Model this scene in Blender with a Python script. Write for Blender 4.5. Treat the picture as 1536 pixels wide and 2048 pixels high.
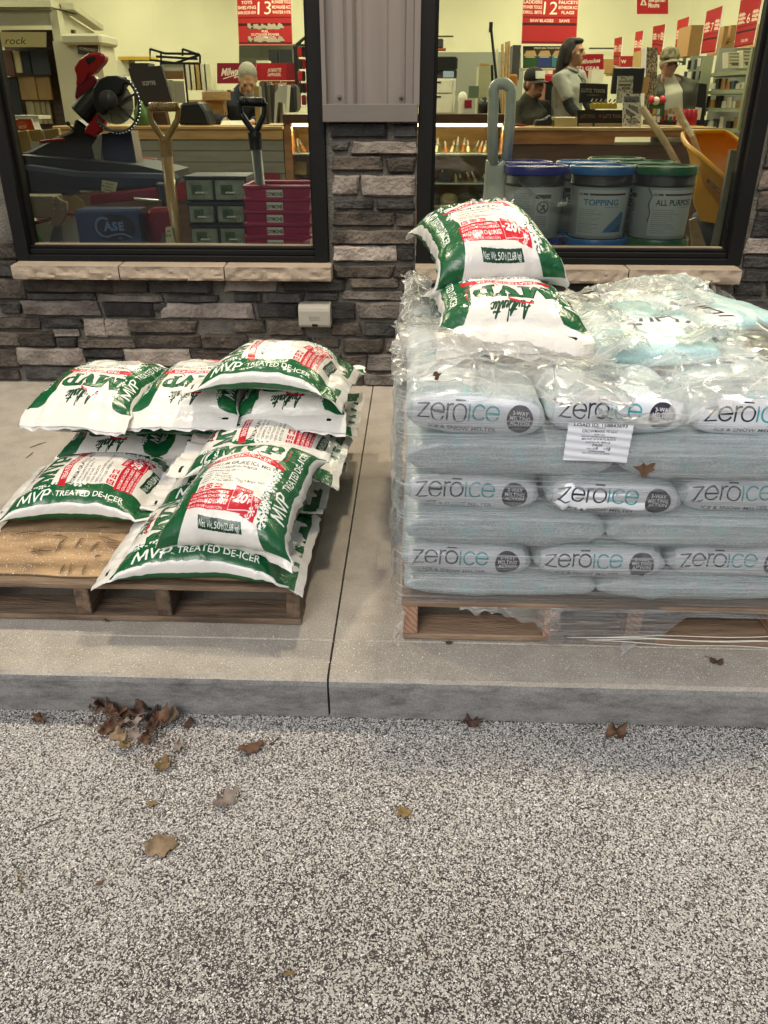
import bpy, bmesh, math, random
import numpy as np
from mathutils import Vector, Matrix, noise
for o in list(bpy.data.objects): bpy.data.objects.remove(o)
SC = bpy.context.scene
COL = SC.collection
R = math.radians
# ------------------------------------------------------------------ camera, sky, sun, exposure
CAM = Vector((0, 0, 1.25)); PITCH = R(27); YAW = R(2.1); FPX = 1600.0
fw = Vector((-math.sin(YAW)*math.cos(PITCH), math.cos(YAW)*math.cos(PITCH), -math.sin(PITCH)))
rt = Vector((math.cos(YAW), math.sin(YAW), 0)); up = rt.cross(fw)
cd = bpy.data.cameras.new('camera'); cam = bpy.data.objects.new('camera', cd); COL.objects.link(cam)
m3 = Matrix((rt, up, -fw)).transposed()
cam.matrix_world = Matrix.Translation(CAM) @ m3.to_4x4()
cd.sensor_fit = 'VERTICAL'; cd.sensor_height = 36; cd.sensor_width = 27; cd.lens = 36*FPX/2048
cd.clip_start = .05; cd.clip_end = 500
SC.camera = cam
W = bpy.data.worlds.new('World'); SC.world = W; W.use_nodes = True
nt = W.node_tree; nt.nodes.clear()
sky = nt.nodes.new('ShaderNodeTexSky'); sky.sky_type = 'NISHITA'; sky.sun_disc = False
SUN_EL, SUN_AZ = 38, 200
sky.sun_elevation = R(SUN_EL); sky.sun_rotation = R(SUN_AZ); sky.air_density = 1.0; sky.dust_density = 4.0
hs = nt.nodes.new('ShaderNodeHueSaturation'); hs.inputs['Saturation'].default_value = .42
bg = nt.nodes.new('ShaderNodeBackground'); bg.inputs['Strength'].default_value = .085
ou = nt.nodes.new('ShaderNodeOutputWorld')
nt.links.new(sky.outputs[0], hs.inputs['Color']); nt.links.new(hs.outputs[0], bg.inputs['Color']); nt.links.new(bg.outputs[0], ou.inputs['Surface'])
sd = bpy.data.lights.new('sun', 'SUN'); sd.energy = .5; sd.angle = R(35); sd.color = (1, .96, .9)
sun = bpy.data.objects.new('sun', sd); COL.objects.link(sun)
el, az = R(SUN_EL), R(SUN_AZ)
sdir = Vector((math.sin(az)*math.cos(el), math.cos(az)*math.cos(el), math.sin(el)))
sun.rotation_euler = sdir.to_track_quat('Z', 'Y').to_euler()
vs = SC.view_settings; vs.view_transform = 'Standard'; vs.look = 'None'; vs.exposure = 0.58; vs.gamma = 1; vs.use_curve_mapping = False
SC.cycles.max_bounces = 8; SC.cycles.transparent_max_bounces = 24; SC.cycles.caustics_reflective = False; SC.cycles.caustics_refractive = False
SC.cycles.use_denoising = True

# ------------------------------------------------------------------ helpers
def ray(x, y): return fw + rt*((x-768)/FPX) - up*((y-1024)/FPX)
def aty(x, y, Y): r = ray(x, y); return CAM + r*(Y/r.y)          # a pixel of the photo read as a point of the plane y = Y
def atz(x, y, Z): r = ray(x, y); return CAM + r*((Z-CAM.z)/r.z)
def lin(c): return c/12.92 if c <= .04045 else ((c+.055)/1.055)**2.4
def S(r, g, b): return (lin(r/255), lin(g/255), lin(b/255))
def rnd(seed): return random.Random(seed)
WO = {}
def _wo(o): return WO.get(o.name, Vector((0, 0, 0)))

class MB:
    def __init__(s): s.v = []; s.f = []; s.m = []; s.uv = []; s.hasuv = False
    def add(s, vs, fs, m=0, uvs=None):
        b = len(s.v); s.v += [tuple(v) for v in vs]
        for i, f in enumerate(fs):
            s.f.append(tuple(b+k for k in f)); s.m.append(m)
            if uvs: s.uv.append(uvs[i]); s.hasuv = True
            else: s.uv.append(None)
        return s
    def box(s, x0, y0, z0, x1, y1, z1, m=0, M=None):
        vs = [Vector((x, y, z)) for z in (z0, z1) for y in (y0, y1) for x in (x0, x1)]
        if M: vs = [M @ v for v in vs]
        return s.add(vs, [(0, 2, 3, 1), (4, 5, 7, 6), (0, 1, 5, 4), (2, 6, 7, 3), (0, 4, 6, 2), (1, 3, 7, 5)], m)
    def tube(s, pts, r, n=8, m=0, closed=False, caps=True, flat=1.0):
        P = [Vector(p) for p in pts]; k = len(P)
        rs = r if isinstance(r, (list, tuple)) else [r]*k
        vs = []; ref = None
        for i in range(k):
            if closed: t = P[(i+1) % k]-P[i-1]
            else: t = P[min(i+1, k-1)]-P[max(i-1, 0)]
            t.normalize()
            if ref is None:
                ref = Vector((0, 0, 1)) if abs(t.z) < .9 else Vector((1, 0, 0))
            a = (ref - t*ref.dot(t)).normalized(); b = t.cross(a); ref = a
            for j in range(n):
                q = 2*math.pi*j/n
                vs.append(P[i] + a*(math.cos(q)*rs[i]) + b*(math.sin(q)*rs[i]*flat))
        fs = []
        for i in range(k if closed else k-1):
            for j in range(n):
                i2 = (i+1) % k
                fs.append((i*n+j, i*n+(j+1) % n, i2*n+(j+1) % n, i2*n+j))
        if caps and not closed: fs += [tuple(range(n-1, -1, -1)), tuple((k-1)*n+j for j in range(n))]
        return s.add(vs, fs, m)
    def cyl(s, p0, p1, r0, r1=None, n=16, m=0): return s.tube([p0, p1], [r0, r0 if r1 is None else r1], n, m)
    def lathe(s, prof, c=(0, 0, 0), n=28, m=0, M=None, uvh=None, caps=True):
        vs = []; fs = []; uvs = []
        for i, (r, z) in enumerate(prof):
            for j in range(n):
                q = 2*math.pi*j/n
                v = Vector((c[0]+r*math.cos(q), c[1]+r*math.sin(q), c[2]+z)); vs.append(M @ v if M else v)
        for i in range(len(prof)-1):
            for j in range(n):
                fs.append((i*n+j, i*n+(j+1) % n, (i+1)*n+(j+1) % n, (i+1)*n+j))
                if uvh is not None:
                    (za, zb) = uvh; va = (prof[i][1]-za)/(zb-za); vb = (prof[i+1][1]-za)/(zb-za)
                    uvs.append([(j/n, va), ((j+1)/n, va), ((j+1)/n, vb), (j/n, vb)])
        if caps:
            fs += [tuple(range(n-1, -1, -1)), tuple((len(prof)-1)*n+j for j in range(n))]
            if uvh is not None: uvs += [[(.01, .01)]*n, [(.01, .01)]*n]
        return s.add(vs, fs, m, uvs if uvh is not None else None)
    def prism(s, poly, o, ax, ay, dep, m=0):
        o = Vector(o); ax = Vector(ax); ay = Vector(ay); dz = Vector(dep); k = len(poly)
        vs = [o+ax*p[0]+ay*p[1] for p in poly] + [o+ax*p[0]+ay*p[1]+dz for p in poly]
        fs = [tuple(range(k-1, -1, -1)), tuple(range(k, 2*k))] + [(i, (i+1) % k, k+(i+1) % k, k+i) for i in range(k)]
        return s.add(vs, fs, m)
    def grid(s, fn, nu, nv, m=0, uvf=None):
        vs = [fn(i/nu, j/nv) for j in range(nv+1) for i in range(nu+1)]
        fs = []; uvs = []
        for j in range(nv):
            for i in range(nu):
                a = j*(nu+1)+i; fs.append((a, a+1, a+nu+2, a+nu+1))
                q = [(i/nu, j/nv), ((i+1)/nu, j/nv), ((i+1)/nu, (j+1)/nv), (i/nu, (j+1)/nv)]
                uvs.append([uvf(*p) for p in q] if uvf else q)
        return s.add(vs, fs, m, uvs)
    def card(s, a, b, c, d, m=0):                                  # one printed face, uv 0..1 (a = lower left, counter-clockwise)
        return s.add([a, b, c, d], [(0, 1, 2, 3)], m, [[(0, 0), (1, 0), (1, 1), (0, 1)]])
    def ell(s, c, r, n=12, k=8, m=0, M=None):
        vs = []; fs = []
        for i in range(k+1):
            t = math.pi*i/k
            for j in range(n):
                q = 2*math.pi*j/n
                v = Vector((r[0]*math.sin(t)*math.cos(q), r[1]*math.sin(t)*math.sin(q), r[2]*math.cos(t)))
                if M: v = M @ v
                vs.append(Vector(c)+v)
        for i in range(k):
            for j in range(n): fs.append((i*n+j, (i+1)*n+j, (i+1)*n+(j+1) % n, i*n+(j+1) % n))
        return s.add(vs, fs, m)
    def build(s, name, mats, parent=None, smooth=False, bev=0, seg=1, fix=True, auto=None):
        if not isinstance(mats, (list, tuple)): mats = [mats]
        A = np.array(s.v, dtype=np.float64)
        o = Vector(((A[:, 0].min()+A[:, 0].max())/2, (A[:, 1].min()+A[:, 1].max())/2, A[:, 2].min()))
        A -= np.array(o)
        me = bpy.data.meshes.new(name); me.from_pydata(A.tolist(), [], s.f)
        for mm in mats: me.materials.append(mm)
        me.polygons.foreach_set('material_index', s.m)
        if s.hasuv:
            ul = me.uv_layers.new(name='UVMap'); k = 0; buf = []
            for f, u in zip(s.f, s.uv): buf += (u if u else [(0, 0)]*len(f))
            ul.data.foreach_set('uv', [c for p in buf for c in p])
        if fix or bev:
            bm = bmesh.new(); bm.from_mesh(me)
            if fix: bmesh.ops.remove_doubles(bm, verts=bm.verts, dist=1e-5); bmesh.ops.recalc_face_normals(bm, faces=bm.faces)
            if bev: bmesh.ops.bevel(bm, geom=[e for e in bm.edges if len(e.link_faces) == 2 and e.calc_face_angle(0) > .5], offset=bev, segments=seg, affect='EDGES', profile=.5)
            bm.to_mesh(me); bm.free()
        if smooth: me.polygons.foreach_set('use_smooth', [True]*len(me.polygons))
        if auto: me.set_sharp_from_angle(angle=R(auto)) if hasattr(me, 'set_sharp_from_angle') else None
        ob = bpy.data.objects.new(name, me); COL.objects.link(ob)
        WO[ob.name] = o
        if parent is not None: ob.parent = parent; ob.location = o-_wo(parent)
        else: ob.location = o
        return ob

def tag(o, label=None, cat=None, group=None, kind=None):
    if label: o['label'] = label
    if cat: o['category'] = cat
    if group: o['group'] = group
    if kind: o['kind'] = kind
    return o
def thing(name, label, cat, loc, group=None):
    o = bpy.data.objects.new(name, None); COL.objects.link(o); o.empty_display_size = .1
    o.location = loc; WO[o.name] = Vector(loc); return tag(o, label, cat, group)
def dup(root, loc, label, group=None, rotz=None, skip=()):
    r = root.copy(); COL.objects.link(r); r.location = loc; WO[r.name] = Vector(loc)
    if rotz is not None: r.rotation_euler = (0, 0, rotz)
    tag(r, label, None, group)
    for ch in list(root.children):
        if ch.name in skip: continue
        c = ch.copy(); COL.objects.link(c); c.parent = r
        for g in ch.children: d = g.copy(); COL.objects.link(d); d.parent = c
    return r

# ------------------------------------------------------------------ materials
def nodes(name):
    m = bpy.data.materials.new(name); m.use_nodes = True; n = m.node_tree; n.nodes.clear()
    out = n.nodes.new('ShaderNodeOutputMaterial'); return m, n, out
def N(n, t, **kw):
    x = n.nodes.new(t)
    for k, v in kw.items():
        if k.startswith('i_'): x.inputs[k[2:].replace('_', ' ')].default_value = v
        else: setattr(x, k, v)
    return x
def ramp(n, src, stops):
    r = n.nodes.new('ShaderNodeValToRGB'); e = r.color_ramp.elements
    while len(e) < len(stops): e.new(.5)
    for q, (p, c) in zip(e, stops): q.position = p; q.color = (*c, 1) if len(c) == 3 else c
    n.links.new(src, r.inputs[0]); return r
def coords(n, scale=(1, 1, 1), rot=(0, 0, 0), world=False):
    tc = n.nodes.new('ShaderNodeTexCoord'); mp = n.nodes.new('ShaderNodeMapping'); mp.inputs['Scale'].default_value = scale; mp.inputs['Rotation'].default_value = rot
    if world:
        g = n.nodes.new('ShaderNodeNewGeometry'); n.links.new(g.outputs['Position'], mp.inputs[0]); return mp.outputs[0]
    oi = n.nodes.new('ShaderNodeObjectInfo'); ad = n.nodes.new('ShaderNodeVectorMath'); ad.operation = 'ADD'
    mu = n.nodes.new('ShaderNodeMath'); mu.operation = 'MULTIPLY'; mu.inputs[1].default_value = 17
    n.links.new(oi.outputs['Random'], mu.inputs[0]); n.links.new(tc.outputs['Object'], ad.inputs[0]); n.links.new(mu.outputs[0], ad.inputs[1])
    n.links.new(ad.outputs[0], mp.inputs[0]); return mp.outputs[0]
def mat(name, col, rough=.5, metal=0, var=.15, scale=8, stretch=(1, 1, 1), bump=0, bscale=60, spec=.5, coat=0, emit=0, col2=None, objvar=0, detail=4, rvar=.0, world=False):
    m, n, out = nodes(name); p = n.nodes.new('ShaderNodeBsdfPrincipled'); L = n.links.new
    p.inputs['Roughness'].default_value = rough; p.inputs['Metallic'].default_value = metal; p.inputs['Specular IOR Level'].default_value = spec
    p.inputs['Coat Weight'].default_value = coat; p.inputs['Base Color'].default_value = (*col, 1)
    v = coords(n, stretch, world=world)
    if var or col2:
        nz = N(n, 'ShaderNodeTexNoise'); nz.inputs['Scale'].default_value = scale; nz.inputs['Detail'].default_value = detail; L(v, nz.inputs['Vector'])
        a = tuple(c*(1-var) for c in col); b = col2 or tuple(min(1, c*(1+var)) for c in col)
        rp = ramp(n, nz.outputs[0], [(.32, a), (.68, b)]); src = rp.outputs[0]
        if objvar:
            oi = n.nodes.new('ShaderNodeObjectInfo'); mr = N(n, 'ShaderNodeMapRange'); mr.inputs[3].default_value = 1-objvar; mr.inputs[4].default_value = 1+objvar
            L(oi.outputs['Random'], mr.inputs[0]); vm = N(n, 'ShaderNodeVectorMath', operation='SCALE'); L(src, vm.inputs[0]); L(mr.outputs[0], vm.inputs['Scale']); src = vm.outputs[0]
        L(src, p.inputs['Base Color'])
        if rvar:
            mr = N(n, 'ShaderNodeMapRange'); mr.inputs[3].default_value = max(.02, rough-rvar); mr.inputs[4].default_value = rough+rvar
            L(nz.outputs[0], mr.inputs[0]); L(mr.outputs[0], p.inputs['Roughness'])
    if bump:
        bz = N(n, 'ShaderNodeTexNoise'); bz.inputs['Scale'].default_value = bscale; bz.inputs['Detail'].default_value = 5; L(v, bz.inputs['Vector'])
        bp = N(n, 'ShaderNodeBump'); bp.inputs['Strength'].default_value = bump; bp.inputs['Distance'].default_value = .016
        L(bz.outputs[0], bp.inputs['Height']); L(bp.outputs[0], p.inputs['Normal'])
    if emit: p.inputs['Emission Color'].default_value = (*col, 1); p.inputs['Emission Strength'].default_value = emit
    L(p.outputs[0], out.inputs[0]); return m

# ------------------------------------------------------------------ printed artwork: flat print drawn into an image with numpy
_glyph = {}
_tc = bpy.data.curves.new('lettering', 'FONT'); _to = bpy.data.objects.new('lettering', _tc); COL.objects.link(_to)
def text_tris(s, bold):
    k = (s, bold)
    if k not in _glyph:
        _tc.body = s; _tc.size = 1; _tc.offset = bold; _tc.resolution_u = 3
        dg = bpy.context.evaluated_depsgraph_get(); dg.update()
        me = bpy.data.meshes.new_from_object(_to.evaluated_get(dg))
        v = np.array([x.co[:2] for x in me.vertices], dtype=float).reshape(-1, 2)
        me.calc_loop_triangles()
        t = np.array([x.vertices[:] for x in me.loop_triangles], dtype=int).reshape(-1, 3)
        bpy.data.meshes.remove(me); _glyph[k] = (v, t)
    return _glyph[k]
class Canvas:
    def __init__(s, w, h, ppm, bg=(255, 255, 255)):
        s.w, s.h, s.k = w, h, ppm; s.W, s.H = max(4, int(w*ppm)), max(4, int(h*ppm))
        s.a = np.empty((s.H, s.W, 3), np.float32); s.a[:] = np.array(bg)/255
    def P(s, x, y): return ((x+s.w/2)*s.k, (y+s.h/2)*s.k)
    def _win(s, x0, y0, x1, y1):
        a, b, c, d = max(0, int(x0)-1), max(0, int(y0)-1), min(s.W, int(x1)+2), min(s.H, int(y1)+2)
        if a >= c or b >= d: return None
        yy, xx = np.mgrid[b:d, a:c]; return (slice(b, d), slice(a, c)), xx+.5, yy+.5
    def rect(s, x0, y0, x1, y1, c): return s.poly([(x0, y0), (x1, y0), (x1, y1), (x0, y1)], c)
    def poly(s, pts, c):
        q = [s.P(*p) for p in pts]; xs = [p[0] for p in q]; ys = [p[1] for p in q]
        w = s._win(min(xs), min(ys), max(xs), max(ys))
        if w is None: return s
        sl, X, Y = w; ins = np.zeros(X.shape, bool)
        for (xa, ya), (xb, yb) in zip(q, q[1:]+q[:1]):
            if ya == yb: continue
            ins ^= ((Y > ya) != (Y > yb)) & (X < (xb-xa)*(Y-ya)/(yb-ya)+xa)
        s.a[sl][ins] = np.array(c)/255; return s
    def stroke(s, pts, wd, c, closed=False):
        q = [s.P(*p) for p in pts]; r = wd*s.k/2
        if closed: q = q+q[:1]
        for (xa, ya), (xb, yb) in zip(q, q[1:]):
            w = s._win(min(xa, xb)-r, min(ya, yb)-r, max(xa, xb)+r, max(ya, yb)+r)
            if w is None: continue
            sl, X, Y = w; dx, dy = xb-xa, yb-ya; d2 = dx*dx+dy*dy+1e-9
            t = np.clip(((X-xa)*dx+(Y-ya)*dy)/d2, 0, 1)
            al = np.clip(r+.5-np.hypot(X-xa-t*dx, Y-ya-t*dy), 0, 1)[..., None]
            s.a[sl] = s.a[sl]*(1-al)+al*np.array(c)/255
        return s
    def ell(s, x, y, rx, ry, c): return s.poly([(x+rx*math.cos(t*.157), y+ry*math.sin(t*.157)) for t in range(40)], c)
    def tris(s, v, t, c):
        q = (v+np.array([s.w/2, s.h/2]))*s.k; col = np.array(c)/255
        for i, j, k in t:
            (ax, ay), (bx, by), (cx, cy) = q[i], q[j], q[k]
            w = s._win(min(ax, bx, cx), min(ay, by, cy), max(ax, bx, cx), max(ay, by, cy))
            if w is None: continue
            ar = (bx-ax)*(cy-ay)-(cx-ax)*(by-ay)
            if abs(ar) < 1e-6: continue
            sl, X, Y = w; sg = 1 if ar > 0 else -1
            m = (sg*((bx-ax)*(Y-ay)-(by-ay)*(X-ax)) >= -.3) & (sg*((cx-bx)*(Y-by)-(cy-by)*(X-bx)) >= -.3) & (sg*((ax-cx)*(Y-cy)-(ay-cy)*(X-cx)) >= -.3)
            s.a[sl][m] = col
    def text(s, t, x, y, h, c, ang=0, bold=0, shear=0, al='C', sx=1, fit=None, warp=None):
        v, tr = text_tris(t, bold)
        if not len(v): return s
        v = v.copy(); v *= h/.72; x0, x1 = v[:, 0].min(), v[:, 0].max()
        v[:, 0] -= x0; wd = x1-x0
        if fit: sx = min(sx, fit/wd) if fit > 0 else -fit/wd
        v[:, 0] *= sx; wd *= sx; v[:, 0] += v[:, 1]*shear
        v[:, 0] -= {'C': wd/2, 'L': 0, 'R': wd}[al]; v[:, 1] -= h/2
        if warp: v = np.array([warp(*p) for p in v])
        ca, sa = math.cos(ang), math.sin(ang)
        v = np.stack([v[:, 0]*ca-v[:, 1]*sa+x, v[:, 0]*sa+v[:, 1]*ca+y], 1)
        s.tris(v, tr, c); return s
    def speck(s, n, c, r, seed, box=None):
        g = rnd(seed); b = box or (-s.w/2, -s.h/2, s.w/2, s.h/2)
        for _ in range(n):
            x, y = g.uniform(b[0], b[2]), g.uniform(b[1], b[3]); s.rect(x, y, x+g.uniform(.3, 1)*r, y+g.uniform(.3, 1)*r, c)
        return s
    def image(s, name):
        im = bpy.data.images.new(name, s.W, s.H); im.colorspace_settings.name = 'sRGB'
        px = np.ones((s.H, s.W, 4), np.float32); px[..., :3] = np.clip(s.a, 0, 1)
        im.pixels.foreach_set(px.ravel()); im.update(); im.pack(); return im
def cmat(name, cv, rough=.45, spec=.5, bump=0, bscale=40, coat=0, stretch=(1, 1, 1), emit=0, alb=.86, rvar=0):
    m, n, out = nodes(name); L = n.links.new; p = n.nodes.new('ShaderNodeBsdfPrincipled'); im = n.nodes.new('ShaderNodeTexImage'); im.image = cv.image(name) if isinstance(cv, Canvas) else cv
    im.extension = 'EXTEND'; uv = n.nodes.new('ShaderNodeUVMap'); uv.uv_map = 'UVMap'; L(uv.outputs[0], im.inputs[0])
    v = coords(n, stretch); nz = N(n, 'ShaderNodeTexNoise', i_Scale=6.0, i_Detail=4.0); L(v, nz.inputs['Vector'])
    mr = N(n, 'ShaderNodeMapRange'); mr.inputs[3].default_value = alb*.9; mr.inputs[4].default_value = alb*1.06; L(nz.outputs[0], mr.inputs[0])
    sc = N(n, 'ShaderNodeVectorMath', operation='SCALE'); L(im.outputs[0], sc.inputs[0]); L(mr.outputs[0], sc.inputs['Scale']); L(sc.outputs[0], p.inputs['Base Color'])
    p.inputs['Roughness'].default_value = rough; p.inputs['Specular IOR Level'].default_value = spec; p.inputs['Coat Weight'].default_value = coat
    if bump:
        bz = N(n, 'ShaderNodeTexNoise', i_Scale=float(bscale), i_Detail=3.0, i_Distortion=1.2); L(v, bz.inputs['Vector'])
        bp = N(n, 'ShaderNodeBump'); bp.inputs['Strength'].default_value = bump; bp.inputs['Distance'].default_value = .008; L(bz.outputs[0], bp.inputs['Height'])
        b2 = N(n, 'ShaderNodeTexNoise', i_Scale=float(bscale)*7, i_Detail=3.0, i_Distortion=.6); L(v, b2.inputs['Vector']); p2 = N(n, 'ShaderNodeBump'); p2.inputs['Strength'].default_value = bump*.35; p2.inputs['Distance'].default_value = .002; L(b2.outputs[0], p2.inputs['Height']); L(bp.outputs[0], p2.inputs['Normal']); L(p2.outputs[0], p.inputs['Normal'])
    L(p.outputs[0], out.inputs[0]); return m
def spline(pts, k=6):
    out = []
    for i in range(len(pts)-1):
        p0, p1, p2, p3 = [np.array(pts[max(0, min(len(pts)-1, j))], float) for j in (i-1, i, i+1, i+2)]
        for t in np.arange(k)/k:
            out.append(tuple(.5*((2*p1)+(p2-p0)*t+(2*p0-5*p1+4*p2-p3)*t*t+(3*p1-p0-3*p2+p3)*t**3)))
    return out+[tuple(pts[-1])]
def arc(cx, cy, r, a0, a1, k=28, ry=None): return [(cx+r*math.cos(R(a0+(a1-a0)*i/k)), cy+(ry or r)*math.sin(R(a0+(a1-a0)*i/k))) for i in range(k+1)]
# ------------------------------------------------------------------ setting: asphalt, pavement, lamps under the canopy
def asphalt_mat():
    m, n, out = nodes('salted asphalt'); L = n.links.new; p = n.nodes.new('ShaderNodeBsdfPrincipled'); v = coords(n, world=True)
    p.inputs['Roughness'].default_value = .85
    vo = N(n, 'ShaderNodeTexVoronoi', i_Scale=330.0); L(v, vo.inputs['Vector'])
    sp = N(n, 'ShaderNodeSeparateColor'); L(vo.outputs['Color'], sp.inputs[0])
    st = ramp(n, sp.outputs[0], [(0, (.018, .0165, .016)), (.4, (.045, .041, .038)), (.75, (.10, .09, .08)), (.95, (.22, .205, .19))])
    v2 = N(n, 'ShaderNodeTexVoronoi', i_Scale=300.0); L(v, v2.inputs['Vector']); s2 = N(n, 'ShaderNodeSeparateColor'); L(v2.outputs['Color'], s2.inputs[0])
    big = N(n, 'ShaderNodeTexNoise', i_Scale=2.2, i_Detail=3.0); L(v, big.inputs['Vector'])
    th = N(n, 'ShaderNodeMapRange'); th.inputs[1].default_value = .3; th.inputs[2].default_value = .7; th.inputs[3].default_value = .22; th.inputs[4].default_value = .46; L(big.outputs[0], th.inputs[0])
    lt = N(n, 'ShaderNodeMath', operation='LESS_THAN'); L(s2.outputs[1], lt.inputs[0]); L(th.outputs[0], lt.inputs[1])
    mx = N(n, 'ShaderNodeMix', data_type='RGBA'); L(lt.outputs[0], mx.inputs[0]); L(st.outputs[0], mx.inputs[6]); mx.inputs[7].default_value = (.5, .48, .44, 1)
    L(mx.outputs[2], p.inputs['Base Color'])
    bp = N(n, 'ShaderNodeBump'); bp.inputs['Strength'].default_value = .7; bp.inputs['Distance'].default_value = .004; L(vo.outputs['Distance'], bp.inputs['Height']); L(bp.outputs[0], p.inputs['Normal'])
    L(p.outputs[0], out.inputs[0]); return m
M_ASPH = asphalt_mat()
mb = MB(); mb.box(-40, -60, -.4, 40, 1.60, -.126); tag(mb.build('asphalt', M_ASPH, fix=False), kind='structure')

def concrete(name, col, dirt, streak):
    m, n, out = nodes(name); L = n.links.new; p = n.nodes.new('ShaderNodeBsdfPrincipled'); v = coords(n, streak, world=True); v1 = coords(n, world=True)
    a = N(n, 'ShaderNodeTexNoise', i_Scale=7.0, i_Detail=9.0, i_Roughness=.72); L(v, a.inputs['Vector'])
    f = N(n, 'ShaderNodeTexNoise', i_Scale=260.0, i_Detail=2.0); L(v1, f.inputs['Vector'])
    c = ramp(n, a.outputs[0], [(.3, dirt), (.55, col), (.8, tuple(x*1.15 for x in col))]); g = ramp(n, f.outputs[0], [(.3, (.72,)*3), (.7, (1.15,)*3)])
    mu = N(n, 'ShaderNodeMix', data_type='RGBA', blend_type='MULTIPLY'); mu.inputs[0].default_value = 1; L(c.outputs[0], mu.inputs[6]); L(g.outputs[0], mu.inputs[7]); L(mu.outputs[2], p.inputs['Base Color'])
    p.inputs['Roughness'].default_value = .8; p.inputs['Specular IOR Level'].default_value = .35
    bp = N(n, 'ShaderNodeBump'); bp.inputs['Strength'].default_value = .35; bp.inputs['Distance'].default_value = .003; L(f.outputs[0], bp.inputs['Height']); L(bp.outputs[0], p.inputs['Normal'])
    L(p.outputs[0], out.inputs[0]); return m
M_CONC = concrete('broom finished concrete', (.40, .365, .31), (.30, .27, .225), (1, 1, 1))
M_KERB = concrete('stained kerb concrete', (.245, .245, .24), (.10, .10, .10), (1.3, 4, 4))
def slab(x0, x1):
    prof = [(1.561, -.30, 1), (1.557, -.126, 1), (1.551, -.07, 1), (1.546, -.022, 1), (1.549, -.009, 1), (1.558, -.002, 0), (1.578, 0, 0), (1.70, .0, 0), (1.703, -.003, 0), (1.709, -.003, 0), (1.712, 0, 0)] + [(1.8+.1*i, 0, 0) for i in range(20)] + [(3.86, 0, 0)]
    nx = int((x1-x0)/.03); mb = MB(); nP = len(prof); vs = []
    for i in range(nx+1):
        x = x0+(x1-x0)*i/nx
        for k, (y, z, q) in enumerate(prof):
            e = noise.noise(Vector((x*9, k*.7, 3)))*.004 if 1 <= k <= 5 else 0
            if 3 <= k <= 5: e += max(0, noise.noise(Vector((x*16, 8, 3)))-.25)*.02
            vs.append((x, y+e, z-(e*.5 if k in (4, 5) else 0)+(noise.noise(Vector((x*1.3, y*1.3, 1)))*.0008 if k > 5 else 0)))
    fs = []; 
    for i in range(nx):
        for k in range(nP-1): fs.append((i*nP+k, (i+1)*nP+k, (i+1)*nP+k+1, i*nP+k+1))
    mb.v = vs; mb.f = fs; mb.m = [1 if k < 4 else 0 for i in range(nx) for k in range(nP-1)]; mb.uv = [None]*len(fs)
    mb.add([(x0, y, z) for y, z, q in prof]+[(x0, 3.86, -.3)], [tuple(range(nP+1))], 0)
    mb.add([(x1, y, z) for y, z, q in prof]+[(x1, 3.86, -.3)], [tuple(range(nP+1))], 0)
    return tag(mb.build('pavement', [M_CONC, M_KERB], fix=False), kind='structure')
slab(-5.0, -.1972); slab(-.1918, 5.0)
mb = MB(); mb.box(-.20, 1.57, -.3, -.189, 3.86, -.02); tag(mb.build('joint_filler', mat('joint dirt', (.03, .028, .024), .9)), kind='structure')
mb = MB(); mb.box(-6, 3.845, -.3, 6, 14, 0); M_FLOOR = mat('shop floor tile', (.22, .19, .15), .35, var=.1, scale=3); tag(mb.build('floor', M_FLOOR), kind='structure')

# salt: grains of real geometry
M_SALT = mat('rock salt', (.40, .385, .365), .5, col2=(.90, .90, .89), var=.1, scale=170, detail=1, world=True)
def salt(name, pts, rmin, rmax, seed, label=None, mt=None):
    g = np.random.default_rng(seed); n = len(pts)
    base = np.array([(1, 0, -.2), (0, 1, -.2), (-1, 0, -.2), (0, -1, -.2), (0, 0, .8)], float)
    v = base[None]*g.uniform(.5, 1.25, (n, 5, 1))*(rmin+(rmax-rmin)*g.uniform(0, 1, (n, 1, 1))**1.6)
    v[:, :, 2] *= .7; v[:, :, 0] *= g.uniform(.6, 1.5, (n, 1))
    a = g.uniform(0, 6.28, n); t = g.uniform(-.5, .5, n); ca, sa, ct, stt = np.cos(a)[:, None], np.sin(a)[:, None], np.cos(t)[:, None], np.sin(t)[:, None]
    x, y, z = v[..., 0], v[..., 1], v[..., 2]
    y, z = y*ct-z*stt, y*stt+z*ct; x, y = x*ca-y*sa, x*sa+y*ca
    v = np.stack([x, y, z], 2)+np.array(pts)[:, None]
    f = np.array([(0, 1, 4), (1, 2, 4), (2, 3, 4), (3, 0, 4)])
    F = (np.arange(n)[:, None, None]*5+f[None]).reshape(-1, 3); V = v.reshape(-1, 3)
    me = bpy.data.meshes.new(name); me.vertices.add(len(V)); me.vertices.foreach_set('co', V.ravel())
    me.loops.add(F.size); me.loops.foreach_set('vertex_index', F.ravel().astype(np.int32)); me.polygons.add(len(F)); me.polygons.foreach_set('loop_start', (np.arange(len(F))*3).astype(np.int32))
    me.update(calc_edges=True); me.materials.append(mt or M_SALT)
    o = bpy.data.objects.new(name, me); COL.objects.link(o); return tag(o, label, kind='stuff')
g = np.random.default_rng(5); P = []
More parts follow.
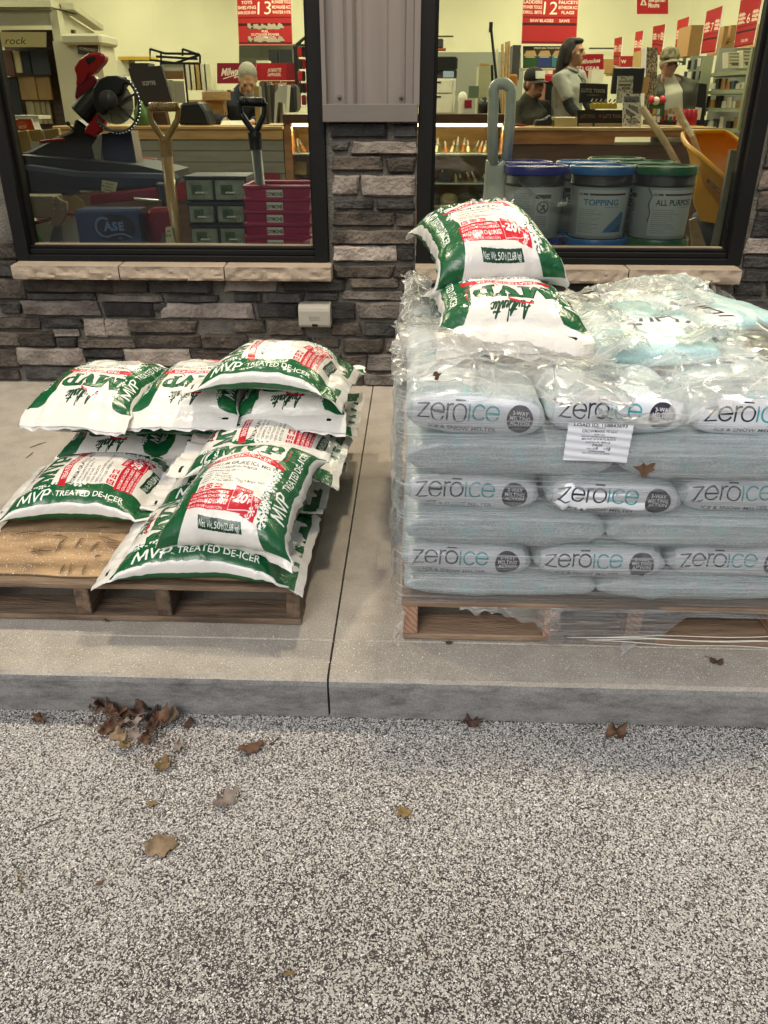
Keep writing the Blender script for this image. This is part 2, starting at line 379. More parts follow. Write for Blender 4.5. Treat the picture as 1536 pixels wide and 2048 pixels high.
for _ in range(8):
    q = np.stack([g.uniform(-2.1, 1.75, 90000), g.uniform(.60, 1.552, 90000)], 1)
    k = np.array([noise.noise(Vector((a*1.6, b*2.2, 2)))*.5+noise.noise(Vector((a*6, b*6, 7)))*.28 for a, b in q[::9]]).repeat(9)
    d = np.clip(.58+k*1.35-.34*np.exp(-((q[:, 0]+.05)/.4)**2-((q[:, 1]-.85)/.25)**2), .10, 1)*np.clip((2.1-np.abs(q[:, 0]+.17))/.5, .1, 1)
    P.append(q[g.uniform(0, 1, len(q)) < d])
P = np.concatenate(P); P = np.concatenate([P, np.full((len(P), 1), -.1252)], 1)
salt('salt_grains', P, .0006, .0022, 1, 'white salt grains strewn over the dark asphalt')
q = np.stack([g.uniform(-1.6, 1.6, 30000), 1.575+np.abs(g.normal(0, .16, 30000))], 1)
q = q[(q[:, 1] < 2.6)][:15000]
salt('scattered_salt', np.concatenate([q, np.full((len(q), 1), .0008)], 1), .0006, .0017, 2, 'fine salt grains scattered along the front of the pavement')

# canopy with recessed lamps, above the frame: it lights the pavement warm and throws the shadows towards the kerb
M_SOFFIT = mat('soffit panel', (.35, .32, .28), .6)
mb = MB(); mb.box(-6, 2.5, 3.0, 6, 3.80, 3.12); can = tag(mb.build('canopy', M_SOFFIT), kind='structure')
M_LAMP = mat('lamp lens', (1, .80, .52), .4, var=0, emit=8)
M_TRIMW = mat('white lamp trim', (.75, .73, .7), .4)
for i, lx in enumerate((-1.55, .12, 1.75)):
    t = thing('recessed_lamp', ('recessed round soffit lamp over the left pallet', 'recessed round soffit lamp over the gap between the pallets', 'recessed round soffit lamp over the right pallet')[i], 'lamp', (lx, 2.75, 2.98), 'lamps in the canopy soffit')
    mb = MB(); mb.lathe([(.13, .0), (.13, .018), (.10, .018), (.10, 0)], (lx, 2.75, 2.981), 28, caps=False); mb.build('trim', M_TRIMW, t)
    mb = MB(); mb.lathe([(.098, .008), (.098, .016)], (lx, 2.75, 2.981), 28); mb.build('lens', M_LAMP, t)
    ld = bpy.data.lights.new('soffit_light', 'AREA'); ld.shape = 'DISK'; ld.size = .18; ld.energy = 27; ld.color = (1, .85, .63)
    lo = bpy.data.objects.new('soffit_light', ld); COL.objects.link(lo); lo.location = (0, 0, -.01); lo.parent = t

# ------------------------------------------------------------------ storefront: stones, sills, windows
WY = 3.81
M_MORTAR = mat('grey mortar', (.092, .085, .072), .9, var=.25, scale=14, bump=.6, bscale=120)
def stone_mat(name, a, b, var):
    return mat(name, a, .85, col2=b, var=var, scale=9, bump=1.0, bscale=55, objvar=.42, spec=.3, detail=8)
MST = {'D': stone_mat('charcoal stone', (.020, .0195, .020), (.052, .049, .047), .3), 'B': stone_mat('brown stone', (.036, .030, .026), (.10, .083, .068), .3),
       'G': stone_mat('grey stone', (.10, .088, .079), (.16, .142, .127), .25), 'L': stone_mat('pale stone', (.14, .119, .104), (.235, .205, .18), .2)}
shop = thing('storefront', 'stone and glass shop front with two black framed windows', 'storefront', (0, WY+.04, 0))
def A_(x0, y0, x1, y1, t): return (x0/3.072, 480+y0/3.072, x1/3.072, 480+y1/3.072, t)
def B_(x0, y0, x1, y1, t): return (450+x0/3.84, 480+y0/3.84, 450+x1/3.84, 480+y1/3.84, t)
def C_(x0, y0, x1, y1, t): return (600+x0/3.657, y0/3.657, 600+x1/3.657, y1/3.657, t)
def D_(x0, y0, x1, y1, t): return (1100+x0/3.523, 480+y0/3.523, 1100+x1/3.523, 480+y1/3.523, t)
def E_(x0, y0, x1, y1, t): return (1136+x0/3.84, 250+y0/3.84, 1136+x1/3.84, 250+y1/3.84, t)
ST = [A_(*a) for a in [(150,236,676,326,'B'),(684,240,900,326,'B'),(906,240,1292,329,'D'),(150,333,580,372,'D'),(610,345,985,385,'G'),(1020,345,1336,385,'D'),(130,380,598,468,'L'),(630,395,930,475,'D'),(938,392,1024,442,'D'),(985,398,1550,486,'L'),
 (0,385,108,457,'D'),(-120,485,225,550,'B'),(248,488,498,545,'D'),(515,492,637,600,'L'),(642,492,784,600,'L'),(790,502,1195,574,'B'),(-120,570,100,658,'B'),(115,570,322,662,'B'),(322,556,472,600,'G'),(340,606,460,661,'D'),(475,620,816,667,'B'),(822,590,1226,667,'B'),(1244,590,1512,672,'B'),
 (-140,672,96,787,'B'),(98,672,506,777,'L'),(498,680,752,728,'D'),(534,738,746,782,'D'),(768,680,1160,784,'L'),(1180,688,1500,778,'B'),(-120,805,102,862,'B'),(150,786,562,864,'D'),(574,798,832,862,'D'),(840,796,1140,862,'B'),
 (-90,240,20,370,'B'),(25,245,140,372,'B'),(-60,10,80,118,'B'),(-60,130,75,232,'D')]]
ST += [B_(*a) for a in [(-4,306,392,402,'G'),(430,308,920,396,'D'),(60,420,276,480,'D'),(320,412,592,488,'D'),(616,412,866,466,'D'),(250,496,562,602,'D'),(60,622,300,720,'B'),(325,624,600,742,'B'),(812,640,1046,742,'B'),(1064,645,1312,742,'D'),(804,494,1002,616,'D'),(1014,488,1380,612,'G'),(894,404,1356,466,'L'),(950,300,1322,372,'B'),
 (1358,330,1500,400,'D'),(834,200,1290,296,'B'),(1296,200,1440,296,'B'),(190,765,645,860,'B'),(668,765,882,832,'B'),(905,765,1206,872,'B'),(1224,765,1480,882,'L'),(1094,890,1400,1016,'G'),(900,890,1076,1012,'B'),(905,1044,1060,1140,'B'),(1064,1040,1400,1126,'G'),(560,880,880,1000,'B'),(500,1020,890,1130,'G'),(100,760,170,860,'B')]]
ST += [C_(*a) for a in [(218,893,642,1006,'D'),(684,916,852,1006,'D'),(228,1034,352,1102,'D'),(374,1036,856,1130,'L'),(228,1142,606,1250,'B'),(630,1153,842,1265,'B'),(240,1285,426,1426,'L'),(444,1285,840,1442,'L'),(240,1466,538,1532,'D'),(556,1464,838,1534,'D'),(238,1555,690,1656,'B'),(698,1562,840,1662,'B'),(238,1688,828,1790,'B'),(242,1804,702,1916,'L'),(708,1818,838,1912,'D')]]
ST += [D_(*a) for a in [(1375,-10,1620,106,'L'),(1362,120,1620,202,'D'),(1366,224,1620,302,'D'),(1308,318,1522,396,'D'),(1530,318,1640,396,'B'),(738,308,1304,402,'G'),(150,308,504,402,'D'),(512,308,732,402,'D'),(560,425,900,512,'B'),(908,424,1302,512,'D'),(1310,424,1620,522,'D'),(1196,534,1350,632,'D'),(800,534,1186,630,'B'),(1364,534,1620,628,'D'),(1308,644,1620,736,'D'),(950,644,1296,736,'B'),(1328,744,1620,842,'G'),(1366,850,1620,962,'D'),(1000,745,1318,842,'D'),(1000,852,1354,962,'B')]]
ST += [E_(*a) for a in [(1512,222,1640,336,'B'),(1482,352,1640,500,'B'),(1460,512,1640,664,'B'),(1420,676,1640,872,'D'),(1540,90,1650,212,'D')]]
def stone(x0, z0, x1, z1, tone, seed, pro=None):
    g = rnd(seed); w, h = x1-x0, z1-z0; nx = max(5, min(13, int(w/.026)))
    pro = pro if pro is not None else g.uniform(.011, .024); off = g.uniform(0, 50); tilt = g.uniform(-.06, .06)
    def pt(u, v):
        j = .012*(noise.noise(Vector((u*w*14, v*h*14+off, off))))
        x = x0+w*u; z = z0+h*v
        if u in (0, 1): x += j*.8+(v-.5)*g_sl[int(u)]
        if v in (0, 1): z += j*.55
        e = min(u*w, (1-u)*w, v*h, (1-v)*h); y = -pro
        y -= noise.noise(Vector((x*13, z*22, off)))*.012+(.5-abs(noise.noise(Vector((x*24+z*9, z*34, off)))))*.012+noise.noise(Vector((x*55, z*60, off)))*.005
        if e < .001: y = -pro*.55
        return Vector((x, WY+.03+y+tilt*(u-.5)*w*.3, z))
    g_sl = (g.uniform(-.014, .014), g.uniform(-.014, .014))
    def cvt(t, n): return 0 if t == 0 else 1 if t == n else t
    mb = MB(); us = [0, .06]+[.06+.88*i/(nx-2) for i in range(1, nx-2)]+[.94, 1]; vsn = [0, .10, .36, .64, .90, 1]
    V = [pt(u, v) for v in vsn for u in us]; n = len(us); fs = [(j*n+i, j*n+i+1, (j+1)*n+i+1, (j+1)*n+i) for j in range(5) for i in range(n-1)]
    ring = list(range(n))+[k*n+n-1 for k in range(1, 6)]+[5*n+i for i in range(n-2, -1, -1)]+[k*n for k in range(4, 0, -1)]
    b = len(V); V += [Vector((V[i].x, WY+.05, V[i].z)) for i in ring]; k = len(ring)
    fs += [(ring[i], b+i, b+(i+1) % k, ring[(i+1) % k]) for i in range(k)]
    mb.add(V, fs); o = mb.build('stone', MST[tone], shop, fix=True, auto=22, smooth=True); return o
done = []
def put(x0, z0, x1, z1, t, s): done.append((x0, z0, x1, z1)); stone(x0, z0, x1, z1, t, s)
for i, (a, b, c, d, t) in enumerate(ST):
    p, q = aty(a, d, WY), aty(c, b, WY); put(p.x+.002, p.z+.001, q.x-.002, q.z-.001, t, i)
g = rnd(77); sd_ = 1000                                                   # stones behind the pallets and past the frame edges
OPEN = [(-1.88, .50, -.385, 3), (-.385, 1.17, .015, 3), (.015, .50, 1.50, 3)]
z = .012
while z < 2.4:
    h = g.uniform(.06, .085); x = -3.2
    while x < 3.2:
        w = g.uniform(.12, .3); r = (x, z, x+w, z+h)
        if not any(r[0] < d[2]+.004 and r[2] > d[0]-.004 and r[1] < d[3]+.003 and r[3] > d[1]-.003 for d in done+OPEN): put(*r, g.choice('DDBBBGL'), sd_); sd_ += 1
        x += w*.5+.012 if any(r[0] < d[2] and r[2] > d[0] and r[1] < d[3] and r[3] > d[1] for d in done[:-1]+OPEN) else w+.012
    z += h+.010
mb = MB()
for (x0, x1, z0, z1) in [(-6, -1.87, -.2, 2.45), (1.49, 6, -.2, 2.45), (-1.87, -.395, -.2, .60), (.005, 1.49, -.2, .60), (-.395, .005, -.2, 1.25)]: mb.box(x0, WY+.035, z0, x1, WY+.20, z1)
mb.build('wall', M_MORTAR, shop)
M_SIDING = mat('taupe metal siding', (.118, .104, .096), .5, var=.08, scale=3, spec=.45, stretch=(6, 6, .5), rvar=.1)
M_TAUPE = mat('taupe metal trim', (.085, .076, .068), .5, var=.08, scale=4)
mb = MB(); mb.box(-6, WY+.02, 2.451, 6, WY+.2, 3.3); mb.build('upper_wall', M_SIDING, shop)
# siding panel over the pillar
mb = MB(); prof = [(-.402, .0), (-.385, .0), (-.380, .030), (-.310, .030), (-.300, .018), (-.292, .012), (-.272, .012), (-.264, .018), (-.255, .030), (-.235, .030), (-.225, .034), (-.215, .030), (-.13, .030), (-.125, .033), (-.12, .030), (-.055, .030), (-.048, .016), (-.020, .016), (-.014, 0), (.010, 0)]
vs = [(x, WY+d, z) for z in (1.245, 2.45) for x, d in prof]; k = len(prof); mb.add(vs, [(i, i+1, k+i+1, k+i) for i in range(k-1)]); pan = mb.build('siding_panel', M_SIDING, shop)
mb = MB(); mb.box(-.398, WY+.04, 1.24, .006, WY+.19, 2.45); mb.build('pillar_core', M_TAUPE, shop)
for sx in (-.332, -.068):
    mb = MB(); mb.cyl((sx, WY+.034, 1.278), (sx, WY+.020, 1.278), .0085, .0085, 10); mb.ell((sx, WY+.020, 1.278), (.006, .006, .006), 8, 5); mb.build('screw', mat('screw', (.12, .11, .1), .4, .6) if sx < -.2 else bpy.data.materials['screw'], pan)
mb = MB(); mb.box(-.401, WY-.022, 1.182, .004, WY+.05, 1.252); mb.build('flashing', M_TAUPE, shop, bev=.003)
# sills
M_SILL = mat('cast stone sill', (.30, .245, .185), .8, var=.1, scale=7, bump=.25, bscale=90)
def sill(x0, x1, seed):
    y0, zt, th = WY-.078, .588, .062; nx = int((x1-x0)/.012); nz = 6; mb = MB(); off = seed*9.3
    def fr(u, v):
        x = x0+(x1-x0)*u; e = min(1, min(u, 1-u)*(x1-x0)/.006)
        a = noise.cell(Vector((x*22+noise.noise(Vector((x*30, v*4, off)))*.8, v*2.2+.4*noise.noise(Vector((x*18, 0, off))), off)))
        d = (abs(noise.noise(Vector((x*26, v*2.6, off))))*.016+a*.004)*(0 if v > .99 else 1)
        return Vector((x, y0+d*e+(.008 if v == 0 else 0), zt-th+th*v))
    mb.grid(fr, nx, nz)
    def tp(u, v): f = fr(u, 1); return Vector((f.x, f.y+(WY+.02-f.y)*v, zt+.006*v))
    mb.grid(tp, nx, 2)
    for u in (0, 1):
        vs = [fr(u, v/nz) for v in range(nz+1)]+[Vector((x0+(x1-x0)*u, WY+.02, zt+.006)), Vector((x0+(x1-x0)*u, WY+.02, zt-th))]; mb.add(vs, [tuple(range(len(vs)))])
    mb.add([fr(0, 0), fr(1, 0), Vector((x1, WY+.03, zt-th)), Vector((x0, WY+.03, zt-th))], [(0, 1, 2, 3)])
    mb.hasuv = False; return mb.build('sill_stone', M_SILL, shop, auto=35, smooth=True)
sx = [aty(a, 545, WY-.07).x for a in (24, 239, 449, 663)]
for i in range(3): sill(sx[i]+.003, sx[i+1]-.003, i)
sx = [aty(a, 545, WY-.07).x for a in (829, 1043, 1257, 1484)]
for i in range(3): sill(sx[i]+.003, sx[i+1]-.003, i+5)
# windows
M_BLACK = mat('black window metal', (.006, .006, .006), .5, var=.1, spec=.12)
M_LITSTRIP = mat('interior lit tan strip', (.28, .23, .15), .4, .3)  # tan of the interior light on the ledge is put into the colour
def glass_mat():
    m, n, out = nodes('shop window glass'); L = n.links.new
    t = N(n, 'ShaderNodeBsdfTransparent'); t.inputs[0].default_value = (.80, .83, .80, 1); gl = N(n, 'ShaderNodeBsdfGlossy'); gl.inputs['Roughness'].default_value = .012; gl.inputs[0].default_value = (1, 1, 1, 1)
    fr = N(n, 'ShaderNodeFresnel'); fr.inputs[0].default_value = 1.40; mx = N(n, 'ShaderNodeMixShader'); L(fr.outputs[0], mx.inputs[0]); L(t.outputs[0], mx.inputs[1]); L(gl.outputs[0], mx.inputs[2]); L(mx.outputs[0], out.inputs[0]); return m
M_GLASS = glass_mat()
for x0, x1 in ((-1.868, -.397), (.007, 1.488)):
    w = bpy.data.objects.new('window', None); COL.objects.link(w); w.parent = shop; WO[w.name] = Vector(((x0+x1)/2, WY, .6)); w.location = WO[w.name]-_wo(shop)
    f = .062; mb = MB(); za, zb = .594, 2.45
    for (a, b, c, d) in [(x0, za, x0+f, zb), (x1-f, za, x1, zb), (x0+f, za, x1-f, za+.028), (x0+f, zb-f, x1-f, zb)]: mb.box(a, WY+.012, b, c, WY+.115, d)
    mb.box(x0+f, WY+.030, za+.029, x1-f, WY+.115, za+.052); mb.box(x0+f, WY+.046, za+.053, x1-f, WY+.115, za+.066)
    mb.box(x0+f-.001, WY+.06, za+.05, x0+f+.016, WY+.11, zb-.06); mb.box(x1-f-.016, WY+.06, za+.05, x1-f+.001, WY+.11, zb-.06)
    mb.build('frame', M_BLACK, w, bev=.003)
    mb = MB(); mb.box(x0+f+.017, WY+.060, za+.0675, x1-f-.017, WY+.085, za+.073); mb.build('glazing_strip', M_LITSTRIP, w)
    mb = MB(); mb.box(x0+f+.001, WY+.088, za+.062, x1-f-.001, WY+.094, zb-.05); mb.build('pane', M_GLASS, w, fix=False)
# outlet cover on the wall
M_BOX = mat('grey plastic', (.25, .24, .205), .5, var=.05, bump=.05)
p, q = aty(598, 655, WY-.05), aty(660, 610, WY-.05)
t = thing('outlet_cover', 'grey plastic weatherproof outlet cover on the stone wall', 'outlet cover', ((p.x+q.x)/2, WY, p.z))
mb = MB(); x0, x1, z0, z1 = p.x, q.x, p.z, q.z; yb = WY+.03
prof = [(yb, z0), (yb-.075, z0), (yb-.085, z0+.012), (yb-.085, z1-.03), (yb-.080, z1-.012), (yb-.066, z1-.002), (yb-.055, z1), (yb, z1)]
mb.prism([(a, b) for a, b in prof], (x0, 0, 0), (0, 1, 0), (0, 0, 1), (x1-x0, 0, 0)); mb.build('lid', M_BOX, t, bev=.004, seg=2)
for k, wv in ((.5, .05), (.44, .036), (.38, .05)):
    mb = MB(); zc = z0+(z1-z0)*k; mb.box((x0+x1)/2-wv/2, yb-.0875, zc-.002, (x0+x1)/2+wv/2, yb-.084, zc+.002); mb.build('ridge', M_BOX, t)
mb = MB(); mb.box((x0+x1)/2-.012, yb-.0866, z0+.006, (x0+x1)/2+.014, yb-.07, z0+.018); mb.build('latch', M_BLACK, t)
# ------------------------------------------------------------------ pallets
M_WOOD = mat('weathered pallet wood', (.10, .066, .042), .8, col2=(.21, .145, .095), var=.3, scale=5, stretch=(1.2, 9, 9), bump=.5, bscale=30, objvar=.25)
M_WOODY = mat('weathered pallet timber', (.075, .047, .030), .8, col2=(.17, .115, .074), var=.3, scale=5, stretch=(9, 1.2, 9), bump=.5, bscale=30, objvar=.25)
M_PINE = mat('fresh pallet pine', (.22, .145, .09), .75, col2=(.34, .235, .155), var=.2, scale=5, stretch=(1.2, 9, 9), bump=.4, bscale=30, objvar=.15)
def end_grain(name, c1, c2):
    m, n, out = nodes(name); p = n.nodes.new('ShaderNodeBsdfPrincipled'); L = n.links.new; v = coords(n)
    wv = N(n, 'ShaderNodeTexWave', wave_type='RINGS', rings_direction='Y'); wv.inputs['Scale'].default_value = 26; wv.inputs['Distortion'].default_value = 5; wv.inputs['Detail'].default_value = 3; L(v, wv.inputs['Vector'])
    r = ramp(n, wv.outputs['Fac'], [(0, c1), (1, c2)]); L(r.outputs[0], p.inputs['Base Color']); p.inputs['Roughness'].default_value = .85; L(p.outputs[0], out.inputs[0]); return m
M_PINEY = end_grain('sawn pine end', (.25, .135, .085), (.38, .23, .155))
def plank(t, x0, y0, z0, x1, y1, z1, m, seed, name='plank'):
    g = rnd(seed); n = 8; mb = MB(); along = 0 if x1-x0 > y1-y0 else 1
    def co(u, a, b):
        j = lambda k: noise.noise(Vector((u*6, k*3.3, seed*7.1)))*.004
        w = (z1-z0)
        if along == 0: return Vector((x0+(x1-x0)*u+(j(9)*1.5 if u in (0, 1) else 0), y0+(y1-y0)*a+j(a), z0+w*b+j(5)*.5))
        return Vector((x0+(x1-x0)*a+j(a), y0+(y1-y0)*u+(j(9)*1.5 if u in (0, 1) else 0), z0+w*b+j(5)*.5))
    V = []; F = []
    for i in range(n+1):
        for a, b in ((0, 0), (1, 0), (1, 1), (0, 1)): V.append(co(i/n, a, b))
    for i in range(n):
        for k in range(4): F.append((i*4+k, i*4+(k+1) % 4, i*4+4+(k+1) % 4, i*4+4+k))
    F += [(3, 2, 1, 0), tuple(n*4+k for k in range(4))]
    mb.add(V, F); return mb.build(name, m, t, bev=.0025)
def pallet(name, label, x0, x1, y0, y1, strs, mtop, mstr, seed, ragged=0, front=None):
    t = thing(name, label, 'pallet', ((x0+x1)/2, (y0+y1)/2, 0), 'wooden pallets on the pavement'); g = rnd(seed)
    y = y0; k = 0
    while y < y1-.05:
        w = .125 if k in (0,) else .088; plank(t, x0-g.uniform(0, ragged), y, .106, x1+g.uniform(-ragged, ragged*.3), min(y+w, y1), .122, mtop, seed+k); y += w+.042; k += 1
    for yy in (y0, (y0+y1)/2-.05, y1-.1): plank(t, x0, yy+.003, .004, x1-.004, yy+.1, .020, mtop, seed+30+int(yy*10))
    for i, sx in enumerate(strs): plank(t, sx-.019, y0+.004, .0215, sx+.019, y1-.004, .1045, mstr, seed+60+i, 'stringer')
    return t
LP = (-1.215, -.285, 1.765, 2.86); RP = (-.016, .990, 1.712, 2.74)
pallet('pallet', 'weathered brown wooden pallet under the white and green bags', *LP[:2], *LP[2:], (-.306, -.655, -.875, -1.195), M_WOOD, M_WOODY, 10, .012)
pallet('pallet', 'pale wooden pallet under the stretch wrapped clear bags', *RP[:2], *RP[2:], (.006, .368, .578, .955), M_PINE, M_PINEY, 40, .004)
# cardboard sheet on the left pallet
M_CARD = mat('worn cardboard', (.24, .15, .075), .85, col2=(.46, .31, .165), var=.3, scale=7, bump=.12, bscale=40, stretch=(1, 2.5, 1))
M_CARDE = mat('torn cardboard edge', (.16, .10, .05), .9)
t = thing('cardboard_sheet', 'worn brown cardboard sheet with dark tears lying on the left pallet', 'cardboard', (-.8, 2.2, .123))
def cs(u, v):
    x = -1.205+(.875)*u; y = 1.80+1.0*v+.012*noise.noise(Vector((x*5, 1, 4)))*(v < .01)
    b = .001*max(0, noise.noise(Vector((x*4.2, y*5, 2))))+(.007*max(0, noise.noise(Vector((x*2.6+3, 2, 2)))) if v < .08 else 0)
    return Vector((x, y+(-.02*abs(noise.noise(Vector((x*3.1, 7, 1)))) if v == 0 else 0), .1275+b))
mb = MB(); mb.grid(cs, 60, 40); mb.grid(lambda u, v: cs(u, 0)+Vector((0, 0, -.004*v)), 60, 1, m=1); mb.hasuv = False; mb.build('sheet', [M_CARD, M_CARDE], t, smooth=True)
g = rnd(4); mb = MB()
for (ax, ay, bx, by) in [(65, 1098, 82, 1110), (105, 1072, 135, 1075), (112, 1103, 130, 1078), (150, 1096, 166, 1076), (180, 1102, 200, 1084), (196, 1073, 240, 1086), (205, 1082, 252, 1104), (120, 1148, 130, 1128), (138, 1150, 143, 1128), (165, 1150, 172, 1130), (190, 1116, 200, 1112), (20, 1070, 90, 1062), (60, 1105, 100, 1102), (190, 1056, 215, 1054)]:
    p, q = atz(ax, ay, .131), atz(bx, by, .131); d = (q-p); pts = [p+d*k/5+Vector((noise.noise(Vector((k*.9, ax, 0)))*.008, noise.noise(Vector((k*.9, ay, 5)))*.008, .001+.004*math.sin(math.pi*k/5))) for k in range(6)]
    mb.tube(pts, [.0008, .002, .003, .003, .002, .0008], 5)
tag(mb.build('tears', M_CARDE, t), kind='stuff')
q = np.random.default_rng(8); n = 900; P = np.stack([q.uniform(-1.2, -.80, n), q.uniform(1.79, 2.06, n)], 1); P = np.array([(a, b, cs((a+1.205)/.875, (b-1.8))[2]+.001) for a, b in P])
o = salt('salt_on_cardboard', P, .0007, .002, 9); o.parent = t; o.location = -_wo(t)

# ------------------------------------------------------------------ bag artwork
GR, GD, RD, DK = (16, 92, 50), (20, 62, 38), (200, 28, 48), (44, 52, 46)
BL, BW, BT = .545, .375, .132
def script_word(c, x, y, h, ang, col, wd):
    L = [[(.0, .05), (.12, .0), (.3, .35), (.5, .95), (.56, 1.0), (.54, .6), (.56, .1), (.62, .0)], [(.22, .42), (.4, .5), (.62, .42)],
         [(.62, .02), (.7, .3), (.73, .42), (.71, .1), (.78, .0), (.88, .2), (.94, .42), (.92, .1), (.97, 0), (1.03, .1)],
         [(1.03, .1), (1.16, .55), (1.24, .85), (1.18, .3), (1.17, .04), (1.24, 0), (1.3, .1)], [(1.06, .58), (1.36, .62)],
         [(1.3, .02), (1.42, .5), (1.52, .92), (1.54, 1.02), (1.47, .95), (1.38, .4), (1.34, .0), (1.4, .28), (1.5, .42), (1.52, .3), (1.5, .05), (1.56, .0), (1.62, .12)],
         [(1.6, .18), (1.7, .26), (1.76, .38), (1.7, .44), (1.63, .3), (1.65, .05), (1.74, .0), (1.84, .1)],
         [(1.84, .0), (1.92, .42), (1.9, .1), (1.9, 0), (1.96, .3), (2.04, .42), (2.06, .3), (2.04, .05), (2.1, 0), (2.16, .12)],
         [(2.16, .1), (2.28, .55), (2.36, .85), (2.3, .3), (2.29, .04), (2.36, 0), (2.42, .1)], [(2.18, .58), (2.48, .62)],
         [(2.42, .1), (2.5, .42), (2.48, .1), (2.53, 0), (2.6, .12)], [(2.54, .6), (2.56, .64)], [(2.8, .36), (2.76, .43), (2.68, .38), (2.63, .2), (2.67, .02), (2.76, .0), (2.86, .12)]]
    ca, sa = math.cos(ang), math.sin(ang)
    for s in L:
        pts = [((px_-1.43)*h+py*h*.28, (py-.4)*h) for px_, py in spline(s, 5)]
        c.stroke([(x+a*ca-b*sa, y+a*sa+b*ca) for a, b in pts], wd, col)
def flake(c, x, y, r, col=(250, 252, 250)):
    for k in range(6):
        a = R(60*k+17); c.stroke([(x, y), (x+r*math.cos(a), y+r*math.sin(a))], r*.2, col)
        for f in (.5, .78):
            bx, by = x+r*f*math.cos(a), y+r*f*math.sin(a)
            for d in (-.8, .8): c.stroke([(bx, by), (bx+r*.3*math.cos(a+d), by+r*.3*math.sin(a+d))], r*.16, col)
def mvp_s(c, x, y, rot):
    ca, sa = math.cos(rot), math.sin(rot)
    for L in ([(-.052, -.017), (-.046, .017), (-.034, -.012), (-.020, .018), (-.016, -.017)], [(-.008, .017), (.002, -.017), (.018, .017)], [(.022, -.017), (.027, .017)], [(.020, .016), (.038, .018), (.046, .010), (.040, .0), (.025, -.002)]):
        c.stroke([(x+a*ca-b*sa, y+a*sa+b*ca) for a, b in L], .0058, (250, 250, 248))
def mvp_art(per):
    c = Canvas(per, BL, 1500, (238, 236, 230)); q = per/4; H2 = BL/2; e = H2-.075
    for s in (-1, 1):                                        # green gussets
        X = lambda a: s*a
        a0, a1 = .110, q-.030
        pts = [(X(a0+.012), e+.012), (X(a0), e-.03)]+[(X(a0+.004*math.sin(k*.9)), e-.03-(2*e-.06)*k/14) for k in range(1, 14)]+[(X(a0), -e+.005), (X(a0+.01), -e-.045), (X(a1), -e-.056), (X(a1), e+.026)]
        c.poly(pts, GR)
        c.rect(*sorted((X(a1+.036), X(per/2))), 0, 0, GR) if False else c.poly([(X(a1+.034), -e-.055), (X(per/2), -e-.055), (X(per/2), e+.02), (X(a1+.034), e+.02)], GR)
        c.poly([(X(per/2-.13), -e-.03), (X(per/2), -e-.03), (X(per/2), e+.03), (X(per/2-.13), e+.03)], (238, 236, 230))
        gg = rnd(3+s)
        for k in range(34):                                     # lighter brushed streaks in the green
            y = gg.uniform(-e, e); x = X(gg.uniform(a0+.02, a1-.004)); c.stroke([(x, y), (x+gg.uniform(-.012, .012), y+gg.uniform(.004, .02))], .0011, (60, 130, 84))
        for k in range(11):
            y = (e-.012-.020*k) if s < 0 else (-e+.012+.020*k); flake(c, X(a0+gg.uniform(-.006, .012)), y, gg.uniform(.011, .019))
        rot = -math.pi/2 if s < 0 else math.pi/2
        tx = X(q-.060)
        if s < 0: mvp_s(c, tx, .115, rot); c.text('TREATED DE-ICER', tx-.003*s, -.055, .021, (250, 250, 248), rot, .012, sx=1.02, fit=.215)
        else: mvp_s(c, tx, -.115, rot); c.text('TREATED DE-ICER', tx, .06, .021, (250, 250, 248), rot, .012, fit=.215)
    # front
    script_word(c, .0, .182, .040, R(4), GD, .0042)
    for dx in (-.105, .0, .105): pass
    y0, hh = .082, .066
    def stem(x, y, w, h): return [(x, y), (x+w, y), (x+w, y+h), (x, y+h)]
    def M(x): return [(x, 0), (x+.030, 0), (x+.030, .010), (x+.023, .010), (x+.023, .044), (x+.041, 0), (x+.050, 0), (x+.068, .044), (x+.068, .010), (x+.061, .010), (x+.061, 0), (x+.094, 0), (x+.094, .010), (x+.087, .010), (x+.087, .056), (x+.094, .056), (x+.094, .066), (x+.064, .066), (x+.047, .026), (x+.030, .066), (x, .066), (x, .056), (x+.008, .056), (x+.008, .010), (x, .010)]
    def V(x): return [(x, .066), (x, .056), (x+.006, .056), (x+.028, 0), (x+.042, 0), (x+.064, .056), (x+.070, .056), (x+.070, .066), (x+.042, .066), (x+.042, .056), (x+.048, .056), (x+.037, .024), (x+.024, .056), (x+.030, .056), (x+.030, .066)]
    def Pp(x): return [(x, 0), (x+.032, 0), (x+.032, .010), (x+.025, .010), (x+.025, .022), (x+.042, .022), (x+.058, .028), (x+.064, .044), (x+.058, .060), (x+.044, .066), (x, .066), (x, .056), (x+.008, .056), (x+.008, .010), (x, .010)]
    for f, x in ((M, -.122), (V, -.030), (Pp, .042)):
        p = [(a, b+y0+.004*math.cos(a*14)) for a, b in f(x)]; c.poly(p, (34, 104, 62)); c.stroke(p, .0028, (20, 50, 32), True)
    p = [(a, b+y0) for a, b in [(.067, .032), (.080, .032), (.088, .037), (.088, .050), (.080, .056), (.067, .056)]]; c.poly(p, (238, 236, 230)); c.stroke(p, .0024, (20, 50, 32), True)
    c.stroke(arc(.075, .120, .05, -150, 30, 24, .062), .0034, RD); c.stroke(arc(-.045, .150, .05, 20, 100, 12, .02), .006, RD)
    ay = lambda x: .058-.9*x*x
    c.poly([(x*.01, ay(x*.01)+.0125) for x in range(-13, 14)]+[(x*.01, ay(x*.01)-.0125) for x in range(13, -14, -1)], RD)
    c.text('TREATED DE-ICER', 0, 0, .0155, (250, 250, 248), 0, .015, fit=.22, warp=lambda a, b: (a, b+ay(a)))
    c.text('PREMIUM GRADE ICE MELT', -.002, .018, .0145, DK, 0, .008, fit=.225)
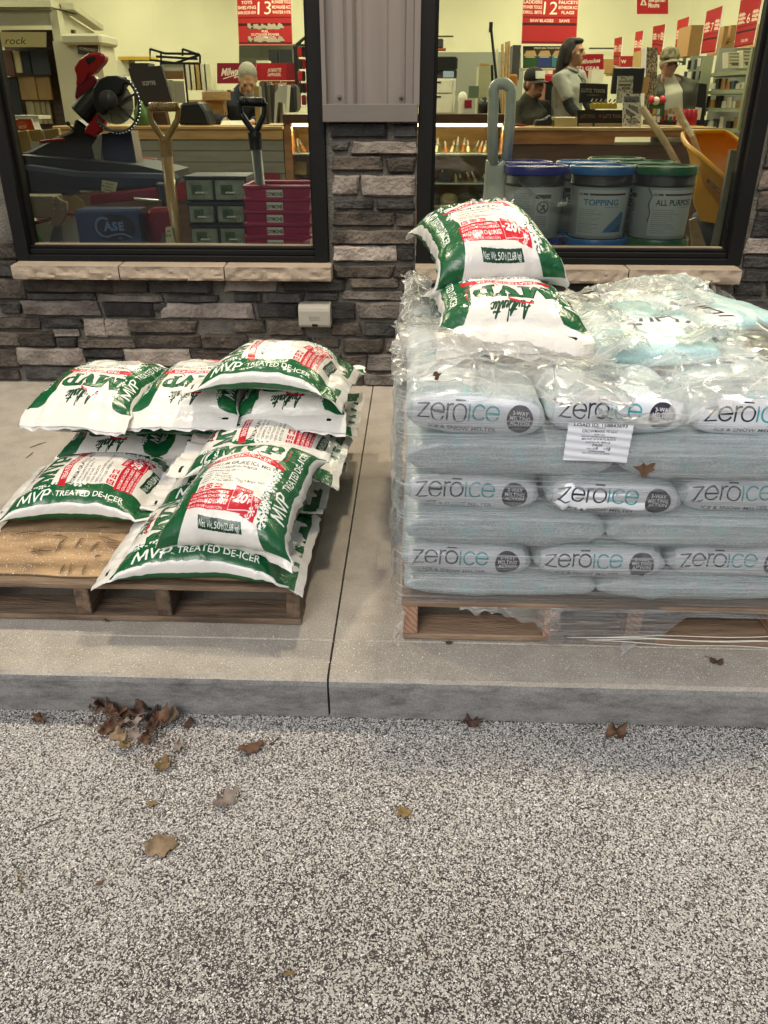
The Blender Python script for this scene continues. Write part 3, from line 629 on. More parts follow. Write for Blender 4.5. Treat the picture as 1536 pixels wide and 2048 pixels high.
    for k, s in enumerate(('WITH CORROSION INHIBITOR', 'COMMERCIAL GRADE', 'FAST ACTING', 'NON-TRACKING', 'SAFER ON CONCRETE THAN ROCK SALT', 'EASY TO SEE GREEN TINT')):
        y = -.001-.0145*k; c.text('<'+s, -.105, y, .0082, DK, al='L', fit=.205)
    for k, s in enumerate(('SC', 'CC', 'MG')): x = -.092+.030*k; c.rect(x-.0115, -.113, x+.0115, -.092, RD); c.text(s, x, -.1025, .012, (250, 240, 240), bold=.02, shear=.2)
    c.poly([(-.115, -.117), (.03, -.117), (.03, -.174), (-.112, -.174)], RD); c.poly([(.026, -.098), (.082, -.110), (.090, -.180), (.022, -.174)], RD); c.poly([(.07, -.124), (.112, -.134), (.100, -.192), (.06, -.180)], RD)
    c.stroke([(.026, -.098), (.082, -.110), (.088, -.172), (.022, -.172)], .0016, (245, 235, 235), True)
    for k, s in enumerate(('SODIUM CHLORIDE', 'CALCIUM CHLORIDE', 'MAGNESIUM CHLORIDE')): c.text(s, -.108, -.130-.0145*k, .0090, (250, 240, 240), al='L', bold=.015, fit=.118)
    c.text('SEE PANEL FOR MORE INFORMATION', -.108, -.170, .0045, (250, 230, 230), al='L', fit=.12)
    c.text('WORKS TO:', .053, -.113, .0085, (250, 240, 240), -.18, .015, fit=.045); c.text('-20', .046, -.142, .030, (252, 250, 250), -.12, .03, .1, fit=.05); c.text('F', .079, -.152, .016, (252, 250, 250), -.12, .03)
    c.stroke(arc(.078, -.131, .0045, 0, 360, 12), .002, (252, 250, 250))
    for x, y, r in ((.098, -.142, .007), (.102, -.158, .006), (.090, -.172, .008), (.08, -.184, .007)): flake(c, x, y, r)
    c.poly([(-.062, -.184), (.066, -.190), (.068, -.211), (-.058, -.205)], GD); c.text('Net Wt. 50 lb (22.68 kg)', .003, -.1975, .0118, (245, 248, 245), -.045, .0, fit=.118)
    for s in (-1, 1):
        for y in (H2-.03, -H2+.006): pass
    c.rect(-.160, H2-.036, -.128, H2-.028, (20, 20, 20)); return c
def bag_section(Wd, Td, n):
    pts = []; N_ = 720
    for i in range(N_):
        q = -math.pi/2 - 2*math.pi*i/N_                        # back centre -> left side -> front -> right side
        c, s = math.cos(q), math.sin(q); pts.append((math.copysign(abs(c)**.60, c), math.copysign(abs(s)**.72, s)))
    A = np.array([(a*Wd/2, b*Td/2) for a, b in pts]); d = np.hypot(*(np.roll(A, -1, 0)-A).T); cum = np.concatenate([[0], np.cumsum(d)]); tot = cum[-1]
    idx = [int(np.searchsorted(cum, tot*k/n)) % N_ for k in range(n)]
    return [pts[i] for i in idx], tot
NQ = 72
SEC, PER = bag_section(BW, BT, NQ)
M_MVP = cmat('white and green bag plastic', mvp_art(PER), .26, .5, bump=.45, bscale=21, stretch=(1, 1, 1), alb=.77, coat=.15)
def make_bag(label, M, seed, warp=None, Lx=1, Wx=1, Tx=1, flap=(.062, .055), group='bags of ice melt stacked on the left pallet', sag=None, ends=(0, 0), tuck=0):
    g = rnd(seed); L, Wd, Td = BL*Lx, BW*Wx, BT*Tx; off = g.uniform(0, 90); ns = 58; V = []; F = []; UV = []
    ss = [-1+2*(.5-.5*math.cos(math.pi*(i/ns)))*.55+2*(i/ns)*.45 for i in range(ns+1)]
    fl = (1-2*flap[0]/L, 1-2*flap[1]/L)                        # bottom flap, top flap
    for i, s in enumerate(ss):
        f0 = fl[0] if s < 0 else fl[1]; a = min(1, abs(s)/f0)
        th = max(.018, (1-a**3.0)**.62) if a < 1 else .018
        e = ends[0] if s < 0 else ends[1]
        for k, (cx, cz) in enumerate(SEC):
            wid = Wd*(1+(1-th)*Td/Wd*.42)*(.985+.02*noise.noise(Vector((s*3, off, k > NQ/2))))
            if abs(s) > f0: wid *= 1-.10*(abs(s)-f0)/(1-f0)*g_abs(noise.noise(Vector((off, s, 5))))
            x = cx*wid/2; z = cz*Td/2*th; y = s*L/2
            ed = max(0, (abs(s)-.45)/.55)
            wr = noise.noise(Vector((x*34+off, s*2.2, off)))*.0095*ed*ed*(1 if abs(s) < f0 else 1.6)             # gathers running in from the seams
            wr += noise.noise(Vector((x*9, y*9, off+3+(cz > 0)*4)))*.009*min(1, th*1.6)+noise.noise(Vector((x*22+y*14, y*16-x*9, off+9)))*.0042
            sd = max(0, abs(cx)-.80)/.20
            pk = noise.noise(Vector((y*30+off, (1 if cx > 0 else 5), off)))*.010*sd                              # puckers along the gussets
            wr += (abs(noise.noise(Vector((y*13+x*5, x*6, off+21))))-.2)*-.010*(1 if cz > 0 else .4)*th
            cr = noise.noise(Vector((x*15+y*23+off, y*8-x*10, off+40))); wr += -.009*max(0, 1-abs(cr)*8)*max(0, noise.noise(Vector((x*5, y*5, off+60)))+.25)
            z += (wr if cz >= 0 else wr*.4); x += math.copysign(pk, cx)
            if abs(s) > f0:
                q = (abs(s)-f0)/(1-f0); z += .020*q*noise.noise(Vector((x*7, off, s)))+e*q*q*.04; y += math.copysign(.010*q*noise.noise(Vector((x*11, off+2, 0))), s)
            zz = z
            if cz < 0: zz = z*.72
            p = Vector((x, y, zz))
            if sag: p.z += sag(p.x/(Wd/2), p.y/(L/2))
            if warp: p = warp(p)
            V.append(M @ p)
        for k in range(NQ):
            if i < ns: F.append((i*NQ+k, i*NQ+(k+1) % NQ, (i+1)*NQ+(k+1) % NQ, (i+1)*NQ+k)); va, vb = (s+1)/2, (ss[i+1]+1)/2; UV.append([(k/NQ, va), ((k+1)/NQ, va), ((k+1)/NQ, vb), (k/NQ, vb)])
    mb = MB(); mb.add(V, F, 0, UV)
    o = mb.build('ice_melt_bag', M_MVP, smooth=True, fix=False); me = o.data
    bm = bmesh.new(); bm.from_mesh(me); bmesh.ops.recalc_face_normals(bm, faces=bm.faces); bm.to_mesh(me); bm.free()
    return tag(o, label, 'bag', group)
def g_abs(x): return abs(x)
def pose(x, y, z, rz=0, rx=0, ry=0): return Matrix.Translation((x, y, z)) @ Matrix.Rotation(R(rz), 4, 'Z') @ Matrix.Rotation(R(rx), 4, 'X') @ Matrix.Rotation(R(ry), 4, 'Y')
arch = lambda k, m=0: (lambda x, y: -k*y*y-m*x*x)
UPX, UPN = 90, 180                                        # text up towards -X ; text up towards the camera
make_bag('green edged bag at the front corner of the left pallet, under the tilted bag', pose(-.545, 1.925, .187, UPX), 1, sag=arch(.030, .004), Lx=1.0, ends=(-.6, -.5), group=None)
make_bag('bag mostly hidden between the front corner bag and the second layer', pose(-.53, 2.30, .187, UPX), 3, sag=arch(.02))
make_bag('bag lying alone at the left front of the left pallet', pose(-1.0, 2.24, .187, UPX+1.5), 4, sag=arch(.025, .004), Lx=.93, ends=(.5, -.5))
make_bag('left of the two lowest bags in the back row with only their lettered ends showing', pose(-1.03, 2.70, .187, UPN+1), 5, sag=arch(.02), Wx=.87)
make_bag('second of the lowest bags in the back row, behind the second layer bag', pose(-.71, 2.70, .187, UPN-1), 6, sag=arch(.02), Wx=.87)
make_bag('lowest back row bag at the right edge of the left pallet', pose(-.40, 2.68, .187, UPN), 7, sag=arch(.02), Wx=.87)
make_bag('second layer bag at the back left showing its white band and green underside', pose(-.87, 2.655, .292, UPX), 8, sag=arch(.012), Lx=1.17, ends=(.3, .3))
make_bag('second layer bag in the back row under the right end of the pile', pose(-.40, 2.66, .292, UPX), 9, sag=arch(.02), Lx=.8)
make_bag('second layer bag lying sideways behind the tilted front bag', pose(-.462, 2.335, .292, UPX-2), 10, sag=arch(.030, .004), Lx=.92, ends=(-.5, .4))
make_bag('third layer bag at the left of the back row with a white folded end', pose(-1.035, 2.61, .392, UPN-9), 11, sag=arch(.024, .006), Wx=.86, ends=(.3, -.9))
make_bag('third layer bag in the middle of the back row with a white folded end', pose(-.715, 2.605, .395, UPN-3), 12, sag=arch(.024, .006), Wx=.84, ends=(.3, -.9))
make_bag('third layer bag at the right of the back row, under the topmost bag', pose(-.378, 2.60, .39, UPN-4, 0, 5), 13, sag=arch(.024, .008), Wx=.88, ends=(.3, -.9))
make_bag('topmost bag of the left pile lying sideways above the back row', pose(-.452, 2.53, .492, UPX-4, 0, 2), 14, sag=arch(.045, .004), Lx=.93, ends=(-.8, -.2))
def drape(p):
    q = min(1, abs(p.x)/.17); y0 = -.130-.045*q*q; r = .050
    if p.y < y0:
        d = y0-p.y; th = min(d/r, 1.9-.75*q*q); rest = d-th*r; zz = p.z+r
        p.y = y0-math.sin(th)*zz-rest*math.cos(th); p.z = math.cos(th)*zz-r-rest*math.sin(th); p.x *= 1+.5*d*q
    p.z -= 1.7*p.x*p.x*(1 if p.y < .1 else .6); return p
make_bag('tilted bag sliding off the front corner of the left pile with its printed face showing', pose(-.452, 1.945, .330, -9, 11, -2), 15, warp=drape, Lx=.85, Wx=.86, ends=(0, -.2), flap=(.02, .05))
# ------------------------------------------------------------------ clear bags of ice melter on the right pallet
TEAL, INK, PAPER = (66, 170, 178), (34, 36, 50), (238, 243, 250)
def word(c, x, y, h, wd, ink=INK, teal=TEAL, ang=0):         # zero-ice in thin geometric letters; h = x height
    L = []; r = h/2
    def e(cx): return [arc(cx, r, r, 0, 330, 22), [(cx-r, r), (cx+r, r)]]
    L += [(k, ink) for k in ([(.0*h, h), (.85*h, h), (.0*h, 0), (.9*h, 0)],)]
    cx = 1.55*h; L += [(k, ink) for k in e(cx)]
    cx = 2.32*h; L += [([(cx, 0), (cx, h)], ink), (arc(cx+.34*h, h-.36*h, .34*h, 170, 75, 8), ink)]
    cx = 3.3*h; L += [(arc(cx, r, r, 0, 360, 26), ink), ([(cx-.34*h, h*1.3), (cx+.34*h, h*1.3)], ink)]
    L += [([(4.05*h, 0), (4.05*h, h)], teal), (arc(4.85*h, r, r, 45, 315, 20), teal)]
    cx = 5.88*h; L += [(k, teal) for k in e(cx)]
    ca, sa = math.cos(ang), math.sin(ang); x0 = 3.19*h
    for pts, col in L: c.stroke([(x+(a-x0)*ca-(b-r)*sa, y+(a-x0)*sa+(b-r)*ca) for a, b in pts], wd, col)
def label_band(c, x, y, w, h):
    c.rect(x-w/2, y-h/2, x+w/2, y+h/2, PAPER)
    word(c, x-.043, y+.009, .0305, .0042); c.text('ICE & SNOW MELTER', x-.03, y-.028, .0092, INK, sx=1.35, bold=.008)
    cx = x+.106; c.ell(cx, y+.001, .032, .032, (42, 42, 56))
    for k, s in enumerate(('3-WAY', 'MELTING', 'ACTION')): c.text(s, cx, y+.015-.0105*k, .0088, (238, 240, 245), bold=.02, fit=.05)
    c.text('FORMULA', cx, y-.019, .005, (120, 122, 135))
def clear_art(w, per, ppm, kind):
    c = Canvas(w, per, ppm, (0, 0, 0)); g = np.random.default_rng(int(w*1000)+len(kind))
    H_, W_ = c.H, c.W
    sp = g.uniform(0, 1, (H_//2+1, W_//2+1)).repeat(2, 0).repeat(2, 1)[:H_, :W_]
    base = np.array((224, 242, 247))/255
    c.a[:] = base*(.66+.50*sp[..., None]**1.2)
    lo = g.uniform(0, 1, (25, 22)); yi = np.linspace(0, 23.99, H_); xi = np.linspace(0, 20.99, W_)      # teal tint showing through in soft patches
    y0, x0 = yi.astype(int), xi.astype(int); fy, fx = (yi-y0)[:, None], (xi-x0)[None]
    b = lo[y0][:, x0]*(1-fy)*(1-fx)+lo[y0+1][:, x0]*fy*(1-fx)+lo[y0][:, x0+1]*(1-fy)*fx+lo[y0+1][:, x0+1]*fy*fx
    t = np.clip((b-.68)*2.4, 0, .5)[..., None]; c.a[:] = c.a*(1-t)+t*np.array((170, 222, 224))/255
    return c
def clear_section(D, H, n):
    pts = []; N_ = 720
    for i in range(N_):
        q = -math.pi/2-2*math.pi*i/N_; cc, s = math.cos(q), math.sin(q); pts.append((math.copysign(abs(cc)**.36, cc), math.copysign(abs(s)**.50, s)))
    A = np.array([(a*D/2, b*H/2) for a, b in pts]); d = np.hypot(*(np.roll(A, -1, 0)-A).T); cum = np.concatenate([[0], np.cumsum(d)]); tot = cum[-1]
    return [pts[int(np.searchsorted(cum, tot*k/n)) % N_] for k in range(n)], tot
CW, CD, CH = .338, .46, .106
ms = {}
def clear_bag(label, x0, x1, y0, y1, z0, z1, seed, mt, rot=0, tilt=0, sq=.02, top=None, group='clear bags stacked on the right pallet', flatc=0):
    g = rnd(seed); off = g.uniform(0, 80); Lx, D, H = x1-x0, y1-y0, z1-z0; n = 64; ns = 30
    sec, per = clear_section(D, H, n); c = Vector(((x0+x1)/2, (y0+y1)/2, (z0+z1)/2)); M = Matrix.Translation(c) @ Matrix.Rotation(R(rot), 4, 'Z') @ Matrix.Rotation(R(tilt), 4, 'Y')
    V, F, UV = [], [], []
    ss = [-1+2*(.5-.5*math.cos(math.pi*i/ns))*.6+2*i/ns*.4 for i in range(ns+1)]
    for i, s in enumerate(ss):
        a = abs(s); th = max(.05, (1-a**5.0)**.55) if a < 1 else .05
        for k, (cy, cz) in enumerate(sec):
            x = s*Lx/2; y = cy*D/2*(.93+.07*th**.5); z = cz*H/2*th
            nn = noise.noise(Vector((x*9+off, y*9, z*14)))*.006+noise.noise(Vector((x*28+off, y*28, z*34)))*.0022
            nn -= .006*max(0, 1-abs(noise.noise(Vector((x*8+z*10+off, z*12-x*4, y*4))))*8)*(noise.noise(Vector((x*4, off, z*5))) > 0)
            p = Vector((x, y+math.copysign(nn, cy), z+math.copysign(nn, cz))); V.append(M @ p)
        for k in range(n):
            if i < ns: F.append((i*n+k, i*n+(k+1) % n, (i+1)*n+(k+1) % n, (i+1)*n+k)); ua, ub = (s+1)/2, (ss[i+1]+1)/2; UV.append([(ua, k/n), (ua, (k+1)/n), (ub, (k+1)/n), (ub, k/n)])
    F += [tuple(range(n)), tuple(ns*n+k for k in range(n-1, -1, -1))]; UV += [[(.02, .1)]*n, [(.98, .1)]*n]
    mb = MB(); mb.add(V, F, 0, UV); o = mb.build('clear_bag', mt, smooth=True, fix=False)
    bm = bmesh.new(); bm.from_mesh(o.data); bmesh.ops.recalc_face_normals(bm, faces=bm.faces); bm.to_mesh(o.data); bm.free()
    return tag(o, label, 'bag', group)
# ring parameter of the section: 0 = under side, .25 = x-/front (y-), .5 = top, .75 = back
_, per1 = clear_section(CD, CH, 64)
ca = clear_art(CW, per1, 2000, 'label'); label_band(ca, 0, -per1/4+.002, .305, .088)
word(ca, 0, .02, .040, .006, ang=math.pi); ca.rect(-.15, .06, .12, .085, (225, 238, 240))
M_CLAB = cmat('clear bag with printed label', ca, .28, .5, bump=.35, bscale=24, alb=.9, coat=.3)
_, per2 = clear_section(CD, CH, 64)
cb = clear_art(.507, per2, 1600, 'plain'); M_CPLAIN = cmat('clear bag full of grey crystals', cb, .3, .5, bump=.35, bscale=24, alb=.92, coat=.3)
X0, X1, Y0 = -.018, .968, 1.728
zs = [.126, .192, .278, .372, .463, .558, .660]
NAMES = ['left', 'middle', 'right']
for li in range(6):
    z0, z1 = zs[li]-.006, zs[li+1]+.006; lab = li % 2 == 1
    if li == 5: lab = True
    for row in range(3 if not lab else 2):
        n = 3 if lab else 2; dep = .46 if lab else .39; w = (X1-X0)/n
        for k in range(n):
            j = rnd(li*31+k+row*7); dx, dy = j.uniform(-.004, .004), j.uniform(-.006, .006)
            a = X0+w*k+.003+dx; ya = Y0+(.50*row if lab else .335*row)+dy
            if lab and row == 0: ya += {1: (0, -.004, .006), 3: (.004, -.014, .01), 5: (.012, .03, .03)}[li][k]
            tier = ['bottom', 'second', 'third', 'fourth', 'fifth', 'top'][li]
            if row == 0:
                nm = (NAMES[k] if n == 3 else ('left', 'right')[k]); lb = f"{nm} {'labelled' if lab else 'plain'} clear bag in the front of the {tier} layer on the right pallet"; gp = None
            else: lb = f"{NAMES[k] if n == 3 else ('left', 'right')[k]} clear bag in the {['', 'second', 'rear'][row]} row of the {tier} layer on the right pallet"; gp = 'inner clear bags of the wrapped stack'
            o = clear_bag(lb, a, a+w-.006, ya, ya+(.49 if lab else .33), z0, z1, li*50+k+row*9, M_CLAB if lab else M_CPLAIN, rot={3: (-.5, 1.5, -.5)}.get(li, (0, 0, 0))[k] if row == 0 else 0, tilt={3: (2.2, 3, -1.5), 1: (2, 0, -.5), 5: (3.5, 1, 0)}.get(li, (0, 0, 0))[k] if row == 0 else 0, group=gp)
# two more face-up bags at the back right of the top
ct = Canvas(.40, 1.10, 1300, (200, 226, 224)); ct.a[:] = clear_art(.40, 1.10, 1300, 'face').a[:ct.H, :ct.W]*.35+np.array((176, 218, 214))/255*.65
ct.rect(-.19, -.075, .19, .055, (226, 234, 236)); word(ct, -.0, .0, .058, .009, ang=math.pi); ct.text('ICE & SNOW MELTER', .0, .043, .010, INK, math.pi, sx=1.3); ct.rect(-.19, .10, .19, .16, (200, 222, 222))
M_CFACE = cmat('clear bag with big teal print', ct, .28, .5, bump=.4, bscale=20, alb=.95, coat=.3)
clear_bag('clear bag lying face up beside the white bags with its big lettering upside down', .42, .80, 1.99, 2.46, .652, .716, 901, M_CFACE, rot=-7, tilt=-2, group=None)
clear_bag('clear bag lying face up at the back right corner of the wrapped stack', .62, .98, 2.20, 2.66, .652, .722, 902, M_CFACE, rot=-58, tilt=3, group=None)
clear_bag('clear bag lying under the two white bags on top of the wrapped stack', .05, .47, 2.06, 2.70, .652, .716, 903, M_CPLAIN, group=None)
# white and green bags on the wrapped stack
make_bag('upside down bag with big green letters lying under another on the wrapped stack', pose(.238, 2.215, .772, UPN+5, 0, -2), 21, sag=arch(.03, .012), Lx=.93, Wx=.93, Tx=1.0, ends=(-.2, -1.4), group='bags lying on top of the wrapped stack')
def roll(p):
    q = min(1, abs(p.x)/.17); y0 = -.135-.03*q*q; r = .055
    if p.y < y0:
        d = y0-p.y; th = min(d/r, 1.9-.6*q*q); rest = d-th*r; zz = p.z+r
        p.y = y0-math.sin(th)*zz-rest*math.cos(th); p.z = math.cos(th)*zz-r-rest*math.sin(th); p.x *= 1+.5*d*q
    p.z -= .8*p.x*p.x+.5*max(0, p.y)**2; return p
make_bag('torn bag on the very top of the wrapped stack with its red panel facing out', pose(.195, 2.43, .915, 10, 11, -4), 22, warp=roll, Lx=.92, Wx=.84, Tx=1.15, ends=(-.6, -.8), group='bags lying on top of the wrapped stack', flap=(.012, .05))
# torn plastic tuft on the topmost bag
M_TUFT = mat('torn white plastic', (.8, .78, .74), .35); g = rnd(3); mb = MB(); c0 = Vector((.225, 2.50, .985))
for k in range(16):
    a = g.uniform(0, 6.28); q = c0+Vector((g.uniform(-.05, .05), g.uniform(-.03, .03), -.002)); h = g.uniform(.015, .04); b = Vector((math.cos(a)*h, math.sin(a)*h*.6, h*.7)); w = Vector((-math.sin(a), math.cos(a), 0))*.006
    mb.add([q-w, q+w, q+b*.6+w*.8+Vector((0, 0, .006)), q+b*.6-w*.7, q+b], [(0, 1, 2, 3), (3, 2, 4)])
tag(mb.build('torn_plastic', M_TUFT, fix=False), 'ragged white plastic strips torn up on the topmost bag', 'plastic scrap')
# ------------------------------------------------------------------ stretch wrap
def film_mat(name, lo, hi, stretch, scale, bump, bscale, col=(.88, .92, .95), rough=.16, thr=(.35, .75), gl=.35, crease=0):
    m, n, out = nodes(name); L = n.links.new; v = coords(n, stretch, world=True)
    nz = N(n, 'ShaderNodeTexNoise', i_Scale=scale, i_Detail=6.0, i_Roughness=.62); L(v, nz.inputs['Vector'])
    nb = N(n, 'ShaderNodeTexNoise', i_Scale=bscale, i_Detail=4.0, i_Distortion=.8); L(v, nb.inputs['Vector'])
    mr = N(n, 'ShaderNodeMapRange'); mr.inputs[1].default_value = thr[0]; mr.inputs[2].default_value = thr[1]; mr.inputs[3].default_value = lo; mr.inputs[4].default_value = hi; L(nz.outputs[0], mr.inputs[0])
    bp = N(n, 'ShaderNodeBump'); bp.inputs['Strength'].default_value = bump; bp.inputs['Distance'].default_value = .012; L(nb.outputs[0], bp.inputs['Height'])
    t = N(n, 'ShaderNodeBsdfTransparent'); d = N(n, 'ShaderNodeBsdfDiffuse'); d.inputs[0].default_value = (*col, 1); tl = N(n, 'ShaderNodeBsdfTranslucent'); tl.inputs[0].default_value = (*col, 1)
    g2 = N(n, 'ShaderNodeBsdfGlossy'); g2.inputs['Roughness'].default_value = rough; L(bp.outputs[0], d.inputs['Normal']); L(bp.outputs[0], g2.inputs['Normal'])
    a = N(n, 'ShaderNodeMixShader'); a.inputs[0].default_value = .4; L(d.outputs[0], a.inputs[1]); L(tl.outputs[0], a.inputs[2])
    b = N(n, 'ShaderNodeMixShader'); L(mr.outputs[0], b.inputs[0]); L(t.outputs[0], b.inputs[1]); L(a.outputs[0], b.inputs[2])
    if crease:
        vo = N(n, 'ShaderNodeTexVoronoi', feature='DISTANCE_TO_EDGE', i_Scale=crease); wp = N(n, 'ShaderNodeVectorMath', operation='MULTIPLY_ADD'); wp.inputs[1].default_value = (.025, .025, .025); L(nb.outputs['Color'], wp.inputs[0]); L(v, wp.inputs[2]); L(wp.outputs[0], vo.inputs['Vector'])
        cr = ramp(n, vo.outputs[0], [(0, (.9, .9, .9)), (.008, (.4, .4, .4)), (.05, (0, 0, 0))]); mx2 = N(n, 'ShaderNodeMath', operation='MULTIPLY_ADD', use_clamp=True); mx2.inputs[1].default_value = .38; L(cr.outputs[0], mx2.inputs[0]); L(mr.outputs[0], mx2.inputs[2]); L(mx2.outputs[0], b.inputs[0])
        L(vo.outputs[0], bp.inputs['Height']); bp.inputs['Distance'].default_value = .03
    fr = N(n, 'ShaderNodeFresnel'); fr.inputs[0].default_value = 1.5; L(bp.outputs[0], fr.inputs['Normal'])
    fm = N(n, 'ShaderNodeMath', operation='MULTIPLY'); fm.inputs[1].default_value = gl*2.5; L(fr.outputs[0], fm.inputs[0])
    c = N(n, 'ShaderNodeMixShader'); L(fm.outputs[0], c.inputs[0]); L(b.outputs[0], c.inputs[1]); L(g2.outputs[0], c.inputs[2]); L(c.outputs[0], out.inputs[0]); return m
M_FILM = film_mat('stretched film', .05, .48, (.2, .2, 34), 5, .8, 9, thr=(.44, .72), rough=.22)
M_CRINK = film_mat('crumpled film', .10, .50, (1, 2.2, 1), 6, .35, 12, thr=(.34, .72), col=(.84, .845, .81), gl=.30, rough=.22, crease=9)
M_LOOSE = film_mat('loose film', .05, .30, (1, 1, .5), 7, .7, 10, thr=(.35, .7), gl=.24, crease=8, rough=.26)
wrap = thing('stretch_wrap', 'torn clear stretch wrap round the bags on the right pallet', 'stretch wrap', ((X0+X1)/2, (1.73+2.9)/2, .1))
def bulge(z):
    for a, b in zip(zs, zs[1:]):
        if a <= z <= b: return max(0, 1-((z-(a+b)/2)/((b-a)/2))**4)
    return .3
def ztop(x): return .60+.078*max(0, 1-x/.95)**1.3+.006*noise.noise(Vector((x*9, 0, 3)))+.055*max(0, (x-.75))   # torn upper edge of the side film
def front(u, v):
    x = -.034+1.036*u; zt = ztop(x); zb = .108+.006*noise.noise(Vector((x*14, 2, 2))); z = zb+(zt-zb)*v
    y = 1.716-.008*bulge(z)+.004*noise.noise(Vector((x*3, z*60, 1)))+.002*noise.noise(Vector((x*9, z*130+x*14, 5)))
    c = min(u, 1-u)*1.050; y += max(0, .03-c)**2*26
    return Vector((x, y, z))
mb = MB(); mb.grid(front, 110, 90); mb.hasuv = False; mb.build('front_film', M_FILM, wrap, smooth=True, fix=False)
def side(xs, sg):
    def f(u, v):
        y = 1.735+1.02*u; zt = .62+.10*math.sin(min(1, u*1.25)*1.57)+.02*noise.noise(Vector((y*4, xs, 0))); z = .10+(zt-.10)*v
        o_ = .018*bulge(z)+.016*noise.noise(Vector((y*5, z*4, xs)))+.010*noise.noise(Vector((y*18+z*5, z*9, xs+4)))
        if z > .66: o_ -= .25*(z-.66)
        return Vector((xs+sg*o_, y, z))
    return f
mb = MB(); mb.grid(side(-.028, -1), 70, 50); mb.hasuv = False; mb.build('side_film', M_LOOSE, wrap, smooth=True, fix=False)
mb = MB(); mb.grid(side(.996, 1), 70, 50); mb.hasuv = False; mb.build('side_film', M_LOOSE, wrap, smooth=True, fix=False)
mb = MB(); mb.grid(lambda u, v: Vector((-.04+1.035*u, 2.765+.01*noise.noise(Vector((u*9, v*5, 2))), .1+(.58+.03*noise.noise(Vector((u*4, 0, 9))))*v)), 50, 30); mb.hasuv = False; mb.build('back_film', M_LOOSE, wrap, smooth=True, fix=False)
def fold(p, sd, amp):                                        # piecewise creased relief like crushed film
    h = 0; g = rnd(sd)
    for k in range(6):
        a = g.uniform(0, 6.28); f = g.uniform(2.5, 5)*(1.40**k)*.7; q = (p[0]*math.cos(a)+p[1]*math.sin(a))*f+g.uniform(0, 9)+.35*noise.noise(Vector((p[0]*5, p[1]*5, k+sd)))
        h += (abs((q % 2)-1)-.5)/f*1.6
    return h*amp*.34
def sheet(name, pts, nu, nv, sd, amp, m, base=0):
    """crumpled sheet through a coarse net of world points (rows of equal length)"""
    G = [[Vector(p) for p in r] for r in pts]; nr, nc = len(G)-1, len(G[0])-1
    nu, nv = int(nu*.40), int(nv*.42); gj = rnd(sd*7)
    def f(i_, j_):
        u, v = i_/nu, j_/nv
        if 0 < i_ < nu: u += gj.uniform(-.4, .4)/nu
        if 0 < j_ < nv: v += gj.uniform(-.4, .4)/nv
        a, b = min(u*nc, nc-1e-6), min(v*nr, nr-1e-6); i, j = int(a), int(b); s, t = a-i, b-j; s = s*s*(3-2*s); t = t*t*(3-2*t)
        p = (G[j][i]*(1-s)+G[j][i+1]*s)*(1-t)+(G[j+1][i]*(1-s)+G[j+1][i+1]*s)*t
        if i_ in (0, nu) or j_ in (0, nv): p = p+Vector((gj.uniform(-.016, .016), gj.uniform(-.016, .016), gj.uniform(-.006, .006)))
        h = fold((p.x, p.y+p.z), sd, amp)+gj.uniform(-.0035, .0035)+(.008 if gj.random() < .10 else 0)
        return p+Vector((0, -h*.35, h))
    V = [f(i, j) for j in range(nv+1) for i in range(nu+1)]; F = []
    for j in range(nv):
        for i in range(nu):
            a = j*(nu+1)+i; b, c_, d = a+1, a+nu+2, a+nu+1
            F += [(a, b, c_), (a, c_, d)] if gj.random() < .5 else [(a, b, d), (b, c_, d)]
    mb = MB(); mb.add(V, F); return mb.build(name, m, wrap, smooth=True, fix=False, auto=33)
# over the top: crumpled film pushed back from the tear, with a raised outline at the back and right edge
sheet('crumpled_film', [[(-.04, 1.75, .69), (.15, 1.74, .665), (.32, 1.73, .645), (.50, 1.73, .63)], [(-.045, 1.90, .715), (.15, 1.88, .70), (.33, 1.86, .69), (.50, 1.85, .67)], [(-.045, 2.05, .75), (.12, 2.0, .74), (.34, 1.98, .725), (.50, 1.95, .70)]], 80, 50, 3, .20, M_CRINK)
sheet('crumpled_film', [[(.42, 1.73, .628), (.62, 1.73, .625), (.82, 1.74, .64), (.99, 1.76, .66)], [(.44, 1.80, .665), (.62, 1.81, .675), (.82, 1.82, .68), (.99, 1.82, .69)], [(.46, 1.88, .70), (.64, 1.90, .715), (.82, 1.90, .71), (.99, 1.90, .70)]], 80, 36, 5, .16, M_CRINK)
sheet('crumpled_film', [[(.42, 1.86, .69), (.50, 1.88, .71), (.56, 1.90, .70)], [(.43, 2.06, .725), (.51, 2.08, .745), (.57, 2.10, .725)], [(.44, 2.34, .74), (.50, 2.36, .765), (.58, 2.34, .735)], [(.45, 2.66, .70), (.50, 2.68, .73), (.58, 2.68, .70)]], 40, 80, 7, .22, M_CRINK)
sheet('crumpled_film', [[(.56, 2.34, .728), (.70, 2.26, .745), (.86, 2.36, .745)], [(.54, 2.48, .735), (.70, 2.44, .765), (.88, 2.50, .775)], [(.52, 2.68, .70), (.70, 2.69, .715), (.88, 2.70, .715)]], 60, 50, 9, .20, M_CRINK)
sheet('crumpled_film', [[(.66, 1.98, .725), (.74, 1.96, .735), (.82, 2.0, .73)], [(.66, 2.10, .735), (.76, 2.13, .765), (.86, 2.14, .745)], [(.62, 2.24, .73), (.70, 2.26, .745), (.80, 2.32, .74)]], 44, 40, 11, .22, M_CRINK)
sheet('crumpled_film', [[(-.025, 2.02, .72), (.0, 2.0, .745), (.07, 2.02, .73)], [(-.03, 2.35, .745), (.0, 2.33, .765), (.06, 2.35, .74)], [(-.03, 2.72, .71), (.0, 2.73, .73), (.06, 2.73, .70)]], 30, 70, 13, .16, M_CRINK)
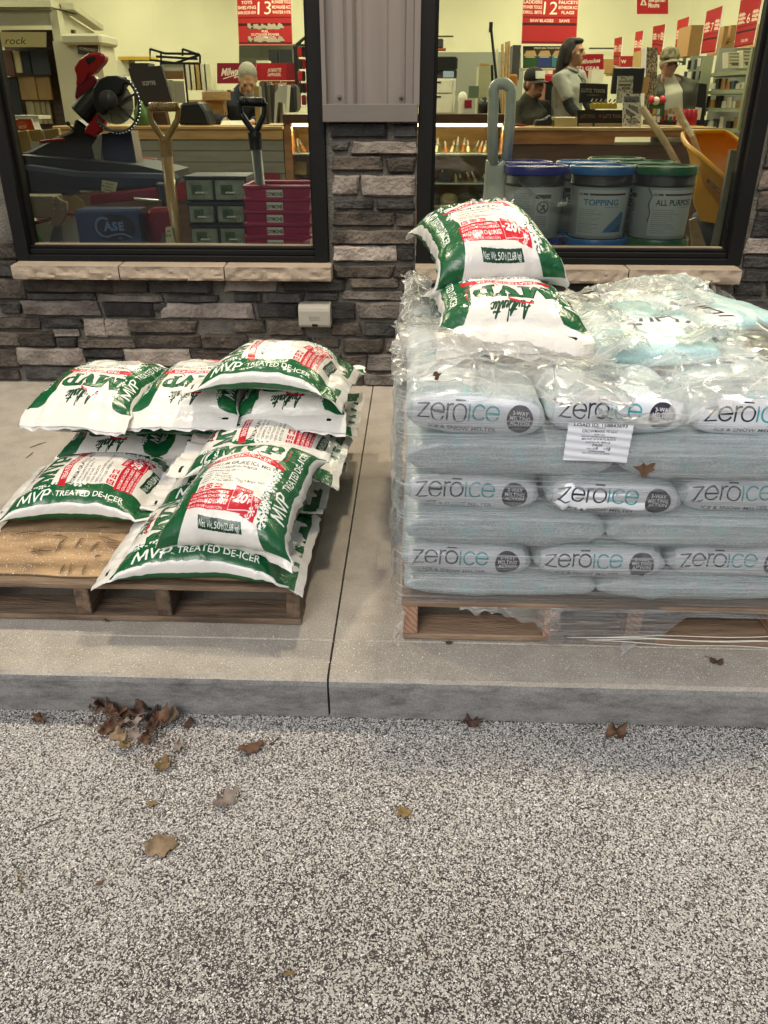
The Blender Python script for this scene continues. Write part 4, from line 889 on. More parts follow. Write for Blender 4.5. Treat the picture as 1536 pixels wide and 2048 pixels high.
# raised loose rim along the back and right side
def rim(u, v):
    t = u; P = spline([(.43, 2.75, .690), (.60, 2.75, .680), (.76, 2.745, .705), (.87, 2.73, .715), (.955, 2.62, .70), (.985, 2.40, .69), (.992, 2.1, .68), (.996, 1.80, .66)], 10)
    a = t*(len(P)-1.001); i = int(a); p = Vector(P[i]).lerp(Vector(P[i+1]), a-i); c = Vector((.72, 2.30, .70)); d = (c-p); d.z = 0; d.normalize()
    return p+d*(.17*v)+Vector((0, 0, -.02*v*v+.008*noise.noise(Vector((t*16, v*3, 1)))+.004*noise.noise(Vector((t*60, v*5, 2)))))
mb = MB(); mb.grid(rim, 130, 16); mb.hasuv = False; mb.build('loose_rim', film_mat('thin rim film', .02, .30, (1, 1, 1), 14, .8, 12, gl=.22, col=(.8, .78, .68), rough=.28, crease=9), wrap, smooth=True, fix=False)
mb = MB(); mb.tube([rim(i/90, 0) for i in range(91)], .0028, 6); mb.build('rolled_edge', mat('rolled film edge', (.7, .68, .6), .25, var=.1), wrap, smooth=True)
# film stretched over the right half of the pallet ends, torn shreds
def low(u, v):
    x = .36+.50*u; z = .008+.108*v; return Vector((x, 1.703+.004*noise.noise(Vector((x*12, z*90, 3))), z+(.006*noise.noise(Vector((x*20, 1, 1))) if v in (0, 1) else 0)))
def lowtri(u, v):
    x = .36+.63*u; hi = .118; b = .012+.085*max(0, min(1, (u-.42)/.12))*(1 if u < .98 else .9); b = b if u > .36 else .01; z = b+(hi-b)*v
    return Vector((x, 1.704+.004*noise.noise(Vector((x*12, z*90, 3))), z))
M_FILM2 = film_mat('streaked film', .05, .42, (1.2, 1.2, 30), 5, .8, 9, thr=(.35, .7)); mb = MB(); mb.grid(lowtri, 70, 20); mb.hasuv = False; mb.build('skirt_film', M_FILM2, wrap, smooth=True, fix=False)
mb = MB(); mb.grid(lambda u, v: Vector((.13+.26*u, 1.704+.006*noise.noise(Vector((u*6, v*4, 1))), .116-(.012+.075*u*u+.02*noise.noise(Vector((u*9, 3, 3))))*v)), 40, 10); mb.hasuv = False; mb.build('torn_shred', M_CRINK, wrap, smooth=True, fix=False)
mb = MB(); mb.grid(lambda u, v: Vector((.30+.10*u, 1.70-.01*v, .008+.05*v*u+.004*noise.noise(Vector((u*9, v*9, 2))))), 12, 10); mb.hasuv = False; mb.build('torn_shred', M_CRINK, wrap, fix=False)
mb = MB(); mb.grid(lambda u, v: Vector((-.025-.02*v+.02*u+.01*noise.noise(Vector((v*6, u*3, 1))), 1.70-.02*v*u, .095-.10*v+.01*u)), 10, 20); mb.hasuv = False; mb.build('torn_shred', M_CRINK, wrap, fix=False)
mb = MB(); mb.grid(lambda u, v: Vector((.55+.045*u*v-.02*(1-v), 1.655+.05*v, .002+.014*v+.004*abs(noise.noise(Vector((u*8, v*8, 5)))))), 6, 8); mb.hasuv = False; mb.build('torn_shred', M_CRINK, wrap, fix=False)
for i in range(10, 14):                                          # taut bright strands in the film
    g = rnd(i+50); z = g.uniform(.13, .58); xa, xb = g.uniform(-.02, .5), g.uniform(.5, 1.05); dz = g.uniform(-.02, .05)
    if i > 9: z = g.uniform(.02, .05); xa, xb = g.uniform(.36, .5), .985; dz = g.uniform(-.015, .02)
    mb = MB(); mb.tube([(xa+(xb-xa)*k/10, 1.7055 if i <= 9 else 1.698, z+dz*k/10+.003*math.sin(k+i)) for k in range(11)], [.0005]+[.0011]*9+[.0005], 5); mb.build('film_strand', bpy.data.materials['rolled film edge'], wrap)
# delivery sheet under the film
c = Canvas(.20, .105, 2200, (232, 236, 244)); K = (22, 22, 26)
for s, y, h, b, w in (('LOAD ID: 158843693', .049, .0085, .02, .165), ('EASTON, PA', .0415, .0035, 0, .03), ('GROWMARK FS LLC', .032, .0075, .012, .11), ('SHIP TO:', .0235, .004, .01, .03), ('EASTON PENNSYLVANIA DIVISION', .0165, .0042, .01, .105), ('3850 EAST GATE BLVD, BLDG B', .0095, .0042, .01, .105), ('EASTON, PA 18045 US', .002, .0042, .01, .075), ('PA09', -.007, .0075, .015, .03), ('PALLET        OF', -.0165, .0045, 0, .062), ('PO#0001023295', -.0235, .004, .01, .05), ('DELIVERY DATE 10/13/2025', -.0305, .0042, 0, .085)): c.text(s, .0, y, h, K, bold=b, fit=-w)
c.text('9', .000, -.016, .008, K, -.1, .02); c.text('18', .036, -.016, .009, K, -.15, .02, .2)
p, q = aty(1125, 919, 1.705), aty(1264, 846, 1.705)
mb = MB(); mb.grid(lambda u, v: Vector((p.x+(q.x-p.x)*u+.004*v, 1.7015+.0015*math.sin(v*30+u*4)+.001*noise.noise(Vector((u*5, v*20, 1))), p.z+(q.z-p.z)*v-.004*u)), 24, 30)
o = mb.build('delivery_sheet', cmat('printed delivery sheet', c, .5, .4), smooth=True, fix=False); tag(o, 'white printed delivery sheet stuck in the wrap of the right pallet', 'paper')
# ------------------------------------------------------------------ shop interior seen through the glass
M_CREAM = mat('cream painted wall', (.62, .58, .40), .8, var=.05, scale=1.5)
M_GREYW = mat('grey green wall', (.20, .20, .16), .8, var=.06, scale=2)
M_CEIL = mat('dark shop ceiling', (.12, .12, .11), .9)
BYW = 16.0
mb = MB(); mb.box(-9, BYW, 0, 9, BYW+.1, 3.8); tag(mb.build('back_wall', M_CREAM), kind='structure')
mb = MB(); mb.box(-9.1, 4.0, 0, -9, BYW, 3.8); mb.box(9, 4.0, 0, 9.1, BYW, 3.8); tag(mb.build('side_wall', M_CREAM), kind='structure')
mb = MB(); mb.box(-9.1, 4.02, 3.8, 9.1, BYW+.1, 3.9); tag(mb.build('ceiling', M_CEIL), kind='structure')
a, b = aty(868, 240, BYW-.4), aty(1050, 104, BYW-.4)
mb = MB(); mb.box(a.x, BYW-.4, 0, b.x, BYW-.01, b.z); tag(mb.build('grey_partition', M_GREYW), 'low grey partition wall behind the white printer', 'partition')
mb = MB(); mb.box(-1.80, 4.02, 0, 1.45, 5.2, .32); tag(mb.build('window_display_floor', mat('dark display floor', (.05, .045, .04), .6)), kind='structure')
M_TUBE = mat('shop light panel', (1, .95, .74), .5, var=0, emit=6); k = 0
for ly, e in ((5.4, 14), (8.2, 80), (11.2, 84), (14.2, 88)):
    for lx in (-5.0, -1.4, 2.2, 5.8):
        t = thing('ceiling_light', f"flat shop ceiling light, {['nearest the windows', 'over the counter', 'over the middle aisles', 'by the back wall'][k//4]}, {['far left', 'left of centre', 'right of centre', 'far right'][k % 4]}", 'ceiling light', (lx, ly, 3.70), 'shop ceiling lights'); k += 1
        mb = MB(); mb.box(lx-.62, ly-.32, 3.715, lx+.62, ly+.32, 3.795); mb.build('housing', M_TRIMW, t)
        mb = MB(); mb.box(lx-.58, ly-.28, 3.70, lx+.58, ly+.28, 3.714); mb.build('diffuser', M_TUBE, t)
        ld = bpy.data.lights.new('shop_light', 'AREA'); ld.shape = 'RECTANGLE'; ld.size = 1.1; ld.size_y = .5; ld.energy = e; ld.color = (1, .92, .62)
        lo = bpy.data.objects.new('shop_light', ld); COL.objects.link(lo); lo.location = (0, 0, -.02); lo.parent = t
def pb(mb, x0, y0, x1, y1, Y, dep, m=0):                       # box whose front is read from the photo at depth Y
    p, q = aty(x0, y1, Y), aty(x1, y0, Y); mb.box(p.x, Y, p.z, q.x, Y+dep, q.z, m); return p, q
def pbox(name, r, Y, dep, m, par=None, lab=None, cat=None, grp=None, bev=0):
    mb = MB(); pb(mb, *r, Y, dep); o = mb.build(name, m, par, bev=bev)
    return tag(o, lab, cat, grp) if lab else o
def ppoly(mb, pts, Y, dep, m=0):                               # outline at depth Y given real thickness
    P = [aty(x, y, Y) for x, y in pts]; mb.prism([(p.x, p.z) for p in P], (0, Y, 0), (1, 0, 0), (0, 0, 1), (0, dep, 0), m)
def pline(mb, pts, Y, r, n=8, m=0): mb.tube([aty(x, y, Y if not isinstance(Y, (list, tuple)) else Y[i]) for i, (x, y) in enumerate(pts)], r, n, m)
def pcard(name, quad, Y, cv, par=None, lab=None, cat=None, grp=None, th=.012, rough=.5, back=None):   # printed sheet or board: quad TL TR BR BL
    Ys = Y if isinstance(Y, (list, tuple)) else [Y]*4; P = [aty(x, y, yy) for (x, y), yy in zip(quad, Ys)]
    nrm = (P[1]-P[0]).cross(P[3]-P[0]).normalized(); nrm = nrm if nrm.y > 0 else -nrm; Q = [p+nrm*th for p in P]
    mb = MB(); mb.card(P[3], P[2], P[1], P[0], 0); mb.add(P+Q, [(4, 7, 6, 5), (0, 4, 5, 1), (1, 5, 6, 2), (2, 6, 7, 3), (3, 7, 4, 0)], 1)
    o = mb.build(name, [cmat(name+' print', cv, rough, .3) if isinstance(cv, Canvas) else cv, back or M_TRIMW], par, fix=False)
    return tag(o, lab, cat, grp) if lab else o
def rq(x0, y0, x1, y1): return [(x0, y0), (x1, y0), (x1, y1), (x0, y1)]
PL = lambda n, c, r=.4, **k: mat(n, S(*c), r, var=.06, **k)
M_RED = PL('red painted', (168, 22, 30), .35); M_DRED = PL('dark red plastic', (120, 18, 40), .35); M_BLK = PL('black plastic', (22, 22, 24), .4); M_DGREY = PL('dark grey plastic', (60, 58, 60), .5)
M_WHT = PL('off white plastic', (205, 200, 180), .45); M_KRAFT = PL('kraft carton', (150, 112, 66), .8); M_GOLD = PL('tan board', (170, 140, 80), .6); M_CHROME = mat('bright steel', (.6, .6, .58), .2, 1, var=.05)
M_OAK = mat('stained oak', (.22, .095, .035), .4, col2=(.36, .17, .065), scale=4, stretch=(1, 1, 7)); M_OAKL = mat('light oak', (.42, .25, .10), .4, col2=(.52, .33, .14), scale=4, stretch=(1, 7, 7)); M_SLAT = mat('grey green plank', (.20, .19, .145), .6, var=.12, scale=3, stretch=(1, 9, 9))
M_DKW = mat('dark wood', (.06, .028, .014), .4, col2=(.10, .05, .025), scale=4, stretch=(1, 8, 8))
# --- counters and the lit display case
CY = 8.0
t = thing('service_counter', 'long service counter with grey plank front and light wood edge', 'counter', (aty(400, 300, CY).x, CY+.3, 0))
xa, xb = aty(112, 255, CY).x, aty(566, 255, CY).x; zt = aty(400, 252, CY).z
mb = MB(); mb.box(xa-.02, CY-.03, zt-.028, xb, CY+.75, zt); mb.build('countertop', M_OAKL, t, bev=.004)
mb = MB(); mb.box(xa, CY-.012, zt-.11, xb-.004, CY+.02, zt-.030); mb.build('edge_board', M_OAKL, t)
z = zt-.112
for k in range(4): mb = MB(); mb.box(xa, CY+.002, z-.092, xb-.003, CY+.02, z); mb.build('plank', M_SLAT, t, bev=.004); z -= .096
mb = MB(); mb.box(xa+.7, CY-.03, .45, xb-.05, CY+.001, z+.10); mb.build('red_panel', M_DRED, t)
mb = MB(); mb.box(xa, CY+.021, 0, xb, CY+.7, zt-.03); mb.build('carcass', M_DKW, t)
t = thing('checkout_counter', 'long checkout counter with dark wood front and lighter edge', 'counter', (aty(1250, 300, CY).x, CY+.3, 0))
xa, xb = aty(1022, 255, CY).x, aty(1432, 250, CY).x; zt = aty(1200, 254, CY).z
mb = MB(); mb.box(xa, CY-.03, zt-.028, xb, CY+.7, zt); mb.build('countertop', M_OAKL, t, bev=.004)
mb = MB(); mb.box(xa+.003, CY-.012, zt-.14, aty(1232, 255, CY).x, CY+.02, zt-.030); mb.box(aty(1232, 255, CY).x+.003, CY-.012, zt-.08, xb-.004, CY+.02, zt-.030); mb.build('edge_board', M_OAK, t)
mb = MB(); mb.box(xa+.003, CY+.002, 0, xb-.004, CY+.65, zt-.145); mb.build('front', M_DKW, t)
t = thing('display_case', 'lit wooden display case with knives and caps on its shelves', 'display case', (aty(770, 300, CY).x, CY+.25, 0))
xa, xb = aty(566, 255, CY).x+.004, aty(1020, 255, CY).x; zt = aty(770, 228, CY).z; z1 = aty(770, 246, CY).z
mb = MB(); mb.box(xa, CY-.02, z1, xb, CY+.5, zt); mb.build('top', M_DKW, t, bev=.004)
mb = MB(); mb.box(xa, CY, 0, xa+.07, CY+.48, z1-.001); mb.box(xb-.06, CY, 0, xb, CY+.48, z1-.001); mb.build('post', M_OAK, t)
mb = MB(); mb.box(xa+.071, CY+.44, .3, xb-.061, CY+.47, z1-.002); mb.build('back_board', M_OAKL, t)
zs_ = [aty(770, y, CY).z for y in (308, 366, 420)]
M_SHELF = mat('glass shelf', (.35, .42, .36), .1, var=0); 
for k, zz in enumerate(zs_): mb = MB(); mb.box(xa+.072, CY+.02, zz-.012-(.02 if k == 2 else 0), xb-.062, CY+.435, zz); mb.build('shelf', M_SHELF if k < 2 else M_OAK, t)
mb = MB(); mb.box(xa+.072, CY+.004, .1, xb-.062, CY+.43, zs_[2]-.04); mb.build('base_panel', M_OAK, t)
mb = MB(); mb.box(xa+.08, CY+.02, z1-.03, xb-.07, CY+.05, z1-.004); mb.build('strip_lamp', mat('warm strip lamp', (1, .78, .42), .4, var=0, emit=5), t)
for dx in (.18, .82):
    ld = bpy.data.lights.new('case_light', 'AREA'); ld.shape = 'RECTANGLE'; ld.size = .9; ld.size_y = .05; ld.energy = 9; ld.color = (1, .72, .36)
    lo = bpy.data.objects.new('case_light', ld); COL.objects.link(lo); lo.location = Vector((xa+(xb-xa)*dx, CY+.07, z1-.04))-_wo(t); lo.parent = t; lo.rotation_euler = (R(-25), 0, 0)
M_KN = mat('knife blade', (.7, .68, .6), .22, .8, var=.1); M_KH = [PL('bone knife handle', (190, 176, 140)), PL('green knife handle', (70, 84, 60)), PL('amber knife handle', (150, 96, 40))]
def knife(px_, py_, Y, h, tilt, k, lab):
    b = aty(px_, py_, Y); t2 = thing('knife', lab, 'knife', b, 'open knives standing in the display case'); d = Vector((math.sin(tilt), 0, math.cos(tilt))); n = Vector((d.z, 0, -d.x)); w = .012
    mb = MB(); mb.prism([(-w, 0), (w, 0), (w*.9, h*.45), (-w*.9, h*.45)], b, n, d, (0, .012, 0)); mb.build('handle', M_KH[k % 3], t2)
    mb = MB(); mb.prism([(-w*.8, h*.46), (w*.8, h*.46), (w*.7, h*.8), (0, h), (-w*.8, h*.9)], b+Vector((0, .004, 0)), n, d, (0, .003, 0)); mb.build('blade', M_KN, t2)
g = rnd(12); ORD = 'first second third fourth fifth sixth seventh eighth ninth tenth first second third'.split()
for k, x in enumerate([872, 882, 892, 902, 913, 925, 936, 948, 958, 968, 598, 610, 622]): knife(x, 304, CY+.16+.05*(k % 2), g.uniform(.10, .15), g.uniform(-.5, .5), k, f"open {['bone', 'green', 'amber'][k % 3]} handled knife, upper case shelf, {ORD[k]} {'right' if k < 10 else 'left'} of the pillar")
for k, x in enumerate([866, 875, 912, 922, 940, 952, 964]): knife(x, 364, CY+.16+.05*(k % 2), g.uniform(.07, .12), g.uniform(-.5, .5), k+1, f"open {['bone', 'green', 'amber'][(k+1) % 3]} handled knife, middle glass shelf, {ORD[k]} from the pillar")
pbox('gift_tin', (876, 346, 903, 364), CY+.12, .08, M_DGREY, None, 'small dark tin on the middle shelf of the lit case', 'tin')
pbox('box', (584, 323, 612, 349), CY+.15, .03, M_GOLD, None, 'tan card box leaning in the left end of the lit case', 'box')
def cap(px_, py_, Y, lab, crown, bill, text, tcol, face=0):
    b = aty(px_, py_, Y); t2 = thing('baseball_cap', lab, 'cap', b, 'caps on the bottom shelf of the display case')
    mb = MB(); mb.lathe([(.088, .02), (.090, .045), (.086, .075), (.070, .102), (.045, .118), (.012, .124), (.006, .128)], b, 20); mb.build('crown', crown, t2, smooth=True)
    def f(u, v): a = (u-.5)*2.2; r = .088+.075*v*math.cos(a*.75); return b+Vector((r*math.sin(a), -r*math.cos(a), .026-.02*v-.012*abs(u-.5)))
    mb = MB(); mb.grid(f, 14, 5); mb.grid(lambda u, v: f(u, v)+Vector((0, 0, -.004)), 14, 5); mb.hasuv = False; mb.build('bill', bill, t2, smooth=True)
    c = Canvas(.09, .05, 1500, text[1]); c.text(text[0], 0, 0, .022, tcol, .12, .02, .3, fit=.075)
    mb = MB(); mb.grid(lambda u, v: b+Vector((.092*math.sin((u-.5)*.95), -.092*math.cos((u-.5)*.95)+.022*v*v, .042+.04*v)), 8, 4); mb.build('emblem', cmat('cap emblem', c, .8), t2)
M_CAPG = PL('tan cap cloth', (132, 120, 88), .9); M_CAPD = PL('olive cap cloth', (58, 56, 40), .9); M_CAPK = PL('black cap cloth', (34, 34, 32), .9)
cap(862, 413, CY+.14, 'olive cap at the left end of the bottom shelf, half behind the window frame', M_CAPD, M_CAPG, ('Case', (58, 56, 40)), (200, 190, 160)); cap(897, 413, CY+.14, 'tan cap with red lettering on the bottom shelf', M_CAPG, M_WHT, ('Case', (170, 158, 130)), (190, 40, 30))
cap(935, 413, CY+.14, 'dark olive cap with white lettering on the bottom shelf', M_CAPD, M_CAPD, ('Case', (58, 56, 40)), (225, 220, 200)); cap(968, 413, CY+.14, 'black cap at the right end of the bottom shelf', M_CAPK, M_CAPK, ('Case', (34, 34, 32)), (225, 220, 200))
# --- hanging signs
WHT = (240, 226, 205)
def aisle(num, L, Rr, low):
    c = Canvas(.78, .92, 420, (168, 34, 36))
    c.rect(-.39, -.075, .39, -.055, (112, 14, 20)); c.rect(-.39, -.185, .39, -.145, (62, 8, 14)); c.rect(-.39, -.44, .39, -.42, (90, 10, 16)); c.rect(-.39, -.46, .39, -.452, (215, 150, 140))
    for s in (-.386, .386): c.rect(s-.006, -.46, s+.006, .46, (215, 170, 150))
    c.text(num, 0, .075, .19, WHT, 0, -.002, .05, fit=.19)
    for k, (a, b) in enumerate(zip(L, Rr)): c.text(a, -.245, .155-.073*k, .046, WHT, bold=.02, fit=.26); c.text(b, .245, .155-.073*k, .046, WHT, bold=.02, fit=.26)
    if not L:                                                   # rows too far away to read
        for k in range(3):
            for x in (-.245, .245): c.speck(26, (226, 190, 172), .05, 5+k, (x-.12, .135-.073*k, x+.09, .165-.073*k))
    for s, y, h, w in low: c.text(s, 0, y, h, WHT, bold=.02, fit=w)
    return c
c = aisle('13', ('TOYS', 'SHELVING', 'BARN DOOR HDW'), ('MILWAUKEE TOOLS', 'MILWAUKEE ACC', 'WATER HTR'), (('FUEL', -.262, .032, .2), ('OUTDOOR POWER', -.308, .034, .40), ('EQUIPMENT', -.350, .034, .27)))
for y in (-.215, -.40): c.rect(-.25, y-.02, .25, y+.025, (70, 66, 56)); c.speck(60, (170, 160, 140), .05, 3, (-.25, y-.02, .25, y+.02))
pcard('aisle_sign', [(471, -38), (581, -41), (586, 90), (477, 90)], 12.0, c, None, 'red hanging aisle sign numbered thirteen above the pegboard in the left window', 'sign', 'red aisle signs')
c = aisle('12', ('LADDERS', 'POWER TOOLS', 'DRILL BITS'), ('FAUCETS', 'BATHROOM ACC', 'FLAGS'), (('SAW BLADES     SAWS', -.112, .042, .55),))
pcard('aisle_sign', [(1047, -40), (1160, -38), (1153, 89), (1042, 88)], 12.0, c, None, 'red hanging aisle sign numbered twelve above the wood screw display', 'sign', 'red aisle signs')
c = Canvas(.7, .44, 420, (186, 30, 36)); c.poly([(-.27, -.06), (-.12, -.06), (-.195, .09)], WHT); c.poly([(-.225, -.045), (-.165, -.045), (-.195, .02)], (186, 30, 36)); c.text('Benjamin', .1, .045, .085, WHT, bold=.04, fit=.36); c.text('Moore', .03, -.055, .085, WHT, bold=.04, fit=.24); c.stroke([(-.345, -.215), (.345, -.215), (.345, .215), (-.345, .215)], .01, (225, 190, 180), True)
pcard('paint_sign', rq(1273, -22, 1337, 29), 13.5, c, None, 'red sign with a white triangle emblem and Benjamin Moore', 'sign')
SG = [('11', [(1229, 77), (1245, 73), (1240, 133), (1226, 130)], 15.2), ('10', [(1271, 64), (1287, 61), (1278, 128), (1265, 126)], 14.0), ('9', [(1306, 53), (1331, 48), (1323, 112), (1303, 106)], 12.8), ('8', [(1355, 41), (1379, 33), (1368, 116), (1348, 115)], 11.6), ('7', [(1413, 23), (1446, 11), (1430, 105), (1401, 108)], 10.4), ('6', [(1481, 1), (1526, -12), (1506, 90), (1467, 97)], 9.2)]
for n_, q, Y in SG: pcard('aisle_sign', q, [Y+.25, Y, Y, Y+.25], aisle(n_, (), (), ((('COLORS', -.34, .05, .4),) if n_ == '6' else ())), None, f"red slanted aisle sign, {dict(zip(('6', '7', '8', '9', '10', '11'), ('nearest', 'second nearest', 'third nearest', 'third farthest', 'second farthest', 'farthest')))[n_]} in the slanted row of six", 'sign', 'red aisle signs')
c = Canvas(.9, .45, 420, (140, 24, 50)); script = [(-.28, -.1), (-.24, .12), (-.2, .0), (-.15, .13), (-.12, -.06)]; c.text('Milwaukee', .0, .05, .16, WHT, .06, .03, .25, fit=.72); c.stroke([(-.3, -.12), (.0, -.03), (-.05, -.1), (.3, .0)], .02, WHT)
pcard('tool_banner', rq(434, 126, 512, 167), 11.0, c, None, 'dark red banner with white script and a lightning bolt', 'banner')
c = Canvas(.9, .38, 420, (186, 30, 40)); c.text('JOBSITE', -.05, .04, .07, WHT, .03, .03, .2, fit=.3); c.text('APPAREL', -.05, -.06, .07, WHT, .03, .03, .2, fit=.3); c.rect(.22, -.19, .45, .19, (150, 22, 36))
pcard('apparel_banner', rq(512, 126, 594, 161), 11.05, c, None, 'red banner lettered JOBSITE APPAREL', 'banner')
c = Canvas(.9, .6, 300, (150, 22, 44)); c.text('Milwaukee', -.1, .24, .10, WHT, .06, .03, .25, fit=.45)
pcard('red_cabinet', rq(520, 162, 602, 216), 11.3, c, None, 'red cabinet front under the jobsite banner', 'cabinet', th=.5)
c = Canvas(.9, .7, 420, (170, 16, 34)); c.text('RED GEAR', .0, -.05, .11, WHT, .0, .03, fit=.75); c.text('Milwaukee', .1, .16, .12, WHT, .1, .03, .25, fit=.5)
pcard('gear_banner', rq(1140, 108, 1207, 158), 11.0, c, None, 'bright red banner lettered RED GEAR behind the standing woman', 'banner')
c = Canvas(.5, .4, 420, (160, 30, 30)); c.text('W', -.12, .0, .12, WHT, bold=.03); pcard('wear_banner', rq(1240, 112, 1268, 134), 14.6, c, None, 'small red banner low on the back wall between aisle signs', 'banner')
c = Canvas(.9, .5, 420, (60, 50, 42)); c.rect(-.45, .17, .45, .25, (26, 22, 22)); c.text('STRUCTURAL WOOD SCREWS', .08, .205, .04, WHT, bold=.02, fit=.6)
for k, (cc, x) in enumerate((((46, 84, 44), -.30), ((42, 60, 120), .0), ((60, 120, 132), .30))): c.rect(x-.14, -.22, x+.14, .02, cc); c.poly([(x-.14, .02), (x+.14, .02), (x+.10, .15), (x-.08, .14)], (196, 160, 108)); c.rect(x-.1, -.01, x+.1, .01, (220, 215, 200))
pcard('screw_display', rq(1046, 92, 1132, 136), 10.8, c, None, 'dark display board lettered STRUCTURAL WOOD SCREWS', 'display board', th=.2)
# --- rear left: pegboard, gloves, railing, shelf strip
c = Canvas(1.0, .4, 400, (96, 98, 80))
for i in range(40):
    for j in range(14): c.ell(-.48+i*.025, -.18+j*.026, .004, .004, (40, 42, 34))
t = pcard('pegboard', rq(478, 88, 590, 128), 12.3, c, None, 'grey pegboard under the 13 sign', 'pegboard')
for k, (x0, y0, x1, y1, m, l) in enumerate([(538, 99, 554, 126, M_BLK, 'slim black tool case'), (560, 99, 584, 126, M_BLK, 'wide black tool case')]): pbox('tool_case', (x0, y0, x1, y1), 11.7, .2, m, None, l+' on top of the red banners', 'case', 'tool cases over the banners')
pbox('carton', (513, 121, 537, 127), 11.4, .2, M_WHT, None, 'low white carton on top of the red banners', 'carton')
t = thing('glove_rack', 'rack crowded with red and black work gloves', 'rack', aty(610, 216, 10.6)); mb = MB(); pb(mb, 592, 88, 627, 92, 10.6, .4); pb(mb, 592, 92, 595, 214, 10.9, .1); mb.build('frame', M_BLK, t)
g = rnd(6)
for r_ in range(5):
    for k in range(4):
        x, y = 594+k*9+g.uniform(-2, 2), 94+r_*24; mb = MB(); pb(mb, x, y, x+8, y+20, 10.6+.05*(k % 2), .05); mb.build('glove', [M_RED, M_DRED, M_BLK, M_RED][g.randrange(4)], t, bev=.01)
mb = MB(); pline(mb, [(590, 92), (640, 50)], 14.5, .022); pline(mb, [(590, 108), (640, 66)], 14.5, .016)
for k in range(6): pline(mb, [(592+k*9, 91-k*7.6), (592+k*9, 112-k*7.6)], 14.5, .012)
tag(mb.build('stair_railing', M_BLK), 'black stair railing climbing along the back wall', 'railing')
mb = MB(); pb(mb, 236, 113, 300, 120, 12.0, .4); tag(mb.build('yellow_shelf', PL('yellow shelf', (190, 150, 40))), 'long yellow shelf strip on the back wall behind the saw', 'shelf')
pbox('carton', (236, 121, 256, 150), 12.1, .3, M_WHT, None, 'white carton under the yellow shelf', 'carton'); pbox('carton', (262, 126, 296, 140), 12.1, .3, M_BLK, None, 'black carton under the yellow shelf', 'carton')
# --- cabinet showroom at the left
M_CAB = mat('cream cabinet paint', (.46, .43, .30), .55, var=.05, scale=2)
t = thing('cabinet_showroom', 'cream cabinet display wall with a deep cornice at the left', 'cabinet display', (aty(60, 300, 8.9).x, 9.2, 0))
yc = 8.9; xl, xc = aty(-60, 0, yc).x, aty(96, 0, yc).x
def zc(y): return aty(96, y, yc).z
mb = MB(); mb.box(xl, yc-.10, zc(16), xc+.06, yc+.6, zc(3)); mb.box(xl, yc-.06, zc(20), xc+.03, yc+.6, zc(16)-.002); mb.build('cornice', M_CAB, t)
mb = MB(); mb.box(xl, yc+.0, zc(50), xc, yc+.05, zc(20)-.002); mb.build('fascia', M_CAB, t)
mb = MB(); mb.box(xc-.0, yc-.02, 0, aty(112, 0, yc).x, yc+.1, zc(20)-.003); mb.build('pilaster', M_CAB, t)
x2 = aty(182, 18, 11.5).x; z2 = aty(182, 20, 11.5).z
P = [Vector((xc+.07, yc+.11, 0)), Vector((x2, 11.5, 0))]; d = (P[1]-P[0]); zz = zc(20)-.003
mb = MB(); mb.add([P[0], P[1], P[1]+Vector((-.1, .1, 0)), P[0]+Vector((-.1, .1, 0))]+[p+Vector((0, 0, zz)) for p in (P[0], P[1], P[1]+Vector((-.1, .1, 0)), P[0]+Vector((-.1, .1, 0)))], [(3, 2, 1, 0), (4, 5, 6, 7), (0, 1, 5, 4), (1, 2, 6, 5), (2, 3, 7, 6), (3, 0, 4, 7)]); mb.build('side_wall', M_CAB, t)
n2 = Vector((d.y, -d.x, 0)).normalized()*.12; mb = MB(); mb.add([P[0]+n2+Vector((0, 0, zc(16))), P[1]+n2+Vector((0, 0, zc(16))), P[1]+Vector((0, 0, zc(16))), P[0]+Vector((0, 0, zc(16)))]+[P[0]+n2+Vector((0, 0, zc(3))), P[1]+n2+Vector((0, 0, zc(3))), P[1]+Vector((0, 0, zc(3))), P[0]+Vector((0, 0, zc(3)))], [(3, 2, 1, 0), (4, 5, 6, 7), (0, 1, 5, 4), (1, 2, 6, 5), (2, 3, 7, 6), (3, 0, 4, 7)]); mb.build('cornice', M_CAB, t)
mb = MB(); mb.box(xl, yc+.55, 0, xc, yc+.6, zc(50)); mb.build('rear_panel', M_DKW, t)
c = Canvas(.6, .17, 500, (226, 210, 150)); c.text('rock', .06, -.01, .085, (40, 34, 26), 0, -.005, .1, fit=.16, al='C')
pcard('sign_board', rq(-60, 64, 92, 94), 9.0, c, t)
DC = [PL('walnut door', (70, 44, 26)), PL('oak door', (140, 96, 50)), PL('slate door', (56, 58, 66)), PL('cream door', (170, 158, 120)), PL('black door', (28, 28, 32)), PL('sand door', (160, 128, 76))]
for k, (x0, y0, x1, y1, m) in enumerate([(-20, 100, 22, 152, 0), (24, 102, 38, 146, 3), (38, 101, 56, 150, 4), (57, 100, 94, 150, 2), (2, 154, 33, 230, 4), (34, 152, 68, 200, 5), (68, 152, 98, 200, 5), (58, 202, 66, 248, 3), (70, 202, 78, 248, 3), (82, 202, 88, 248, 3), (92, 202, 98, 248, 3)]): pbox('door_sample', (x0, y0, x1, y1), 9.2+.02*k, .03, DC[m], t, bev=.006)
t = thing('sample_cabinet', 'small cream cabinet with its own cornice and a grey HOMECREST sign', 'cabinet', (aty(168, 250, 8.6).x, 8.8, 0)); Y = 8.6
mb = MB(); a, b = aty(132, 250, Y), aty(198, 82, Y); mb.box(a.x, Y, 0, b.x, Y+.4, b.z); mb.build('body', M_CAB, t)
mb = MB(); a, b = aty(128, 80, Y), aty(206, 68, Y); mb.box(a.x, Y-.08, b.z-.09, b.x, Y+.4, b.z); mb.build('cornice', M_CAB, t, bev=.02)
